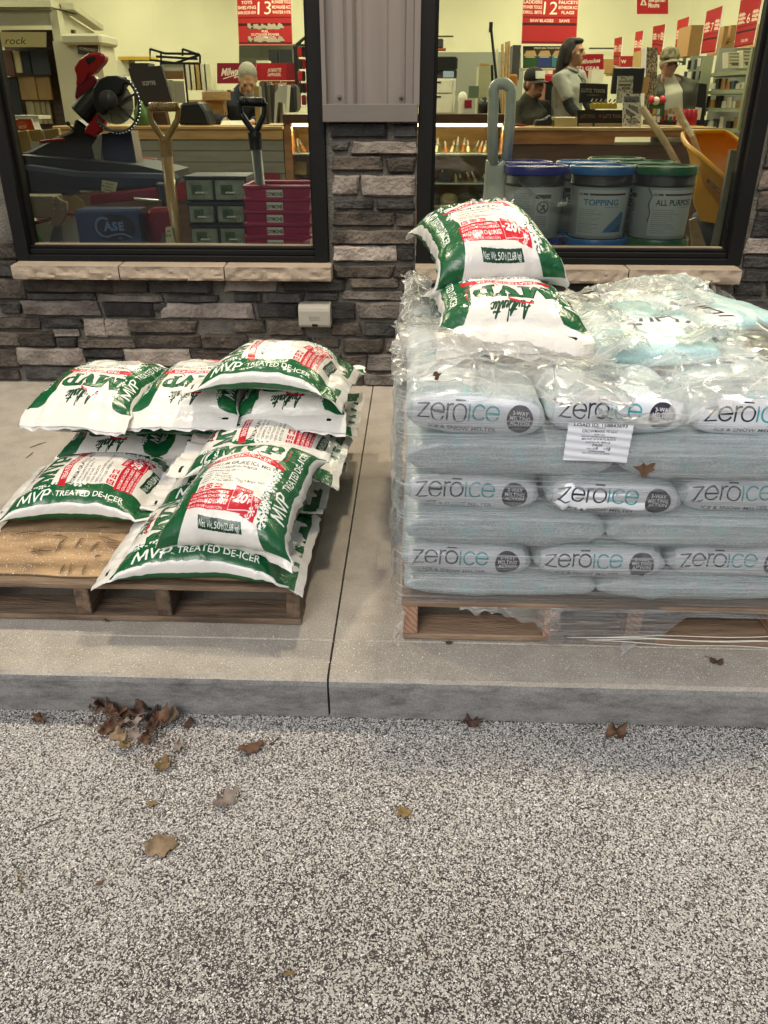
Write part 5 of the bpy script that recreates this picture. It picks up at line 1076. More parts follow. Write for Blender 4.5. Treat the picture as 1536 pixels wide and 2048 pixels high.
c = Canvas(.3, .2, 600, (74, 68, 58)); c.text('HOMECREST', 0, 0, .05, (225, 215, 190), fit=.26); pcard('sign_board', [(154, 82), (196, 90), (197, 112), (156, 108)], Y-.02, c, t)
# --- things on the counter, left window
c = Canvas(.36, .38, 500, (62, 54, 52)); c.text('SCEPTRE', 0, .03, .04, (190, 180, 170), bold=.03, fit=.14)
t = thing('monitor', 'dark grey monitor seen from behind, tilted on the counter', 'monitor', aty(300, 250, 8.2)); pcard('screen_back', [(256, 137), (322, 131), (345, 206), (277, 212)], 8.15, c, t, th=.05, back=M_DGREY)
mb = MB(); ppoly(mb, [(268, 184), (322, 184), (336, 250), (270, 250)], 8.22, .1); mb.build('stand', M_DKW, t)
mb = MB(); mb.lathe([(.06, 0), (.07, .02), (.07, .12), (.03, .17), (.025, .20)], aty(286, 251, 8.1), 16); tag(mb.build('green_jug', PL('green jug', (60, 92, 40)), smooth=True), 'small green jug on the counter beside the saw', 'jug')
t = thing('literature_rack', 'black wire rack holding cream leaflets on the counter', 'rack', aty(340, 252, 8.35)); Y = 8.35
mb = MB()
for pts in ([(300, 98), (300, 120), (350, 126), (400, 110)], [(300, 98), (330, 107), (398, 108)], [(365, 98), (365, 112)], [(365, 98), (400, 110)], [(322, 106), (322, 200), (330, 250)], [(368, 126), (376, 205), (372, 250)], [(320, 126), (400, 127)], [(312, 113), (395, 118)], [(400, 110), (400, 127)]): pline(mb, pts, Y, .010, 6)
mb.build('wire_frame', M_BLK, t)
for x0, y0, x1, y1 in ((326, 128, 366, 142), (326, 160, 344, 205), (350, 162, 367, 206)): pbox('leaflet', (x0, y0, x1, y1), Y+.03, .02, M_WHT, t)
mb = MB(); ppoly(mb, [(326, 142), (366, 142), (366, 158), (326, 158)], Y+.03, .05); mb.build('leaflet', M_KRAFT, t)
for k, (x, h) in enumerate(((372, 126), (382, 126), (392, 127), (402, 128), (412, 128))): pbox('catalogue', (x, h, x+8, 180), 8.7, .2, [M_WHT, M_CREAM, M_GOLD][k % 3], None, f"upright catalogue behind the man's counter, {['first', 'second', 'third', 'fourth', 'last'][k]} from the wire rack", 'catalogue', 'upright catalogues')
t = thing('card_crate', 'shallow wooden crate filled with cream cards', 'crate', aty(428, 200, 8.5)); mb = MB(); pb(mb, 405, 184, 452, 200, 8.5, .02); pb(mb, 405, 184, 407, 200, 8.52, .2); pb(mb, 450, 184, 452, 200, 8.52, .2); mb.build('crate_sides', M_OAKL, t)
for k in range(4): pbox('card', (409+k*10.5, 180, 417+k*10.5, 197), 8.55, .12, M_WHT, t)
pbox('wooden_box', (378, 200, 446, 230), 8.62, .3, M_OAKL, None, 'light wooden box under the card crate', 'drawer')
mb = MB(); ppoly(mb, [(360, 206), (398, 203), (412, 222), (421, 250), (356, 250)], 8.1, .28); tag(mb.build('black_bag', M_BLK, bev=.02), 'black padded case sitting on the counter beside the writing man', 'case')
pcard('notepad', [(446, 241), (488, 241), (492, 250), (440, 250)], [8.35, 8.35, 8.05, 8.05], M_WHT, None, 'white notepad under the hand of the writing man', 'notepad', th=.01, back=M_WHT)
g = rnd(2); FC = [M_DGREY, PL('grey folder', (110, 106, 90), .7), M_WHT, M_GOLD, PL('brown folder', (92, 74, 50), .7)]
for k in range(9): x = 512+k*5.6; pbox('file_folder', (x, 168+g.uniform(-4, 5), x+4.6, 246), 8.06+.01*k, .24, FC[[3, 2, 1, 0, 1, 0, 4, 1, 2][k]], None, f"upright file folder in the row on the counter, {['first', 'second', 'third', 'fourth', 'fifth', 'sixth', 'seventh', 'eighth', 'ninth'][k]} from the writing man", 'folder', 'file folders on the counter')
mb = MB(); ppoly(mb, [(560, 172), (575, 170), (572, 225), (568, 205), (556, 205), (552, 246), (548, 246), (550, 186)], 8.04, .2); tag(mb.build('file_holder', M_WHT), 'white plastic file holder at the end of the folder row', 'file holder')
pbox('black_backpack', (572, 168, 592, 225), 9.6, .3, M_BLK, None, 'black backpack hanging behind the folder row', 'backpack', bev=.03)
# ------------------------------------------------------------------ miter saw, shovels and the left window display
t = thing('miter_saw', 'red and black miter saw standing behind the left window', 'miter saw', aty(190, 330, 4.75)); Y = 4.7
mb = MB(); ppoly(mb, [(176, 106), (201, 104), (210, 112), (208, 124), (188, 146), (176, 150), (166, 168), (150, 172), (152, 152), (146, 136), (158, 118)], Y, .07); mb.build('handle_housing', M_RED, t, bev=.012, seg=2)
mb = MB(); ppoly(mb, [(170, 117), (188, 112), (192, 117), (176, 130)], Y-.004, .08); mb.build('trigger_grip', M_BLK, t)
mb = MB(); ppoly(mb, [(152, 170), (186, 150), (194, 160), (188, 176), (162, 206), (148, 196)], Y+.005, .06); mb.build('arm', M_DRED, t, bev=.008)
ctr = aty(228, 205, Y-.03); RX = Matrix.Rotation(R(90), 4, 'X')
mb = MB(); ppoly(mb, [(186, 176), (196, 160), (212, 152), (232, 151), (250, 158), (258, 168), (246, 170), (240, 188), (222, 200), (214, 216), (206, 232), (192, 222), (184, 200)], Y-.07, .09); mb.build('blade_guard', M_BLK, t, bev=.006)
mb = MB(); mb.lathe([(.0, 0), (.104, 0), (.104, .003), (0, .003)], (0, 0, 0), 48, M=Matrix.Translation(ctr) @ RX); mb.build('blade', mat('saw blade', (.36, .33, .24), .35, .5, var=.2), t)
mb = MB()
for k in range(9): a = R(k*40); p = ctr+Vector((math.cos(a)*.05, -.0035, math.sin(a)*.05)); q = ctr+Vector((math.cos(a+.3)*.10, -.0035, math.sin(a+.3)*.10)); mb.tube([p, q], .0016, 5)
mb.build('blade_slot', M_BLK, t)
mb = MB(); c0 = ctr+Vector((.012, -.02, -.004)); mb.tube([c0+Vector((math.cos(R(a))*.128, 0, math.sin(R(a))*.135)) for a in range(-150, 62, 6)], .009, 8); mb.tube([c0+Vector((0, 0, 0)), c0+Vector((math.cos(R(20))*.128, 0, math.sin(R(20))*.135))], .006, 6); mb.tube([c0, c0+Vector((math.cos(R(-40))*.128, 0, math.sin(R(-40))*.135))], .006, 6); mb.build('lower_guard', M_DGREY, t)
mb = MB()
for k in range(26): a = R(-140+k*7.6); mb.ell(c0+Vector((math.cos(a)*.136, -.01, math.sin(a)*.143)), (.0055, .004, .0055), 6, 4)
mb.build('guard_edge', M_CHROME, t)
mb = MB(); mb.lathe([(.01, 0), (.040, 0), (.046, .01), (.046, .03), (0, .03)], (0, 0, 0), 24, M=Matrix.Translation(aty(219, 200, Y-.10)) @ RX); mb.build('arbor_cover', M_DGREY, t, smooth=True)
mb = MB(); mb.tube([aty(160, 232, Y+.02), aty(205, 178, Y+.06)], [.062, .058], 18); mb.build('motor', M_BLK, t, bev=.01)
mb = MB(); ppoly(mb, [(212, 205), (217, 212), (206, 258), (188, 274), (170, 268), (168, 258)], Y-.02, .05); mb.build('lower_arm', M_RED, t, bev=.006)
mb = MB(); ppoly(mb, [(142, 262), (150, 236), (176, 256), (196, 272), (194, 300), (178, 322), (100, 318), (60, 312), (38, 308), (60, 300), (115, 272)], Y+.03, .10); mb.build('table', M_BLK, t, bev=.012)
mb = MB(); pline(mb, [(82, 284), (128, 279)], Y-.03, .009, 8); mb.build('bevel_lever', M_RED, t)
mb = MB(); pline(mb, [(150, 262), (136, 247)], Y-.02, .005, 6); mb.ell(aty(136, 247, Y-.02), (.012, .012, .012), 10, 6); mb.build('clamp_knob', M_BLK, t)
mb = MB(); ppoly(mb, [(204, 268), (232, 264), (262, 262), (274, 330), (206, 332)], Y+.05, .12); mb.build('stand', PL('navy steel', (24, 36, 70)), t)
mb = MB(); ppoly(mb, [(183, 292), (198, 270), (204, 268), (202, 330), (194, 330)], Y-.03, .02); mb.build('fence', M_CHROME, t)
mb = MB(); ppoly(mb, [(38, 310), (275, 330), (340, 345), (340, 372), (40, 372)], 4.62, .40); tag(mb.build('display_bench', PL('dark bench', (30, 32, 36), .6)), 'dark bench under the miter saw behind the left window', 'bench')
M_ASHW = mat('varnished ash', (.34, .19, .06), .25, col2=(.46, .28, .10), scale=5, stretch=(7, 7, 1)); M_GSH = PL('grey fibreglass', (78, 80, 76), .4)
def shovel(lab, top, neck, foot, Y, m_grip, m_shaft, r, tilt):
    t = thing('shovel', lab, 'shovel', aty(*foot, Y-.05)); (xl, yl), (xr, yr) = top; (xn, yn) = neck
    mb = MB(); pline(mb, [(xl, yl), (xr, yr)], Y, .020, 12); mb.build('crossbar', m_grip, t, smooth=True)
    mb = MB()
    for k in range(9): f = (k+1)/10; a = aty(xl+(xr-xl)*f, yl+(yr-yl)*f, Y); mb.tube([a+Vector((-.0015, 0, 0)), a+Vector((.0015, 0, 0))], .0225, 12)
    mb.build('grip_ridge', m_grip, t)
    for s, (xe, ye) in ((-1, (xl, yl)), (1, (xr, yr))):
        P = spline([(xe, ye), (xe-2*s, ye+22), (xn+(xe-xn)*.72, ye+(yn-ye)*.52), (xn+s*5, yn-8), (xn, yn+6)], 5); mb = MB(); pline(mb, P, Y, [.013]*8+[.015]*(len(P)-8), 8); mb.build('grip_arm', m_grip, t, smooth=True)
    mb = MB(); pline(mb, [(xn, yn-4), (xn+(foot[0]-xn)*.14, yn+(foot[1]-yn)*.14)], Y, [.034, .030], 14); mb.build('socket', m_grip, t)
    mb = MB(); mb.tube([aty(xn+(foot[0]-xn)*.12, yn+(foot[1]-yn)*.12, Y), aty(*foot, Y-.05), aty(foot[0]+(foot[0]-xn)*.45, foot[1]+(foot[1]-yn)*.45, Y-.07)], r, 14); mb.build('shaft', m_shaft, t, smooth=True)
shovel('wooden handled shovel with a varnished D grip leaning in the left window', ((299, 214), (357, 214)), (330, 284), (354, 486), 4.28, M_ASHW, M_ASHW, .028, 0)
shovel('shovel with a black D grip and grey shaft leaning in the left window', ((480, 203), (530, 205)), (509, 268), (532, 486), 4.28, M_BLK, M_GSH, .026, 0)
# drawers
M_CLR = mat('smoky clear plastic', (.22, .25, .18), .15, var=.3, scale=14); M_NAVY = PL('navy plastic', (20, 26, 44), .4)
lc = Canvas(.06, .05, 900, (52, 84, 52)); lc.rect(-.024, -.016, .004, .016, (36, 62, 38)); M_LBL = cmat('drawer label', lc, .5); wl = Canvas(.03, .03, 900, (150, 156, 130)); wl.stroke([(-.01, -.01), (.01, .01)], .003, (90, 100, 80)); M_WL = cmat('small label', wl, .5)
Y = 4.32; rows = [((373, 352, 427, 402), (430, 352, 492, 402)), ((379, 404, 430, 447), (435, 404, 490, 447)), ((384, 449, 437, 492), (441, 449, 492, 492))]
for r_, cols in enumerate(rows):
    for k, (x0, y0, x1, y1) in enumerate(cols):
        p, q = aty(x0, y1, Y), aty(x1, y0, Y); t = thing('storage_drawer', f"dark drawer box with a clear front, {['top', 'middle', 'bottom'][r_]} of the {['left', 'right'][k]} column", 'drawer box', ((p.x+q.x)/2, Y+.1, p.z), 'clear fronted drawer boxes')
        e = .008; mb = MB(); mb.box(p.x, Y, p.z, q.x, Y+.25, q.z-.012); mb.box(p.x-.003, Y-.014, q.z-.0118, q.x+.003, Y+.25, q.z); mb.build('shell', M_NAVY, t, bev=.003)
        mb = MB(); mb.box(p.x+e, Y-.010, p.z+.006, q.x-e, Y-.001, q.z-.020); mb.build('drawer_front', M_CLR, t, bev=.003)
        w = q.x-p.x; zc_ = (p.z+q.z)/2
        mb = MB(); mb.card(Vector((p.x+w*.22, Y-.0115, zc_-.028)), Vector((p.x+w*.58, Y-.0115, zc_-.028)), Vector((p.x+w*.58, Y-.0115, zc_+.018)), Vector((p.x+w*.22, Y-.0115, zc_+.018))); mb.build('green_label', M_LBL, t, fix=False)
        mb = MB(); mb.card(Vector((p.x+w*.68, Y-.0115, zc_-.044)), Vector((p.x+w*.86, Y-.0115, zc_-.044)), Vector((p.x+w*.86, Y-.0115, zc_-.012)), Vector((p.x+w*.68, Y-.0115, zc_-.012))); mb.build('white_label', M_WL, t, fix=False)
        mb = MB(); mb.box(p.x+w*.36, Y-.024, zc_-.022, p.x+w*.68, Y-.010, zc_-.014); mb.build('pull', M_WHT, t, bev=.002)
# magenta baskets
M_MAG = PL('magenta plastic', (158, 22, 74), .35); bl = Canvas(.09, .06, 1200, (232, 226, 210)); bl.text('DYMONS', 0, .008, .02, (40, 36, 36), bold=.03, fit=.085); bl.text('HARDWARE', 0, -.017, .009, (60, 54, 54), fit=.07); M_BL = cmat('basket label', bl, .6)
Y = 4.16
for k in range(5):
    y = 371+25.2*k; x0, x1 = 489+k*1.0, 620; p, q = aty(x0, y+30, Y), aty(x1, y, Y); z0, z1 = p.z, q.z; xa, xb = p.x, q.x
    t = thing('shopping_basket', f"magenta hand basket, {['topmost', 'second from the top', 'third from the top', 'fourth from the top', 'lowest'][k]} of the nested stack", 'basket', ((xa+xb)/2, Y+.14, z0), 'nested magenta baskets')
    mb = MB(); i_ = .022; T = [(xa, Y-.0), (xb, Y-.0), (xb, Y+.28), (xa, Y+.28)]; B_2 = [(xa+i_, Y+i_), (xb-i_, Y+i_), (xb-i_, Y+.28-i_), (xa+i_, Y+.28-i_)]; zb = z1-.155
    mb.add([(a, b, zb) for a, b in B_2]+[(a, b, z1-.014) for a, b in T], [(0, 1, 2, 3)]+[(j, (j+1) % 4, 4+(j+1) % 4, 4+j) for j in range(4)]); mb.build('body', M_MAG, t, fix=False)
    mb = MB()
    for (a, b), (c_, d_) in zip(T, T[1:]+T[:1]): mb.tube([(a, b, z1-.007), (c_, d_, z1-.007)], .010, 6)
    mb.build('rim', M_MAG, t)
    mb = MB(); xm = xa+(xb-xa)*.46; sl = i_/(.155-.014)
    def P_(x, z): return Vector((x, Y+(z1-.014-z)*sl-.0022, z))
    mb.card(P_(xm-.040, z1-.074), P_(xm+.040, z1-.074), P_(xm+.040, z1-.020), P_(xm-.040, z1-.020)); mb.build('store_label', M_BL, t, fix=False)
# bin with oval emblem, headstock, tools, tags
c = Canvas(.36, .2, 1100, (50, 66, 100)); c.rect(-.18, .085, .18, .1, (90, 104, 136)); c.ell(.03, -.005, .125, .078, (34, 30, 52)); LBc = (104, 128, 168)
c.stroke(arc(-.03, .0, .048, 60, 250, 24, .052), .014, LBc); c.stroke([(-.045, -.05)]+spline([(-.02, -.055), (.03, -.042), (.08, -.04), (.12, -.058)], 6), .010, LBc)
for s, x, h in (('A', -.005, .05), ('S', .035, .045), ('E', .072, .045)): c.text(s, x, .005, h, LBc, bold=.05)
c.text('XX', .055, -.062, .014, LBc, bold=.02)
t = thing('blue_bin', 'blue display bin with a dark oval CASE emblem at the window', 'bin', aty(215, 488, 4.12)); pcard('front', [(151, 420), (273, 417), (286, 490), (164, 490)], 4.10, c, t, th=.02, back=PL('blue bin plastic', (44, 58, 92)))
pbox('box_body', (160, 421, 272, 490), 4.125, .16, bpy.data.materials['blue bin plastic'], t)
t = thing('guitar', 'pale wooden guitar headstock with steel tuning pegs standing in the window corner', 'guitar', aty(105, 490, 4.18)); Y = 4.18
mb = MB(); ppoly(mb, [(104, 398), (112, 392), (120, 400), (133, 404), (134, 420), (128, 440), (118, 452), (108, 452), (100, 448), (108, 425), (103, 410)], Y, .02); mb.build('headstock', mat('maple', (.42, .28, .17), .35), t, bev=.003)
mb = MB(); ppoly(mb, [(107, 452), (118, 452), (121, 486), (119, 520), (96, 520), (98, 486)], Y-.005, .03); mb.build('neck', PL('grey neck', (104, 110, 112)), t)
mb = MB()
for x, y in ((109, 405), (124, 406), (109, 416), (127, 419), (101, 445)): mb.cyl(aty(x, y, Y-.012), aty(x, y, Y+.001), .006, .005, 10)
mb.build('tuning_pegs', M_CHROME, t)
mb = MB(); ppoly(mb, [(132, 424), (165, 430), (170, 434), (132, 431)], Y+.02, .02); mb.build('strap', M_DRED, t)
def sheet_p(lab, pts, Y, m): mb = MB(); ppoly(mb, pts, Y, .006); tag(mb.build('paper_sheet', m), lab, 'paper', 'papers lying in the left window')
pbox('cream_box', (48, 392, 106, 436), 4.30, .12, mat('cream carton', (.42, .36, .26), .7), None, 'cream box behind the guitar headstock', 'box', bev=.004)
sheet_p('cream sheet standing below the cream box at the left corner', [(62, 452), (108, 440), (100, 492), (64, 492)], 4.24, M_WHT); sheet_p('cream sheet between the guitar neck and the blue bin', [(118, 455), (150, 430), (166, 492), (118, 492)], 4.24, M_WHT); sheet_p('rounded tan sheet above the blue bin', [(132, 396), (150, 390), (165, 402), (176, 425), (140, 424)], 4.34, M_GOLD)
mb = MB(); ppoly(mb, [(50, 447), (104, 434), (104, 444), (62, 454)], 4.27, .05); tag(mb.build('red_ruler', M_DRED), 'red strip leaning across the cream box', 'strip')
mb = MB()
for k in range(4): pline(mb, spline([(64, 462+k*3), (74, 468+k*4), (84, 480+k*3), (86, 492)], 5), 4.20, .003, 6)
tag(mb.build('green_cable', PL('green cable', (80, 170, 50)), smooth=True), 'coil of bright green cable in the window corner', 'cable')
t = thing('power_tool', 'long magenta and black power tool lying across the window display', 'power tool', aty(250, 410, 4.4)); Y = 4.4
mb = MB(); ppoly(mb, [(176, 390), (230, 384), (325, 374), (326, 394), (245, 404), (178, 410)], Y, .06); mb.build('body', M_DRED, t, bev=.008)
mb = MB(); ppoly(mb, [(308, 366), (338, 370), (342, 412), (322, 416), (318, 398)], Y-.01, .09); mb.build('grip', M_NAVY, t, bev=.008)
mb = MB(); pline(mb, [(268, 397), (325, 402)], Y-.02, .006, 6); pline(mb, [(160, 382), (196, 383)], Y-.02, .005, 6); mb.build('steel_rod', M_CHROME, t)
mb = MB(); ppoly(mb, [(40, 330), (150, 345), (350, 350), (350, 372), (300, 380), (180, 384), (150, 392), (50, 390)], 4.48, .12); tag(mb.build('canvas_tool_bag', PL('blue canvas', (34, 46, 66), .9), bev=.02), 'long blue canvas tool bag lying under the saw bench', 'tool bag')
mb = MB(); ppoly(mb, [(292, 418), (340, 416), (348, 440), (346, 492), (290, 492), (283, 455)], 4.22, .10); tag(mb.build('red_tool_case', M_DRED, bev=.02), 'rounded dark red tool case beside the blue bin', 'tool case')
def tagp(lab, q, Y, txt):
    c = Canvas(.08, .06, 900, (206, 196, 150))
    for k in range(txt): c.stroke(spline([(-.022+.006*j, .014-.016*k+(.004 if j % 2 else -.003)) for j in range(8)], 3), .0022, (70, 62, 50))
    c.ell(-.032, 0, .004, .004, (60, 50, 40)); pcard('price_tag', q, Y, c, None, lab, 'price tag', 'paper price tags', th=.002)
tagp('cream price tag with a punched hole lying on the tool bag', [(204, 360), (235, 365), (230, 389), (202, 382)], 4.42, 3); tagp('narrow cream price tag standing against the red tool case', [(331, 455), (343, 452), (351, 488), (332, 488)], 4.19, 2)
mb = MB(); ppoly(mb, [(318, 492), (326, 466), (334, 466), (336, 492)], 4.20, .02); tag(mb.build('grey_scoop', M_GSH), 'small grey scoop beside the narrow price tag', 'scoop')
# tan brochure boxes and orange sign at far left
t = thing('brochure_rack', 'tan rack of brochures with thin light edges at the left', 'rack', aty(70, 310, 5.6)); Y = 5.6
for k, (x, d) in enumerate(((28, 0), (52, 1), (84, 2))): mb = MB(); ppoly(mb, [(x, 264-d*2), (x+26+d*3, 260-d*2), (x+40, 300), (x+12, 312)], Y+.01*k, .04); mb.build('brochure_pocket', M_GOLD, t, bev=.004); mb = MB(); pline(mb, [(x+1, 262-d*2), (x+13, 312)], Y-.004+.01*k, .003, 5); mb.build('pocket_edge', M_WHT, t)
pbox('price_card', (63, 283, 76, 300), Y-.02, .01, M_WHT, t)
c = Canvas(.2, .14, 700, (205, 74, 30)); c.ell(-.0, .0, .05, .05, (225, 110, 60)); c.rect(-.035, -.045, .03, -.01, (240, 225, 205)); c.text('TREX', 0, -.028, .02, (190, 60, 30), bold=.03, fit=.05)
pcard('orange_box', [(22, 240), (62, 238), (70, 259), (26, 262)], 5.7, c, None, 'orange and white box on top of the tan brochure rack', 'box', th=.1)
pbox('white_tray', (20, 231, 76, 238), 5.72, .2, M_WHT, None, 'flat white tray lying over the orange box', 'lid')
c = Canvas(.3, .1, 400, (190, 80, 40)); pcard('orange_banner', [(275, 315), (312, 317), (312, 334), (276, 332)], 7.6, c, None, 'orange strip panel low in front of the counter', 'panel')
pbox('white_ledge', (266, 333, 336, 338), 7.5, .1, M_WHT, None, 'narrow white ledge under the orange strip', 'ledge')
# ------------------------------------------------------------------ right window: pails, loop handle, wheelbarrow
def pail_art(title, tcol, pic, kind):
    c = Canvas(1.0, .30, 900, (168, 172, 170)); g = rnd(len(title))
    c.rect(-.16, -.13, .16, .135, (202, 206, 204)) if kind else None
    c.rect(-.12, .105, -.10, .115, (40, 40, 40)); c.text('USG', -.135, .110, .014, (90, 92, 92), bold=.02); c.poly([(-.112, .118), (-.102, .108), (-.092, .118), (-.100, .100)], (40, 40, 42)); c.rect(-.085, .104, .13, .115, (70, 40, 44))
    if title: c.text(title, -.02, .066, .034, tcol, bold=.02, fit=.22); c.rect(.0, .036, .09, .040, (150, 170, 180))
    for k in range(12): y = .02-.012*k; c.rect(-.145, y, -.145+g.uniform(.08, .16), y+.0035, (150, 152, 152))
    if pic: c.poly([(-.0, -.11), (.125, -.11), (.13, -.0), (.11, .01), (.07, -.03), (.03, -.07)], (82, 130, 170)); c.poly([(.05, -.11), (.12, -.11), (.12, -.06)], (50, 98, 150))
    for s in (-.30, .24):                                       # side panel with the warning symbol
        c.rect(s-.045, -.10, s+.045, .12, (186, 190, 190)); c.rect(s-.045, .085, s+.045, .11, (84, 66, 72)); c.stroke(arc(s, .035, .032, 0, 360, 24), .006, (70, 70, 74)); c.stroke([(s-.022, .058), (s+.022, .012)], .005, (70, 70, 74)); c.ell(s+.004, .045, .008, .008, (70, 70, 74)); c.stroke([(s-.012, .02), (s+.004, .036), (s+.014, .016)], .007, (70, 70, 74))
        for k in range(7): c.rect(s-.038, -.02-.011*k, s+.03, -.017-.011*k, (120, 122, 124))
    for k in range(16): c.rect(.31, .11-.014*k, .46, .114-.014*k, (140, 144, 144)); c.rect(-.47, .11-.014*k, -.37, .114-.014*k, (140, 144, 144))
    return c
M_PB = cmat('pail print plain', pail_art('', (0, 0, 0), 0, 0), .4); M_PT = cmat('pail print topping', pail_art('TOPPING', (52, 116, 160), 1, 1), .4); M_PA = cmat('pail print all purpose', pail_art('ALL PURPOSE', (40, 44, 50), 0, 1), .4)
M_LB = PL('royal blue lid', (24, 34, 140), .25); M_LS = PL('sky blue lid', (30, 100, 165), .25); M_LG = PL('green lid', (20, 92, 54), .25); M_PDK = PL('dark pail collar', (14, 15, 20), .4); M_WIRE = mat('wire bail', (.35, .35, .33), .35, .8)
def pail(lab, px_, py_, Y, lid, art, rot, h=.315, z=None, bail=True, r=.150):
    c = aty(px_, py_, Y); c = Vector((c.x, Y+r, (z if z is not None else c.z-h-.03)))
    t = thing('pail', lab, 'pail', c, 'joint compound pails behind the right window'); Rm = Matrix.Translation(c) @ Matrix.Rotation(R(rot), 4, 'Z')
    mb = MB(); mb.lathe([(r*.87, 0), (r*.885, .004), (r*.955, h-.082), (r*.955, h-.080)], (0, 0, 0), 40, M=Rm, uvh=(0, h-.080)); mb.build('body', art, t, smooth=True, fix=False)
    mb = MB(); mb.lathe([(r*.957, h-.079), (r*.985, h-.077), (r*.985, h-.066), (r*.965, h-.064), (r*.975, h-.012), (r*.96, h-.010)], (0, 0, 0), 40, M=Rm); mb.build('collar', M_PDK, t, smooth=True)
    mb = MB(); mb.lathe([(r*.98, h-.028), (r*1.03, h-.026), (r*1.04, h+.004), (r*1.02, h+.010), (r*.95, h+.010), (r*.93, h+.002), (r*.4, h), (0.001, h)], (0, 0, 0), 48, M=Rm); mb.build('lid', lid, t, auto=40, smooth=True)
    if bail:
        B = [(-r*1.0, 0, h-.055)]+[(-r*1.04*math.cos(a), -r*1.04*math.sin(a)-.01, h-.055-.105*math.sin(a)) for a in [math.pi*k/14 for k in range(1, 14)]]+[(r*1.0, 0, h-.055)]
        mb = MB(); mb.tube([Rm @ Matrix.Rotation(R(bail if bail is not True else 0), 4, 'Z') @ Vector(p) for p in B], .0022, 6); mb.build('bail', M_WIRE, t)
        mb = MB(); mb.tube([Rm @ Matrix.Rotation(R(bail if bail is not True else 0), 4, 'Z') @ Vector(p) for p in B[6:9]], .009, 10); mb.build('bail_grip', M_WHT, t)
    return t
FY = 4.10; zlow = .338; zup = zlow+.325+.0; H_ = .315
xs3 = [aty(x, 320, FY+.1).x for x in (1076, 1212, 1340)]
def pl(lab, k, dx, row, lid, art, rot, up, bail=True):
    pail(lab, 0, 0, FY+row*.31, lid, art, rot, z=(zup if up else zlow)+.0, bail=bail) if False else None
    c = Vector((xs3[k]+dx, FY+.15+row*.31, zup if up else zlow)); return c
def pail_at(lab, c, lid, art, rot, bail=True):
    t = pail(lab, 768, 500, 4.1, lid, art, rot, z=c.z, bail=bail); d = c-_wo(t); t.location = c; WO[t.name] = c; return t
pail_at('upper front pail with a royal blue lid and warning symbol', Vector((xs3[0], FY+.15, zup)), M_LB, M_PB, 210, 200); pail_at('upper front pail with a sky blue lid lettered TOPPING', Vector((xs3[1], FY+.15, zup)), M_LS, M_PT, 90, 180-180); pail_at('upper front pail with a green lid lettered ALL PURPOSE', Vector((xs3[2], FY+.15, zup)), M_LG, M_PA, 112, 0)
pail_at('upper rear pail with a royal blue lid', Vector((xs3[0]-.03, FY+.46, zup)), M_LB, M_PB, 60, False); pail_at('upper rear pail with a sky blue lid', Vector((xs3[1]-.02, FY+.46, zup)), M_LS, M_PB, 160, False); pail_at('upper rear pail with a green lid, right behind the lettered one', Vector((xs3[2]-.01, FY+.46, zup)), M_LG, M_PB, 160, False); pail_at('upper pail with a green lid in the third row back', Vector((xs3[2]-.10, FY+.77, zup)), M_LG, M_PB, 160, False)
pail_at('lower front pail with a royal blue lid just above the sill', Vector((xs3[0], FY+.14, zlow)), M_LB, M_PB, 90, False); pail_at('lower front pail with a sky blue lid just above the sill', Vector((xs3[1], FY+.14, zlow)), M_LS, M_PT, 90, False); pail_at('lower front pail with a green lid just above the sill', Vector((xs3[2], FY+.14, zlow)), M_LG, M_PA, 100, True)
for k in range(3): pail_at(f"{['royal blue', 'sky blue', 'green'][k]} lidded pail in the hidden rear row of the lower tier", Vector((xs3[k]-.02, FY+.46, zlow)), [M_LB, M_LS, M_LG][k], M_PB, 60, False)
for k in range(1): pail_at('pail in the third row of the lower tier', Vector((xs3[2]-.10, FY+.77, zlow)), M_LG, M_PB, 60, False)
mb = MB(); pline(mb, spline([(1302, 345), (1306, 360), (1298, 376), (1304, 392), (1297, 408), (1299, 425), (1294, 444)], 4), 4.07, .0022, 5); tag(mb.build('hanging_string', M_BLK), 'thin wavy black string hanging down the green lidded pail', 'string')
# loop handle
M_LOOP = PL('pale grey plastic', (206, 206, 190), .35); Y = 4.35
t = thing('loop_handle_scoop', 'tall pale grey plastic scoop with a long loop handle', 'scoop', aty(995, 420, Y))
P = [(986, 330), (985, 250), (987, 190)]+[(1004+18*math.cos(R(a)), 183-16*math.sin(R(a))) for a in range(180, -1, -15)]+[(1019, 250), (1012, 320)]
mb = MB(); pline(mb, P, Y, .026, 12); mb.build('loop', M_LOOP, t, smooth=True)
mb = MB(); ppoly(mb, [(973, 318), (990, 330), (1000, 330), (1013, 314), (1012, 360), (1010, 410), (966, 410), (970, 360)], Y-.02, .05); mb.build('blade', M_LOOP, t, bev=.012, seg=2)
# wheelbarrow, tipped up with its tray facing the window
M_YEL = PL('yellow polymer', (236, 166, 10), .35); Y = 4.45
t = thing('wheelbarrow', 'yellow wheelbarrow with wooden handles tipped up at the right end', 'wheelbarrow', aty(1430, 470, 4.5))
rim_o = [(1366, 268), (1374, 264), (1446, 263), (1462, 270), (1500, 300), (1520, 330), (1500, 392), (1462, 368), (1406, 316), (1374, 290), (1366, 278)]
rim_Y = [4.95, 4.97, 5.0, 5.0, 4.85, 4.7, 4.45, 4.45, 4.5, 4.7, 4.85]
A3 = [aty(x, y, yy) for (x, y), yy in zip(rim_o, rim_Y)]
bot = [aty(x, y, yy) for (x, y), yy in zip([(1400, 330), (1404, 318), (1440, 312), (1456, 322), (1476, 345), (1484, 372), (1470, 440), (1440, 448), (1402, 440), (1396, 420), (1396, 360)], [5.1, 5.12, 5.12, 5.1, 5.0, 4.9, 4.62, 4.62, 4.66, 4.8, 5.0])]
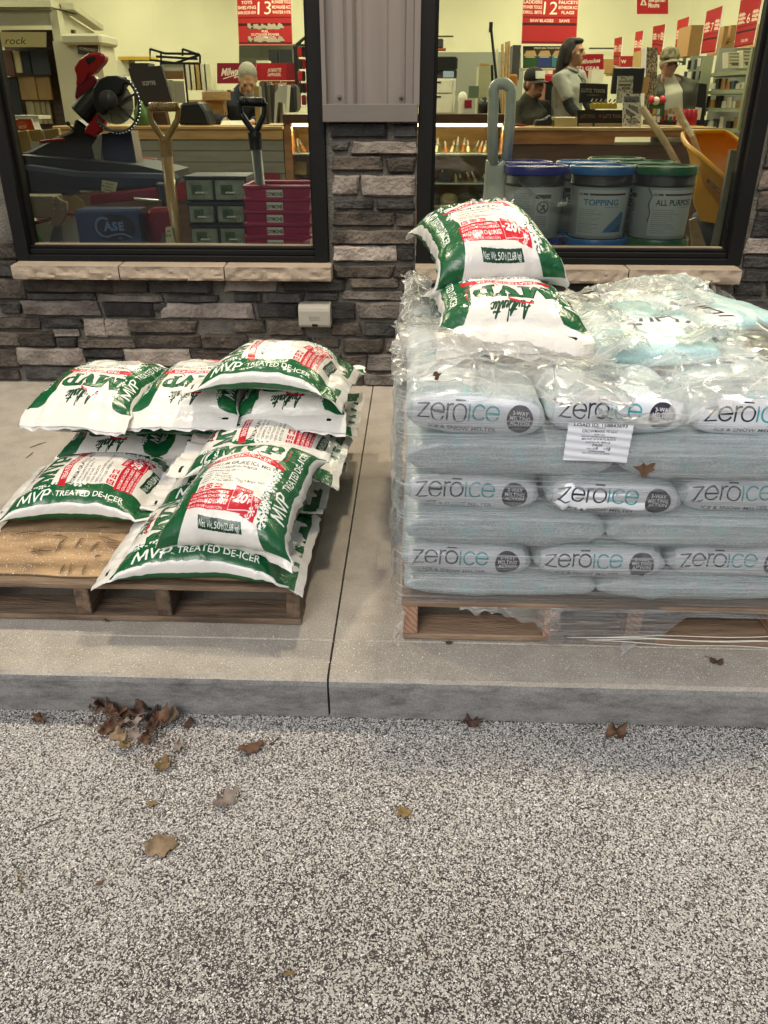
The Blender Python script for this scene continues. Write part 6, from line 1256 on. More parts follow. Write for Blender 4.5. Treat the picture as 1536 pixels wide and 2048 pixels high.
n_ = len(A3); mb = MB(); mid = [a.lerp(b, .5)+Vector((0, .0, .0)) for a, b in zip(A3, bot)]; cc = sum(bot, Vector())/n_
mb.add(A3+mid+bot+[cc], [(i, (i+1) % n_, n_+(i+1) % n_, n_+i) for i in range(n_)]+[(n_+i, n_+(i+1) % n_, 2*n_+(i+1) % n_, 2*n_+i) for i in range(n_)]+[(2*n_+i, 2*n_+(i+1) % n_, 3*n_) for i in range(n_)]); tray = mb.build('tray', M_YEL, t, smooth=True)
mb = MB(); mb.tube(A3, .013, 8, closed=True); mb.build('tray_rim', M_YEL, t, smooth=True)
c = Canvas(.30, .05, 900, (206, 140, 30)); c.rect(-.14, -.018, .14, .020, (36, 30, 40)); c.text('TRUE TEMPER', 0, .001, .026, (214, 150, 40), bold=.03, shear=.2, fit=.27)
pcard('decal', [(1415, 354), (1452, 388), (1448, 398), (1411, 364)], [4.52, 4.44, 4.44, 4.52], c, t, th=.002)
mb = MB(); ppoly(mb, [(1398, 330), (1460, 385), (1455, 440), (1440, 448), (1402, 442), (1388, 405)], 4.56, .02); mb.build('tray_side', M_YEL, t)
M_HANDLE = mat('pale wooden handle', (.46, .30, .14), .45, col2=(.56, .38, .19), scale=6, stretch=(3, 3, 3))
for pts in ([(1284, 216), (1300, 240), (1313, 258), (1337, 296), (1400, 410)], [(1352, 216), (1366, 244), (1376, 258), (1384, 275), (1430, 400)]): mb = MB(); pline(mb, pts, [5.05, 5.0, 4.96, 4.9, 4.75], [.020, .021, .019, .018, .018], 8); mb.build('handle', M_HANDLE, t)
mb = MB(); mb.lathe([(.05, -.035), (.13, -.04), (.155, -.02), (.155, .02), (.13, .04), (.05, .035)], (0, 0, 0), 28, M=Matrix.Translation(aty(1410, 478, 4.75)) @ Matrix.Rotation(R(70), 4, 'Y')); mb.build('wheel', PL('dark blue tyre', (44, 52, 66), .7), t, smooth=True)
mb = MB(); ppoly(mb, [(1380, 440), (1392, 435), (1412, 492), (1385, 492)], 4.6, .02); mb.build('leg', M_HANDLE, t)
mb = MB(); ppoly(mb, [(1462, 300), (1474, 300), (1458, 420), (1446, 500), (1422, 500), (1440, 420)], 4.2, .025); mb2 = mb; tag(mb.build('wooden_trim', mat('sage board', (.24, .22, .15), .6)), 'sage painted board leaning against the right window frame', 'board')
# ------------------------------------------------------------------ right window: counter top goods, shelving
c = Canvas(.3, .24, 700, (34, 28, 26)); c.text('LUTZ TOOL', 0, .035, .045, (150, 140, 120), bold=.02, fit=.26); c.text('COMPANY', 0, -.02, .02, (140, 125, 95), fit=.14); c.stroke([(-.14, -.11), (.14, -.11), (.14, .11), (-.14, .11)], .003, (90, 80, 70), True)
t = thing('tool_display', 'black cardboard counter display of tools with LUTZ TOOL lettering', 'display', aty(1200, 256, 8.15))
pcard('header_board', [(1160, 166), (1216, 168), (1214, 206), (1158, 206)], 8.35, c, t, back=M_BLK)
c = Canvas(.5, .2, 500, (30, 25, 24)); c.text('LUTZ TOOL', -.14, .03, .04, (130, 110, 70), fit=.16); c.text('LUTZ TOOL', .12, .03, .04, (150, 130, 90), fit=.2); c.rect(-.24, -.085, -.09, -.05, (150, 130, 95)); c.rect(-.07, -.085, .24, -.05, (150, 130, 95)); c.rect(-.02, .02, -.0, .045, (170, 40, 40))
pcard('tray_front', rq(1155, 220, 1250, 255), 8.1, c, t, th=.02, back=M_BLK); pbox('tray', (1156, 221, 1249, 255), 8.121, .2, M_BLK, t)
for k in range(6): mb = MB(); x = 1180+k*9; ppoly(mb, [(x, 208), (x+8, 204), (x+10, 217), (x+2, 218)], 8.16, .02); mb.build('yellow_tag', PL('yellow tag', (190, 160, 50)) if k == 0 else bpy.data.materials['yellow tag'], t); mb = MB(); pline(mb, [(x+2, 204), (x+6, 198)], 8.18, .008, 6); mb.build('tool_tip', M_CHROME, t)
c = Canvas(.2, .35, 700, (206, 202, 186)); c.rect(-.09, .09, .09, .15, (120, 120, 116)); c.text('Show Me It', .0, .10, .025, (30, 30, 30), bold=.03, fit=.15); c.ell(0, 0, .07, .06, (120, 116, 108)); c.stroke([(-.05, .03), (.05, -.03)], .02, (210, 206, 196)); c.ell(.01, -.11, .06, .04, (150, 146, 138)); c.speck(70, (80, 78, 74), .02, 5)
pcard('brochure_stand', [(1246, 188), (1281, 188), (1283, 255), (1245, 255)], 8.06, c, None, 'white printed brochure stand beside the black tool display', 'brochure stand')
c = Canvas(.2, .33, 500, (176, 174, 150)); c.rect(-.08, .04, .08, .07, (90, 90, 80)); c.rect(-.04, -.0, .07, .03, (120, 70, 50)); c.rect(-.08, .09, .08, .11, (120, 120, 108)); c.speck(60, (120, 118, 104), .03, 2)
pcard('notice_board', [(1236, 152), (1267, 152), (1264, 206), (1232, 206)], 8.3, c, None, 'pale printed notice standing in front of the black monitor', 'notice')
t = thing('monitor', 'black monitor seen from behind on the checkout counter', 'monitor', aty(1255, 255, 8.5)); pbox('screen_back', (1222, 134, 1291, 188), 8.45, .05, M_BLK, t, bev=.01); pbox('stand', (1245, 188, 1258, 254), 8.48, .05, M_BLK, t)
pbox('brown_box', (1268, 154, 1300, 186), 8.6, .3, M_KRAFT, None, 'brown box stacked behind the black monitor', 'box'); 
pbox('black_monitor_back', (1089, 162, 1107, 208), 9.0, .05, M_BLK, None, 'narrow dark screen between the seated man and the standing woman', 'screen')
pbox('cash_box', (1108, 234, 1156, 254), 8.1, .2, PL('tan metal', (160, 148, 104)), None, 'low tan box on the counter in front of the standing woman', 'box', bev=.006)
mb = MB(); ppoly(mb, [(1068, 252), (1072, 240), (1090, 238), (1100, 228), (1106, 240), (1104, 252)], 8.1, .12); tag(mb.build('desk_phone', M_BLK, bev=.01), 'black desk phone on the counter beside the tan box', 'phone')
mb = MB(); pb(mb, 1028, 249, 1052, 252, 8.1, .2); tag(mb.build('red_folder', M_DRED), 'dark red folder lying at the end of the checkout counter', 'folder')
pbox('white_bin', (1182, 139, 1209, 166), 9.4, .2, M_WHT, None, 'white bin behind the black tool display', 'bin')
t = thing('red_tool_chest', 'tall red tool chest behind the seated man', 'tool chest', aty(1095, 215, 10.2)); pbox('body', (1088, 148, 1150, 215), 10.2, .5, M_RED, t)
for k in range(4): pbox('drawer_front', (1090, 150+16*k, 1148, 163+16*k), 10.18, .018, M_DRED if k % 2 else M_RED, t, bev=.004)
t = thing('red_peg_display', 'shelf display of red packages above the seated man', 'display', aty(1095, 165, 10.5)); pbox('shelf', (1044, 136, 1130, 139), 10.5, .3, M_WHT, t)
for k in range(7): pbox('package', (1078+k*7, 140+(k % 2)*12, 1084+k*7, 150+(k % 2)*12), 10.45, .05, [M_RED, M_DRED, M_WHT][k % 3], t)
# printer and back corner
t = thing('printer', 'large off white office printer with a black scanner top', 'printer', aty(890, 230, 9.6)); Y = 9.6
pbox('body', (862, 157, 912, 229), Y, .6, M_WHT, t, bev=.01); pbox('scanner', (856, 113, 916, 140), Y+.02, .55, M_BLK, t, bev=.015); pbox('neck', (862, 141, 914, 156), Y+.06, .5, M_DGREY, t)
pbox('paper_tray', (886, 142, 908, 155), Y+.03, .02, PL('blue white', (150, 170, 190)), t)
for y0, y1 in ((160, 186), (189, 226)): pbox('paper_drawer', (864, y0, 905, y1), Y-.012, .011, M_WHT, t, bev=.004); pbox('pull', (872, y0+3, 882, y0+6), Y-.016, .004, M_BLK, t)
mb = MB(); pb(mb, 864, 71, 907, 74, 15.6, .1); tag(mb.build('wall_shelf', M_DKW), 'thin dark wall shelf at the left of the right window', 'shelf')
t = thing('orange_lamp', 'dark lantern with an orange base on the wall corner', 'lantern', aty(882, 100, 10)); pbox('housing', (868, 77, 887, 96), 10, .15, M_DGREY, t, bev=.01); pbox('orange_base', (866, 96, 892, 100), 9.98, .2, PL('orange plastic', (170, 80, 30)), t)
pbox('cream_cabinet', (954, 132, 984, 228), 10.2, .4, PL('pale cabinet', (150, 148, 116)), None, 'narrow pale cabinet behind the moulding sticks', 'cabinet'); pbox('brown_carton', (960, 127, 978, 135), 10.3, .2, M_KRAFT, None, 'small brown carton on the pale cabinet', 'carton')
mb = MB(); c0 = aty(969, 228, 9.2); mb.lathe([(.07, 0), (.072, .09), (.06, .13), (.03, .15), (0, .155)], c0, 20); tag(mb.build('waste_bin', M_BLK, smooth=True), 'black domed bin behind the display case', 'bin')
mb = MB(); c0 = aty(925, 196, 9.3); mb.ell(c0, (.05, .04, .06), 12, 8); tag(mb.build('paper_bag', M_WHT, smooth=True), 'crumpled white paper bag beside the printer', 'bag')
pbox('red_sticker_box', (929, 200, 944, 217), 9.2, .05, M_DRED, None, 'small dark red box below the white paper bag', 'box'); pbox('white_jar', (917, 196, 928, 228), 9.22, .08, M_WHT, None, 'slim white box standing beside the printer', 'box')
pbox('glass_tray', (936, 172, 958, 196), 9.4, .1, PL('smoky glass', (90, 100, 84), .15), None, 'smoky glass box behind the small red box', 'box')
g = rnd(9)
for k, (xb, xt, yt, m, l) in enumerate([(1000, 981, 46, M_BLK, 'black capped stick, tallest in the bundle behind the display case'), (1003, 1005, 88, M_OAKL, 'first light wooden moulding stick beside the black stick'), (1008, 1013, 84, M_HANDLE, 'second light wooden moulding stick beside the black stick'), (1014, 1018, 82, M_OAKL, 'rightmost light wooden moulding stick of the bundle'), (994, 994, 98, M_WHT, 'white moulding stick at the left of the bundle'), (986, 984, 130, M_BLK, 'short dark stick at the left of the bundle')]):
    mb = MB(); pline(mb, [(xb, 228), (xt, yt)], 9.5+.03*k, .014, 6)
    if k == 0: pb(mb, 978, 44, 986, 64, 9.48, .06)
    tag(mb.build('moulding_stick', m), l, 'stick', 'sticks standing behind the display case')
pbox('dark_spray_box', (1022, 90, 1042, 160), 10.4, .3, M_DGREY, None, 'tall dark box standing left of the screw display', 'box'); pbox('orange_drum', (1014, 148, 1036, 176), 9.9, .2, PL('amber drum', (140, 92, 30)), None, 'amber container beside the seated man', 'container', bev=.02)
# candy rack and counter small goods
t = thing('candy_rack', 'small counter rack of candy and lighters', 'rack', aty(1325, 250, 8.2)); pbox('tray', (1296, 240, 1354, 250), 8.15, .2, M_BLK, t)
g = rnd(21); CC = [M_RED, M_WHT, PL('yellow packet', (200, 160, 40)), PL('green packet', (40, 90, 40)), M_KRAFT, M_DRED]
for r_ in range(2):
    for k in range(7): x = 1298+k*8; y = 218+r_*14+g.uniform(-2, 2); pbox('packet', (x, y, x+6.5, y+11), 8.14+.05*(1-r_), .03, CC[g.randrange(6)], t)
for k, x in enumerate((1302, 1312, 1324)):
    mb = MB(); c0 = aty(x, 206, 8.2)
    if k != 1: mb.lathe([(.03, 0), (.034, .02), (.02, .055), (0, .06)], c0, 12)
    else: mb.ell(aty(x, 202, 8.2), (.035, .03, .035), 12, 8)
    mb.build('lollipop', [M_RED, M_WHT, M_RED][k], t, smooth=True)
mb = MB(); pb(mb, 1298, 208, 1330, 216, 8.2, .05); mb.build('green_box', CC[3], t)
for k, x in enumerate((1362, 1371, 1380)):
    c0 = aty(x+4, 251, 8.25); mb = MB(); mb.lathe([(.032, 0), (.036, .02), (.036, .09), (.028, .11), (.028, .13), (0, .132)], c0, 14); tag(mb.build('candy_jar', PL('red candy', (150, 24, 34), .2) if k == 0 else bpy.data.materials['red candy'], smooth=True), f"red candy jar, {['left', 'middle', 'right'][k]} of three beside the second wheelbarrow handle", 'jar', 'red candy jars on the counter')
pcard('price_leaflet', [(1392, 214), (1404, 216), (1400, 240), (1388, 238)], 8.3, M_WHT, None, 'tilted white leaflet behind the red jars', 'leaflet', back=M_WHT)
c = Canvas(.3, .8, 300, (96, 84, 66)); c.speck(300, (140, 124, 100), .04, 6); c.speck(150, (60, 50, 40), .04, 7)
pcard('display_post', [(1294, 94), (1316, 96), (1312, 214), (1288, 214)], 9.0, c, None, 'tall patterned brown display post beside the man in the camouflage cap', 'display post', th=.2)
# gondola at the right
t = thing('shelving_unit', 'grey steel shelving unit filled with packaged goods at the right', 'shelving unit', aty(1450, 300, 8.4)); M_STEEL = PL('sage shelf steel', (128, 132, 106), .4)
pbox('upright', (1496, 96, 1506, 262), 8.2, .05, M_STEEL, t); pbox('upright', (1404, 112, 1410, 262), 9.0, .05, M_STEEL, t)
SH = [(1422, 140, 1500), (1416, 179, 1497), (1410, 217, 1494), (1404, 259, 1490)]
for x0, y, x1 in SH: mb = MB(); a, b = aty(x0, y-1, 9.0), aty(x1, y, 8.2); mb.add([Vector((a.x, 9.0, b.z)), Vector((b.x, 8.2, b.z)), Vector((b.x+.4, 9.0, b.z)), Vector((a.x+.25, 9.5, b.z))]+[Vector((p.x, p.y, b.z-.03)) for p in (Vector((a.x, 9.0, 0)), Vector((b.x, 8.2, 0)), Vector((b.x+.4, 9.0, 0)), Vector((a.x+.25, 9.5, 0)))], [(0, 1, 2, 3), (7, 6, 5, 4), (0, 4, 5, 1), (1, 5, 6, 2), (2, 6, 7, 3), (3, 7, 4, 0)]); mb.build('shelf', M_STEEL, t)
mb = MB(); a, b = aty(1412, 262, 9.55), aty(1540, 96, 9.55); mb.box(a.x, 9.55, 0, b.x, 9.6, b.z); mb.build('back_panel', M_GREYW, t)
g = rnd(31); GC = [M_WHT, M_BLK, M_DGREY, M_WHT, PL('teal pack', (70, 96, 96)), M_KRAFT]; GN = ['white', 'black', 'dark grey', 'off white', 'teal', 'brown']; OR2 = 'first second third fourth fifth sixth seventh eighth ninth tenth eleventh twelfth'.split()
bc = Canvas(.2, .2, 500, (196, 190, 160)); [bc.rect(-.08, .07-.04*k, .08, .085-.04*k, (120, 112, 92)) for k in range(4)]; bc.rect(-.05, -.07, .05, -.03, (90, 80, 66)); M_PRINT = cmat('printed carton', bc, .6)
def gcard(r, Y, l, grp): return pcard('carton', rq(*r), Y, M_PRINT, None, l, 'carton', grp, th=.15, back=M_WHT)
gcard((1456, 104, 1484, 136), 8.6, 'large printed white carton on the top shelf at the right', 'printed white cartons'); gcard((1486, 100, 1504, 136), 8.5, 'narrow printed white carton on the top shelf beside the upright', 'printed white cartons')
n_ = 0
for s_, (x0, y, x1) in enumerate(SH[1:]):
    x = x0+2; i_ = 0
    while x < x1-10:
        w = g.uniform(7, 15); h = g.uniform(12, 26); Y = 8.95-.7*(x-x0)/(x1-x0); q = g.randrange(6); pbox('package', (x, y-h, x+w, y-1.2), Y+.05, .12, GC[q], None, f"{GN[q]} package on the {['second', 'third', 'lowest'][s_]} shelf of the steel unit, {OR2[i_]} from its far end", 'package', 'packages on the steel shelving'); x += w+1.2; i_ += 1
for r_ in range(5):
    for k in range(5): x = 1366+k*10+g.uniform(-2, 2); y = 118+r_*24+g.uniform(-3, 3); pbox('blister_pack', (x, y, x+8, y+g.uniform(14, 20)), 9.4+.03*k, .03, GC[g.choice((1, 2, 1, 0, 4))], None, f"hanging pack on the hook wall, {['top', 'second', 'third', 'fourth', 'bottom'][r_]} row, {['leftmost', 'second from the left', 'middle', 'second from the right', 'rightmost'][k]}", 'hanging pack', 'packs hanging left of the steel shelving')
pbox('hook_wall', (1362, 112, 1420, 250), 9.62, .04, M_GREYW, None, 'grey hook wall of hanging packs behind the camouflage cap man', 'hook wall')
mb = MB(); ppoly(mb, [(1398, 166), (1414, 168), (1408, 250), (1388, 250)], 8.9, .1); tag(mb.build('black_display', M_BLK), 'tall black display leaning at the end of the steel shelving', 'display')
for k, (r, m, l) in enumerate([((1374, 50, 1408, 112), M_KRAFT, 'tall brown carton on the high shelf between the red signs 8 and 7'), ((1440, 52, 1458, 108), M_KRAFT, 'narrow brown carton on the high shelf right of the red sign 7'), ((1458, 50, 1476, 82), M_KRAFT, 'upper brown carton on the high shelf left of the red sign 6'), ((1446, 83, 1470, 106), M_GOLD, 'low tan carton on the high shelf left of the red sign 6'), ((1508, 48, 1536, 94), M_GOLD, 'tan carton with dark spots at the right edge of the high shelf'), ((1282, 100, 1300, 136), M_GOLD, 'tan carton far back between the red signs 10 and 9'), ((1206, 118, 1228, 146), M_KRAFT, 'brown carton stacked right of the bright red banner'), ((1226, 132, 1240, 150), M_GOLD, 'small tan carton right of the bright red banner')]): pbox('carton', r, 11.0+.2*k, .5, m, None, l, 'carton', 'cartons on the high shelves')
mb = MB(); pb(mb, 1180, 95, 1240, 98, 15.7, .1); tag(mb.build('wall_rail', M_DGREY), 'thin grey rail along the back wall behind the standing woman', 'rail')

# ------------------------------------------------------------------ people behind the counters
def remeshed(mb, name, m, parent, vox=.011, it=5):
    o = mb.build(name, m, parent, fix=False); r = o.modifiers.new('r', 'REMESH'); r.mode = 'VOXEL'; r.voxel_size = vox; s = o.modifiers.new('s', 'SMOOTH'); s.iterations = it; s.factor = .5
    dg = bpy.context.evaluated_depsgraph_get(); dg.update(); me = bpy.data.meshes.new_from_object(o.evaluated_get(dg)); o.modifiers.clear(); old = o.data; o.data = me; bpy.data.meshes.remove(old)
    me.polygons.foreach_set('use_smooth', [True]*len(me.polygons))
    if not len(me.materials): me.materials.append(m)
    return o
def limb(mb, pts, rs, n=12, flat=1.0):
    mb.tube(pts, rs, n, flat=flat)
    for p, r in ((pts[0], rs[0]), (pts[-1], rs[-1])): mb.ell(p, (r, r, r), 10, 8)
def hand(mb, wrist, d, nrm):
    d = d.normalized(); s = d.cross(nrm).normalized(); nrm = s.cross(d)
    M = Matrix((s, d, nrm)).transposed(); mb.ell(wrist+d*.045, (.038, .05, .018), 12, 8, M=M)
    for k, L_ in enumerate((.066, .076, .072, .058)): b = wrist+d*.078+s*(.027-.018*k); mb.tube([b, b+d*L_*.45-nrm*.006, b+d*L_*.75-nrm*.026, b+d*L_*.8-nrm*.045], [.0095, .0092, .0085, .007], 8)
    b = wrist+d*.03+s*.034; mb.tube([b, b+s*.024+d*.025-nrm*.008, b+s*.022+d*.055-nrm*.02], [.012, .0105, .008], 8)
M_SKIN = [mat('skin tone %d' % k, c_, .55, var=.06, scale=20) for k, c_ in enumerate(((.36, .185, .11), (.30, .15, .09), (.42, .235, .145), (.36, .185, .115)))]
M_EYE = mat('dark eye', (.03, .02, .015), .3)
def head_frame(face): f = face.normalized(); s = f.cross(Vector((0, 0, 1))).normalized(); u = s.cross(f); return f, s, u
def add_head(mb, c, face, k=1.0, nk=None):
    f, s, u = head_frame(face); M = Matrix((s, f, u)).transposed(); P = lambda a, b, d: c+s*a*k+f*b*k+u*d*k
    E = lambda a, b, d, r: mb.ell(P(a, b, d), tuple(x*k for x in r), 16, 12, M=M)
    E(0, -.012, .030, (.074, .094, .088)); E(0, .022, -.035, (.058, .068, .072)); E(0, .062, -.085, (.026, .026, .022)); E(0, .075, .028, (.052, .018, .014))
    mb.tube([P(0, .082, .02), P(0, .104, -.012), P(0, .108, -.026)], [.010*k, .014*k, .015*k], 8); E(.012, .092, -.026, (.010, .012, .009)); E(-.012, .092, -.026, (.010, .012, .009))
    E(0, .082, -.052, (.024, .012, .007)); E(0, .080, -.064, (.021, .012, .008)); E(.045, .058, -.015, (.022, .018, .020)); E(-.045, .058, -.015, (.022, .018, .020))
    for q in (-1, 1): E(q*.076, -.005, .0, (.010, .02, .03))
    if nk: mb.tube([P(0, -.02, -.05), P(0, -.02, -.09), nk], [.052*k, .053*k, .062*k], 14)
    return P, M
def face_bits(t, P, M, k, brow):
    for q in (-1, 1): mb = MB(); mb.ell(P(q*.030, .082, .006), (.010*k, .006*k, .0045*k), 10, 6, M=M); mb.build('eye', M_EYE, t, smooth=True); mb = MB(); mb.tube([P(q*.012, .092, .024), P(q*.034, .090, .029), P(q*.054, .074, .022)], [.0022*k, .003*k, .0015*k], 6); mb.build('eyebrow', brow, t)
def ball_cap(t, c, P, M, k, crown, bill, front=None):
    mb = MB(); mb.lathe([(.088, .035), (.093, .06), (.088, .095), (.068, .125), (.035, .14), (0, .145)], (0, 0, 0), 24, M=Matrix.Translation(P(0, -.008, 0)) @ M.to_4x4() @ Matrix.Scale(k, 4)); mb.build('cap_crown', crown, t, smooth=True)
    def fb(u, v): a = (u-.5)*2.0; r = .09+.075*v*math.cos(a*.8); return P(r*math.sin(a), -.008+r*math.cos(a)*1.05, .042-.018*v-.02*(u-.5)**2*4)
    mb = MB(); mb.grid(fb, 16, 6); mb.grid(lambda u, v: fb(u, v)+Vector((0, 0, -.005)), 16, 6); mb.hasuv = False; mb.build('cap_bill', bill, t, smooth=True)
    if front: mb = MB(); mb.grid(lambda u, v: P(.096*math.sin((u-.5)*1.3), -.008+(.097-.012*v)*math.cos((u-.5)*1.3), .05+.06*v), 10, 5); mb.hasuv = False; mb.build('cap_front', front, t, smooth=True)
def at3(x, y, Y): return aty(x, y, Y)
HK = 1.06
# standing woman, turned to the right
t = thing('person', 'standing person with long dark hair in a pale polo over black sleeves', 'person', Vector((at3(1138, 250, 8.7).x, 8.75, 0)), 'people behind the counters'); Y = 8.75
hc = at3(1148, 106, Y); nk = at3(1138, 146, Y); ch = at3(1136, 175, Y); hp = at3(1130, 262, Y); sl, sr = at3(1117, 155, Y-.10), at3(1158, 152, Y+.16); el, wl = at3(1140, 214, Y-.16), at3(1168, 242, Y-.30); er, wr = at3(1172, 200, Y+.16), at3(1188, 236, Y-.05)
fd = Vector((.88, -.46, .02)); mb = MB(); P, M = add_head(mb, hc, fd, HK*.95, nk); foot = Vector((hp.x, Y, 0))
limb(mb, [nk, ch, hp], [.07, .135, .15]); limb(mb, [hp+Vector((-.04, .08, 0)), foot+Vector((0, .08, .5)), foot+Vector((0, .1, .03))], [.10, .075, .05]); limb(mb, [hp+Vector((.04, -.08, 0)), foot+Vector((.02, -.08, .5)), foot+Vector((.03, -.1, .03))], [.10, .075, .05])
for a, b, c_ in ((sl, el, wl), (sr, er, wr)): limb(mb, [nk.lerp(a, .4), a, b, c_], [.055, .05, .04, .027]); hand(mb, c_, c_-b, Vector((0, 0, 1)))
remeshed(mb, 'body', M_SKIN[0], t); M_POLO = mat('pale grey polo', (.27, .27, .235), .85, var=.08, bump=.8, bscale=16)
mb = MB(); limb(mb, [nk+Vector((0, 0, -.01)), ch, at3(1133, 215, Y), hp], [.082, .155, .150, .168]); limb(mb, [nk.lerp(sl, .35)+Vector((0, 0, -.02)), sl, sl.lerp(el, .62)], [.07, .072, .068]); limb(mb, [nk.lerp(sr, .35)+Vector((0, 0, -.02)), sr, sr.lerp(er, .62)], [.07, .072, .068]); mb.tube([nk+Vector((-.02, 0, .035)), nk+Vector((0, 0, -.01))], [.066, .08], 14); remeshed(mb, 'polo_shirt', M_POLO, t, .013, 6)
mb = MB(); mb.tube([nk+Vector((.066*math.cos(a)+.012, .066*math.sin(a), .022+.012*math.sin(a*2))) for a in [k*.4488 for k in range(14)]], .016, 8, closed=True); mb.build('collar', mat('grey collar', (.17, .17, .15), .85), t, smooth=True); mb = MB(); mb.tube([nk+Vector((.085, -.035, -.02)), ch+Vector((.148, -.06, .06)), ch+Vector((.150, -.06, 0))], .007, 6); mb.build('placket', bpy.data.materials['grey collar'], t)
M_BLKC = PL('black knit', (20, 20, 24), .9); mb = MB(); limb(mb, [sl.lerp(el, .55), el, wl.lerp(el, .06)], [.056, .050, .040]); limb(mb, [sr.lerp(er, .55), er, wr.lerp(er, .06)], [.056, .050, .040]); remeshed(mb, 'sleeves', M_BLKC, t, .012, 4)
mb = MB(); limb(mb, [hp+Vector((0, 0, .05)), hp+Vector((0, 0, -.1))], [.168, .165]); limb(mb, [hp+Vector((-.04, .08, 0)), foot+Vector((0, .08, .5)), foot+Vector((0, .1, .06))], [.12, .09, .07]); limb(mb, [hp+Vector((.04, -.08, 0)), foot+Vector((.02, -.08, .5)), foot+Vector((.03, -.1, .06))], [.12, .09, .07]); remeshed(mb, 'trousers', M_BLKC, t, .018, 4)
M_HAIRD = mat('dark brown hair', (.016, .010, .007), .75, var=.5, scale=30, stretch=(6, 6, 1)); mb = MB(); mb.ell(P(0, -.03, .045), (.086, .092, .088), 18, 12, M=M); mb.ell(P(0, .025, .095), (.07, .06, .03), 14, 8, M=M)
for q in (-1, 0, 1): limb(mb, [P(q*.05, -.07, .04), P(q*.06, -.10, -.07), P(q*.06, -.11, -.20)+Vector((-.01*q, 0, 0)), P(q*.04, -.12, -.30)], [.05, .045, .04, .018])
for q in (-1, 1): limb(mb, [P(q*.06, -.01, .07), P(q*.076, -.015, .0), P(q*.075, -.03, -.08)], [.03, .024, .02])
remeshed(mb, 'hair', M_HAIRD, t, .010, 2); face_bits(t, P, M, HK*.95, M_HAIRD)
# seated man in a trucker cap
t = thing('person', 'seated person in a dark hoodie and a pale fronted cap', 'person', Vector((at3(1060, 250, 8.7).x, 8.8, 0)), 'people behind the counters'); Y = 8.7
hc = at3(1068, 170, Y); nk = at3(1058, 203, Y+.03); ch = at3(1058, 226, Y+.05); hp = at3(1058, 310, Y+.12); sl, sr = at3(1032, 216, Y), at3(1086, 214, Y+.14); el, wl = at3(1030, 262, Y-.10), at3(1058, 262, Y-.36); er, wr = at3(1104, 258, Y), at3(1088, 256, Y-.34)
fd = Vector((.62, -.78, -.02)); mb = MB(); P, M = add_head(mb, hc, fd, HK, nk); limb(mb, [nk, ch, hp], [.07, .15, .16])
for q in (-1, 1): kn = Vector((hp.x+q*.13, Y-.25, hp.z-.06)); limb(mb, [hp+Vector((q*.09, 0, -.04)), kn, Vector((kn.x, kn.y, .06))], [.09, .065, .045])
for a, b, c_ in ((sl, el, wl), (sr, er, wr)): limb(mb, [nk.lerp(a, .4), a, b, c_], [.055, .052, .042, .029]); hand(mb, c_, c_-b, Vector((0, 0, 1)))
remeshed(mb, 'body', M_SKIN[1], t); M_HOOD = mat('dark olive hoodie', (.035, .034, .022), .95, var=.2, bump=.9, bscale=14); mb = MB(); limb(mb, [nk+Vector((0, .01, -.01)), ch, hp+Vector((0, 0, .05))], [.098, .180, .18]); limb(mb, [nk+Vector((0, .07, .03)), nk+Vector((0, .09, -.05))], [.07, .09])
for a, b, c_ in ((sl, el, wl), (sr, er, wr)): limb(mb, [nk.lerp(a, .35)+Vector((0, 0, -.03)), a, b, c_.lerp(b, .12)], [.08, .082, .066, .05])
remeshed(mb, 'hoodie', M_HOOD, t, .014, 5); mb = MB(); limb(mb, [hp+Vector((0, 0, .02)), hp+Vector((0, 0, -.06))], [.17, .16])
for q in (-1, 1): kn = Vector((hp.x+q*.13, Y-.25, hp.z-.06)); limb(mb, [hp+Vector((q*.09, 0, -.04)), kn, Vector((kn.x, kn.y, .08))], [.11, .08, .06])
remeshed(mb, 'trousers', M_NAVY, t, .018, 3); M_BEARD = mat('short brown beard', (.07, .04, .025), .8, var=.3, scale=40)
mb = MB(); mb.ell(P(0, .050, -.080), (.046, .044, .032), 14, 10, M=M); mb.ell(P(0, .086, -.042), (.030, .014, .009), 10, 6, M=M); remeshed(mb, 'beard', M_BEARD, t, .008, 1); face_bits(t, P, M, HK, M_BEARD); mb = MB(); mb.ell(P(0, -.035, .0), (.080, .074, .07), 14, 10, M=M); mb.build('hair', M_BEARD, t, smooth=True); ball_cap(t, hc, P, M, HK, M_CAPK, M_CAPK, M_WHT)
mb = MB(); pb(mb, 1036, 224, 1080, 330, Y+.34, .06); c_ = at3(1058, 330, Y+.1); mb.box(c_.x-.24, Y-.18, .42, c_.x+.24, Y+.32, .48); mb.cyl((c_.x, Y+.08, .05), (c_.x, Y+.08, .42), .03); mb.box(c_.x-.25, Y+.05, 0, c_.x+.25, Y+.11, .05); tag(mb.build('office_chair', M_BLK, bev=.01), 'black office chair under the seated person in the hoodie', 'chair')
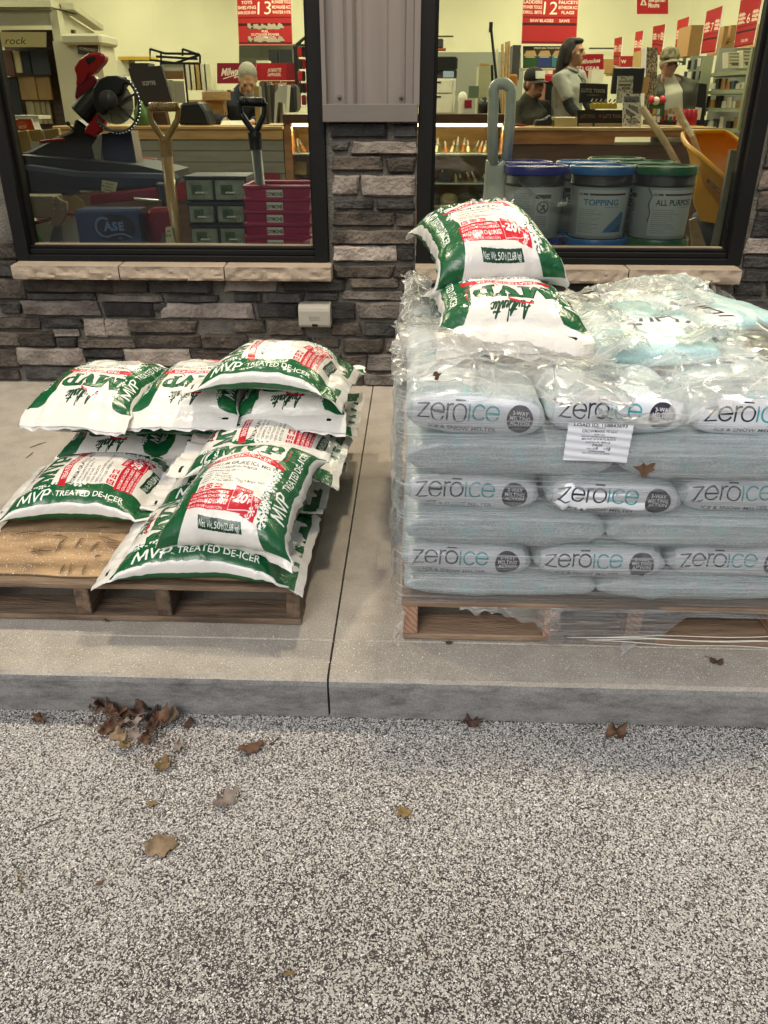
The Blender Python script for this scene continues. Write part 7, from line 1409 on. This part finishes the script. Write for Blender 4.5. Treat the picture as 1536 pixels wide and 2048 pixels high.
# older man with camouflage cap
t = thing('person', 'older person in a camouflage cap, pale shirt and dark open jacket', 'person', Vector((at3(1338, 250, 9.3).x, 9.3, 0)), 'people behind the counters'); Y = 9.3
hc = at3(1338, 128, Y); nk = at3(1337, 160, Y+.02); ch = at3(1340, 185, Y+.02); hp = at3(1342, 268, Y+.04); sl, sr = at3(1304, 172, Y), at3(1378, 172, Y+.02); el, wl = at3(1300, 226, Y-.06), at3(1318, 246, Y-.3); er, wr = at3(1384, 226, Y-.04), at3(1364, 246, Y-.3)
fd = Vector((.25, -.96, -.04)); mb = MB(); P, M = add_head(mb, hc, fd, HK, nk); limb(mb, [nk, ch, hp], [.07, .14, .15]); 
for q in (-1, 1): limb(mb, [hp+Vector((q*.09, 0, 0)), Vector((hp.x+q*.1, Y, .5)), Vector((hp.x+q*.1, Y+.02, .05))], [.10, .07, .05])
for a, b, c_ in ((sl, el, wl), (sr, er, wr)): limb(mb, [nk.lerp(a, .4), a, b, c_], [.055, .05, .04, .028]); hand(mb, c_, c_-b, Vector((0, 0, 1)))
remeshed(mb, 'body', M_SKIN[3], t); mb = MB(); limb(mb, [nk+Vector((0, 0, -.02)), ch, hp], [.085, .158, .165]); remeshed(mb, 'shirt', mat('pale grey tee', (.40, .38, .31), .9, var=.06), t, .014, 4)
M_JKT = mat('dark green jacket', (.05, .048, .032), .8, var=.2, bump=.9, bscale=14); mb = MB()
for q, a, b, c_ in ((-1, sl, el, wl), (1, sr, er, wr)): limb(mb, [nk+Vector((q*.07, .03, -.0)), a, b, c_.lerp(b, .12)], [.06, .080, .066, .048]); limb(mb, [nk+Vector((q*.10, -.02, -.06)), ch+Vector((q*.135, -.07, 0)), hp+Vector((q*.14, -.07, 0))], [.06, .075, .075])
limb(mb, [nk+Vector((0, .07, -.0)), ch+Vector((0, .08, 0)), hp+Vector((0, .08, 0))], [.08, .14, .15]); remeshed(mb, 'jacket', M_JKT, t, .014, 4)
mb = MB()
for q in (-1, 1): limb(mb, [hp+Vector((q*.09, 0, 0)), Vector((hp.x+q*.1, Y, .5)), Vector((hp.x+q*.1, Y+.02, .08))], [.12, .085, .07])
remeshed(mb, 'trousers', M_NAVY, t, .018, 3); M_HAIRG = mat('grey hair', (.22, .20, .16), .7, var=.35, scale=40, stretch=(5, 5, 1)); mb = MB(); mb.ell(P(0, .088, -.043), (.034, .016, .011), 12, 8, M=M); mb.build('moustache', M_HAIRG, t, smooth=True); mb = MB(); mb.ell(P(0, -.035, .0), (.080, .074, .07), 14, 10, M=M); mb.build('hair', M_HAIRG, t, smooth=True)
face_bits(t, P, M, HK, M_HAIRG); mb = MB()
for q in (-1, 1): mb.tube([P(q*.032+.022*math.cos(a), .098, .004+.017*math.sin(a)) for a in [k*.524 for k in range(12)]], .0022, 5, closed=True)
mb.tube([P(-.010, .10, .008), P(.010, .10, .008)], .002, 5); mb.build('glasses', M_BLK, t)
ball_cap(t, hc, P, M, HK, mat('camouflage cloth', (.075, .065, .035), .9, col2=(.22, .19, .11), scale=28, detail=1), mat('tan cap bill', (.20, .18, .12), .9))
# man writing, head bowed
t = thing('person', 'grey haired bearded person in a navy sweater bent over writing at the counter', 'person', Vector((at3(480, 250, 8.9).x, 8.95, 0)), 'people behind the counters'); Y = 8.85
hc = at3(496, 160, Y-.08); nk = at3(486, 184, Y+.06); ch = at3(478, 206, Y+.08); hp = at3(474, 300, Y+.16); sl, sr = at3(442, 198, Y+.02), at3(524, 200, Y+.08); el, wl = at3(428, 240, Y-.14), at3(450, 241, Y-.40); er, wr = at3(528, 242, Y-.1), at3(506, 244, Y-.40)
fd = Vector((.18, -.80, -.58)); mb = MB(); P, M = add_head(mb, hc, fd, HK*1.04, nk); limb(mb, [nk, ch, hp], [.07, .15, .16])
for q in (-1, 1): kn = Vector((hp.x+q*.13, Y-.25+.1, hp.z-.06)); limb(mb, [hp+Vector((q*.09, 0, -.04)), kn, Vector((kn.x, kn.y, .06))], [.09, .065, .045])
for a, b, c_ in ((sl, el, wl), (sr, er, wr)): limb(mb, [nk.lerp(a, .4), a, b, c_], [.055, .052, .042, .030]); hand(mb, c_, Vector((.5 if a is sl else -.5, -.85, -.05)), Vector((0, 0, 1)))
remeshed(mb, 'body', M_SKIN[2], t); M_SWT = mat('navy sweater', (.014, .018, .030), .95, var=.2, bump=.9, bscale=16); mb = MB(); limb(mb, [nk+Vector((0, .02, -.01)), ch, hp+Vector((0, 0, .05))], [.098, .185, .18])
for a, b, c_ in ((sl, el, wl), (sr, er, wr)): limb(mb, [nk.lerp(a, .35)+Vector((0, .02, -.03)), a, b, c_.lerp(b, .10)], [.082, .084, .068, .048])
remeshed(mb, 'sweater', M_SWT, t, .014, 5); mb = MB(); limb(mb, [hp+Vector((0, 0, .02)), hp+Vector((0, 0, -.06))], [.17, .16])
for q in (-1, 1): kn = Vector((hp.x+q*.13, Y-.15, hp.z-.06)); limb(mb, [hp+Vector((q*.09, 0, -.04)), kn, Vector((kn.x, kn.y, .08))], [.11, .08, .06])
remeshed(mb, 'trousers', M_NAVY, t, .018, 3)
mb = MB(); mb.ell(P(0, -.026, .046), (.092, .106, .098), 18, 12, M=M); mb.ell(P(0, -.06, -.01), (.090, .07, .08), 14, 10, M=M); remeshed(mb, 'hair', M_HAIRG, t, .010, 2)
mb = MB(); mb.ell(P(0, .060, -.098), (.052, .048, .056), 14, 10, M=M); mb.ell(P(0, .088, -.042), (.032, .014, .010), 10, 6, M=M)
for q in (-1, 1): mb.ell(P(q*.058, .02, -.05), (.018, .03, .04), 10, 8, M=M)
remeshed(mb, 'beard', M_HAIRG, t, .008, 1); face_bits(t, P, M, HK*1.04, M_HAIRG)
mb = MB(); mb.tube([wl+Vector((.05, -.09, -.02)), wl+Vector((.02, -.05, .07))], .005, 6); tag(mb.build('pen', M_BLK), 'dark pen in the hand of the writing person', 'pen')
mb = MB(); c_ = hp; mb.box(c_.x-.24, Y, hp.z-.24, c_.x+.24, Y+.40, hp.z-.17); mb.cyl((c_.x, Y+.2, .0), (c_.x, Y+.2, hp.z-.24), .035); mb.lathe([(.22, 0), (.22, .03), (.05, .05)], (c_.x, Y+.2, 0), 20); tag(mb.build('stool', M_BLK), 'black stool under the writing person', 'stool')

# ------------------------------------------------------------------ fallen leaves and small litter
M_LEAF = [mat('leaf russet', (.085, .042, .022), .7, col2=(.16, .082, .042), scale=40, bump=.5), mat('leaf tan', (.20, .135, .075), .75, col2=(.32, .23, .14), scale=40, bump=.5), mat('leaf grey', (.18, .14, .115), .8, col2=(.28, .225, .19), scale=40, bump=.5), mat('leaf gold', (.17, .11, .04), .7, col2=(.27, .18, .07), scale=40, bump=.5), mat('leaf dark', (.05, .026, .018), .8, col2=(.10, .05, .03), scale=40, bump=.5)]
def leaf(x, y, z, size, kind, m, rz, tilt, curl, seed, lab, grp='fallen leaves on the ground', stem=True):
    c = atz(x, y, z); g = rnd(seed); off = g.uniform(0, 90); n = 34
    def rad(a):
        if kind == 'oak': r = (.55+.45*abs(math.cos(a/2))**.6)*(.80+.20*math.cos(7*a)+.10*noise.noise(Vector((math.cos(a)*4+off, math.sin(a)*4, 1)))); return r*(.70+.30*abs(math.cos(a)))
        if kind == 'maple': return .52+.26*abs(math.cos(2.5*a))**.8+.09*noise.noise(Vector((math.cos(a)*5+off, math.sin(a)*5, 1)))+.05*math.cos(15*a)
        return .62+.32*math.cos(a)**2+.04*noise.noise(Vector((a*3, off, 0)))
    M = Matrix.Translation(c+Vector((0, 0, size*.06))) @ Matrix.Rotation(R(rz), 4, 'Z') @ Matrix.Rotation(R(tilt), 4, 'X')
    V = []; F = []; rings = 5
    def P_(a, f):
        r = rad(a)*size*.5*f; p, q = r*math.cos(a), r*math.sin(a)*.78; h = curl*(q/size)**2*size*2.4+curl*.8*(p/size)**2*size+noise.noise(Vector((p/size*4, q/size*4, off)))*size*.34*f-abs(q)*.30+.16*size*math.sin(a*3+off)*f*f*curl
        return M @ Vector((p, q, h))
    V.append(M @ Vector((0, 0, 0)))
    for k in range(1, rings+1):
        for i in range(n): V.append(P_(2*math.pi*i/n, k/rings))
    for i in range(n): F.append((0, 1+i, 1+(i+1) % n))
    for k in range(rings-1):
        for i in range(n): a = 1+k*n+i; b = 1+k*n+(i+1) % n; F.append((a, a+n, b+n, b))
    zmin = min(v.z for v in V); V = [v+Vector((0, 0, z+.0012-zmin)) for v in V]
    t = MB(); t.add(V, F); o = t.build('fallen_leaf', m, smooth=True, fix=False); tag(o, lab, 'leaf', grp)
    so = o.modifiers.new('thickness', 'SOLIDIFY'); so.thickness = .0006
    if stem:
        d = M.to_3x3() @ Vector((-1, .1, 0)); b0 = V[1+(rings-1)*n+n//2]; mb = MB(); mb.tube([b0, b0+d*size*.18+Vector((0, 0, .002)), b0+d*size*.4], [.0010, .0009, .0006], 5); mb.build('stem', m, o)
    return o
AZ = -.1245
leaf(502, 1500, AZ, .068, 'oval', M_LEAF[0], 200, 0, .35, 1, 'rounded russet leaf lying alone left of the middle of the asphalt'); leaf(322, 1697, AZ, .088, 'maple', M_LEAF[1], 10, 4, .5, 2, 'large pale tan lobed leaf nearest the bottom of the photo')
leaf(1232, 1472, AZ, .075, 'maple', M_LEAF[0], 40, 14, .9, 3, 'curled brown leaf against the foot of the kerb under the right pallet'); leaf(940, 1450, AZ, .070, 'oak', M_LEAF[4], 5, 0, .3, 4, 'dark flat leaf under the kerb right of the pavement joint'); leaf(1432, 1327, .001, .034, 'oval', M_LEAF[4], -30, 12, .9, 5, 'small dark curled leaf on the pavement in front of the right pallet')
leaf(448, 1608, AZ, .075, 'oak', M_LEAF[2], 40, 22, 1.0, 6, 'narrow curled grey brown leaf in the middle of the asphalt'); leaf(806, 1628, AZ, .052, 'oak', M_LEAF[3], -40, 3, .4, 7, 'yellowish lobed leaf in the centre of the asphalt', stem=False)
leaf(205, 1425, AZ, .105, 'oak', M_LEAF[0], 70, 46, .5, 10, 'tall brown oak leaf propped upright against the kerb', 'leaves in the drift at the kerb'); leaf(186, 1418, AZ, .060, 'oak', M_LEAF[2], 100, 40, .5, 11, 'grey leaf leaning left of the upright oak leaf', 'leaves in the drift at the kerb')
leaf(218, 1462, AZ, .085, 'oak', M_LEAF[0], 30, 18, .8, 12, 'broad brown leaf at the left side of the leaf drift', 'leaves in the drift at the kerb'); leaf(268, 1452, AZ+.012, .072, 'oak', M_LEAF[2], 210, 22, .7, 13, 'pale grey oak leaf on top of the leaf drift', 'leaves in the drift at the kerb'); leaf(250, 1428, AZ+.006, .080, 'maple', M_LEAF[0], 140, 22, .7, 14, 'brown leaf behind the pale grey leaf of the drift', 'leaves in the drift at the kerb')
leaf(345, 1444, AZ, .060, 'maple', M_LEAF[1], 20, 12, .8, 15, 'tan leaf at the right end of the leaf drift', 'leaves in the drift at the kerb'); leaf(306, 1440, AZ, .055, 'maple', M_LEAF[4], 80, 18, .8, 16, 'dark crumpled leaf in the middle of the leaf drift', 'leaves in the drift at the kerb'); leaf(292, 1485, AZ, .05, 'maple', M_LEAF[0], 0, 8, .8, 17, 'small brown leaf at the near edge of the leaf drift', 'leaves in the drift at the kerb')
leaf(357, 1500, AZ, .040, 'oak', M_LEAF[2], 60, 8, .6, 18, 'small pale grey leaf right of the near edge of the drift'); leaf(328, 1535, AZ, .058, 'maple', M_LEAF[3], 20, 8, .8, 19, 'torn yellow brown leaf just in front of the leaf drift'); leaf(252, 1496, AZ, .040, 'maple', M_LEAF[3], -20, 12, .6, 20, 'small golden leaf scrap in front of the leaf drift'); leaf(82, 1442, AZ, .055, 'oak', M_LEAF[0], 160, 3, .4, 21, 'flat brown leaf at the foot of the kerb left of the drift')
leaf(378, 1452, AZ, .035, 'oval', M_LEAF[4], 60, 8, .6, 22, 'small dark leaf just right of the leaf drift'); leaf(305, 1610, AZ, .024, 'oval', M_LEAF[3], 10, 3, .3, 23, 'tiny yellow leaf scrap above the large tan leaf', stem=False); leaf(430, 1545, AZ, .014, 'oval', M_LEAF[0], 0, 3, .3, 24, 'tiny rust coloured scrap left of the middle of the asphalt', stem=False); leaf(200, 1768, AZ, .018, 'oval', M_LEAF[0], 50, 3, .3, 25, 'tiny orange scrap near the lower left of the asphalt', stem=False); leaf(575, 1950, AZ, .030, 'oval', M_LEAF[3], 20, 2, .3, 26, 'thin straw coloured blade at the bottom of the photo', stem=False).scale = (1, .25, 1)
leaf(110, 1235, .001, .06, 'oak', M_LEAF[4], 10, 5, .6, 27, 'dark wet leaf under the left pallet front'); leaf(215, 1243, .001, .03, 'oak', M_LEAF[4], 70, 5, .6, 28, 'small dark leaf under the left pallet beside the stringer'); leaf(108, 775, .001, .03, 'oval', M_LEAF[4], 20, 5, .6, 29, 'small dark leaf near the wall left of the bags'); leaf(898, 1288, .001, .022, 'oval', M_LEAF[4], 20, 5, .6, 30, 'tiny dark leaf in front of the right pallet')
leaf(1290, 938, .50, .05, 'oak', M_LEAF[0], 0, 70, .3, 31, 'reddish brown leaf caught behind the wrap of the right pallet', None) if False else None
p = aty(1288, 938, 1.7025); mb = MB(); mb.prism([(-.035, .008), (-.012, .010), (-.004, .022), (.006, .010), (.022, .020), (.034, .022), (.028, .004), (.036, -.004), (.018, -.012), (.010, -.030), (-.004, -.026), (-.012, -.010)], p, (.72, 0, 0), (0, 0, .72), (0, .0015, 0)); tag(mb.build('fallen_leaf', M_LEAF[0]), 'reddish brown leaf stuck to the front of the stretch wrap', 'leaf')
p = aty(872, 752, 1.742); mb = MB(); mb.prism([(-.008, .016), (.004, .018), (.010, .010), (.022, .012), (.012, .0), (.008, -.016), (-.006, -.012), (-.002, .0), (-.012, .002)], p, (.6, 0, 0), (0, .18, .57), (0, -.002, 0)); tag(mb.build('dark_scrap', M_LEAF[4]), 'small dark torn scrap on the film at the left of the right pallet', 'scrap')
for k, (a, b, l) in enumerate([((62, 1660), (125, 1636), 'thin dark twig at the left of the asphalt'), ((240, 1602), (262, 1598), 'short dark twig in front of the leaf drift'), ((38, 1740), (40, 1790), 'pale straw at the lower left of the asphalt'), ((538, 1490), (562, 1474), 'thin twig beside the rounded russet leaf'), ((838, 1870), (856, 1920), 'thin dark twig near the bottom centre of the asphalt'), ((60, 895), (92, 884), 'thin twig on the pavement left of the bags'), ((52, 916), (66, 904), 'short twig on the pavement beside the left front bag')]):
    zz = AZ+.002 if a[1] > 1400 else .002; p, q = atz(*a, zz), atz(*b, zz); mb = MB(); mb.tube([p, p.lerp(q, .5)+Vector((.004, .003, .002)), q], [.0012, .0016, .0009], 5); tag(mb.build('twig', M_LEAF[4] if k != 2 else M_LEAF[3]), l, 'twig', 'twigs and straws on the ground')
EX = ['broad', 'narrow', 'curled', 'torn', 'folded', 'small']; g = rnd(44)
for k, (x, y, m, sz) in enumerate([(232, 1440, 0, .085), (282, 1432, 4, .08), (322, 1450, 0, .07), (240, 1478, 1, .06), (300, 1462, 4, .06), (270, 1474, 2, .05)]): leaf(x, y, AZ+.006+.004*k, sz, ('oak', 'maple')[k % 2], M_LEAF[m], g.uniform(0, 360), g.uniform(15, 40), .9, 60+k, f"{EX[k]} {['brown', 'tan', 'grey', 'gold', 'dark brown'][m]} leaf inside the leaf drift, {['behind its left edge', 'against the kerb', 'at its right side', 'at its left front', 'in its centre', 'at its front'][k]}", 'leaves in the drift at the kerb')
g = np.random.default_rng(3); P = np.stack([g.normal(-.70, .07, 500), np.abs(g.normal(0, .05, 500))*-1+1.545, np.full(500, -.1235)], 1); salt('leaf_crumbs', P, .0012, .004, 3, 'brown leaf crumbs in the drift at the kerb', M_LEAF[0])
P = np.stack([g.normal(-.58, .03, 160), g.normal(1.43, .035, 160), np.full(160, -.1235)], 1); salt('leaf_crumbs', P, .0012, .0035, 4, 'brown leaf crumbs trailing in front of the drift', M_LEAF[0])
# wooden post at the right edge
t = aty(1531, 720, 3.55); mb = MB(); mb.box(t.x-.010, 3.52, 0, t.x+.08, 3.56, aty(1531, 716, 3.55).z); tag(mb.build('wooden_post', M_OAKL, bev=.003), 'orange brown wooden board standing against the wall at the right edge', 'board')
# unseen tree mass added behind the camera so the glass reflects dark, not sky
M_TREE = mat('dark trees', (.035, .045, .030), .95, var=.4, scale=3); g = rnd(8); mb = MB()
for k in range(46): x = -34+k*1.5; mb.ell((x+g.uniform(-.6, .6), -34+g.uniform(-3, 3), g.uniform(2, 4)), (g.uniform(1.6, 2.6), g.uniform(1.5, 2.2), g.uniform(4, 8)), 10, 8)
tag(mb.build('sky_blocking_trees', M_TREE, smooth=True), 'dark tree line added out of view to block reflected sky', kind='stuff')
bpy.data.objects.remove(_to); bpy.data.curves.remove(_tc)
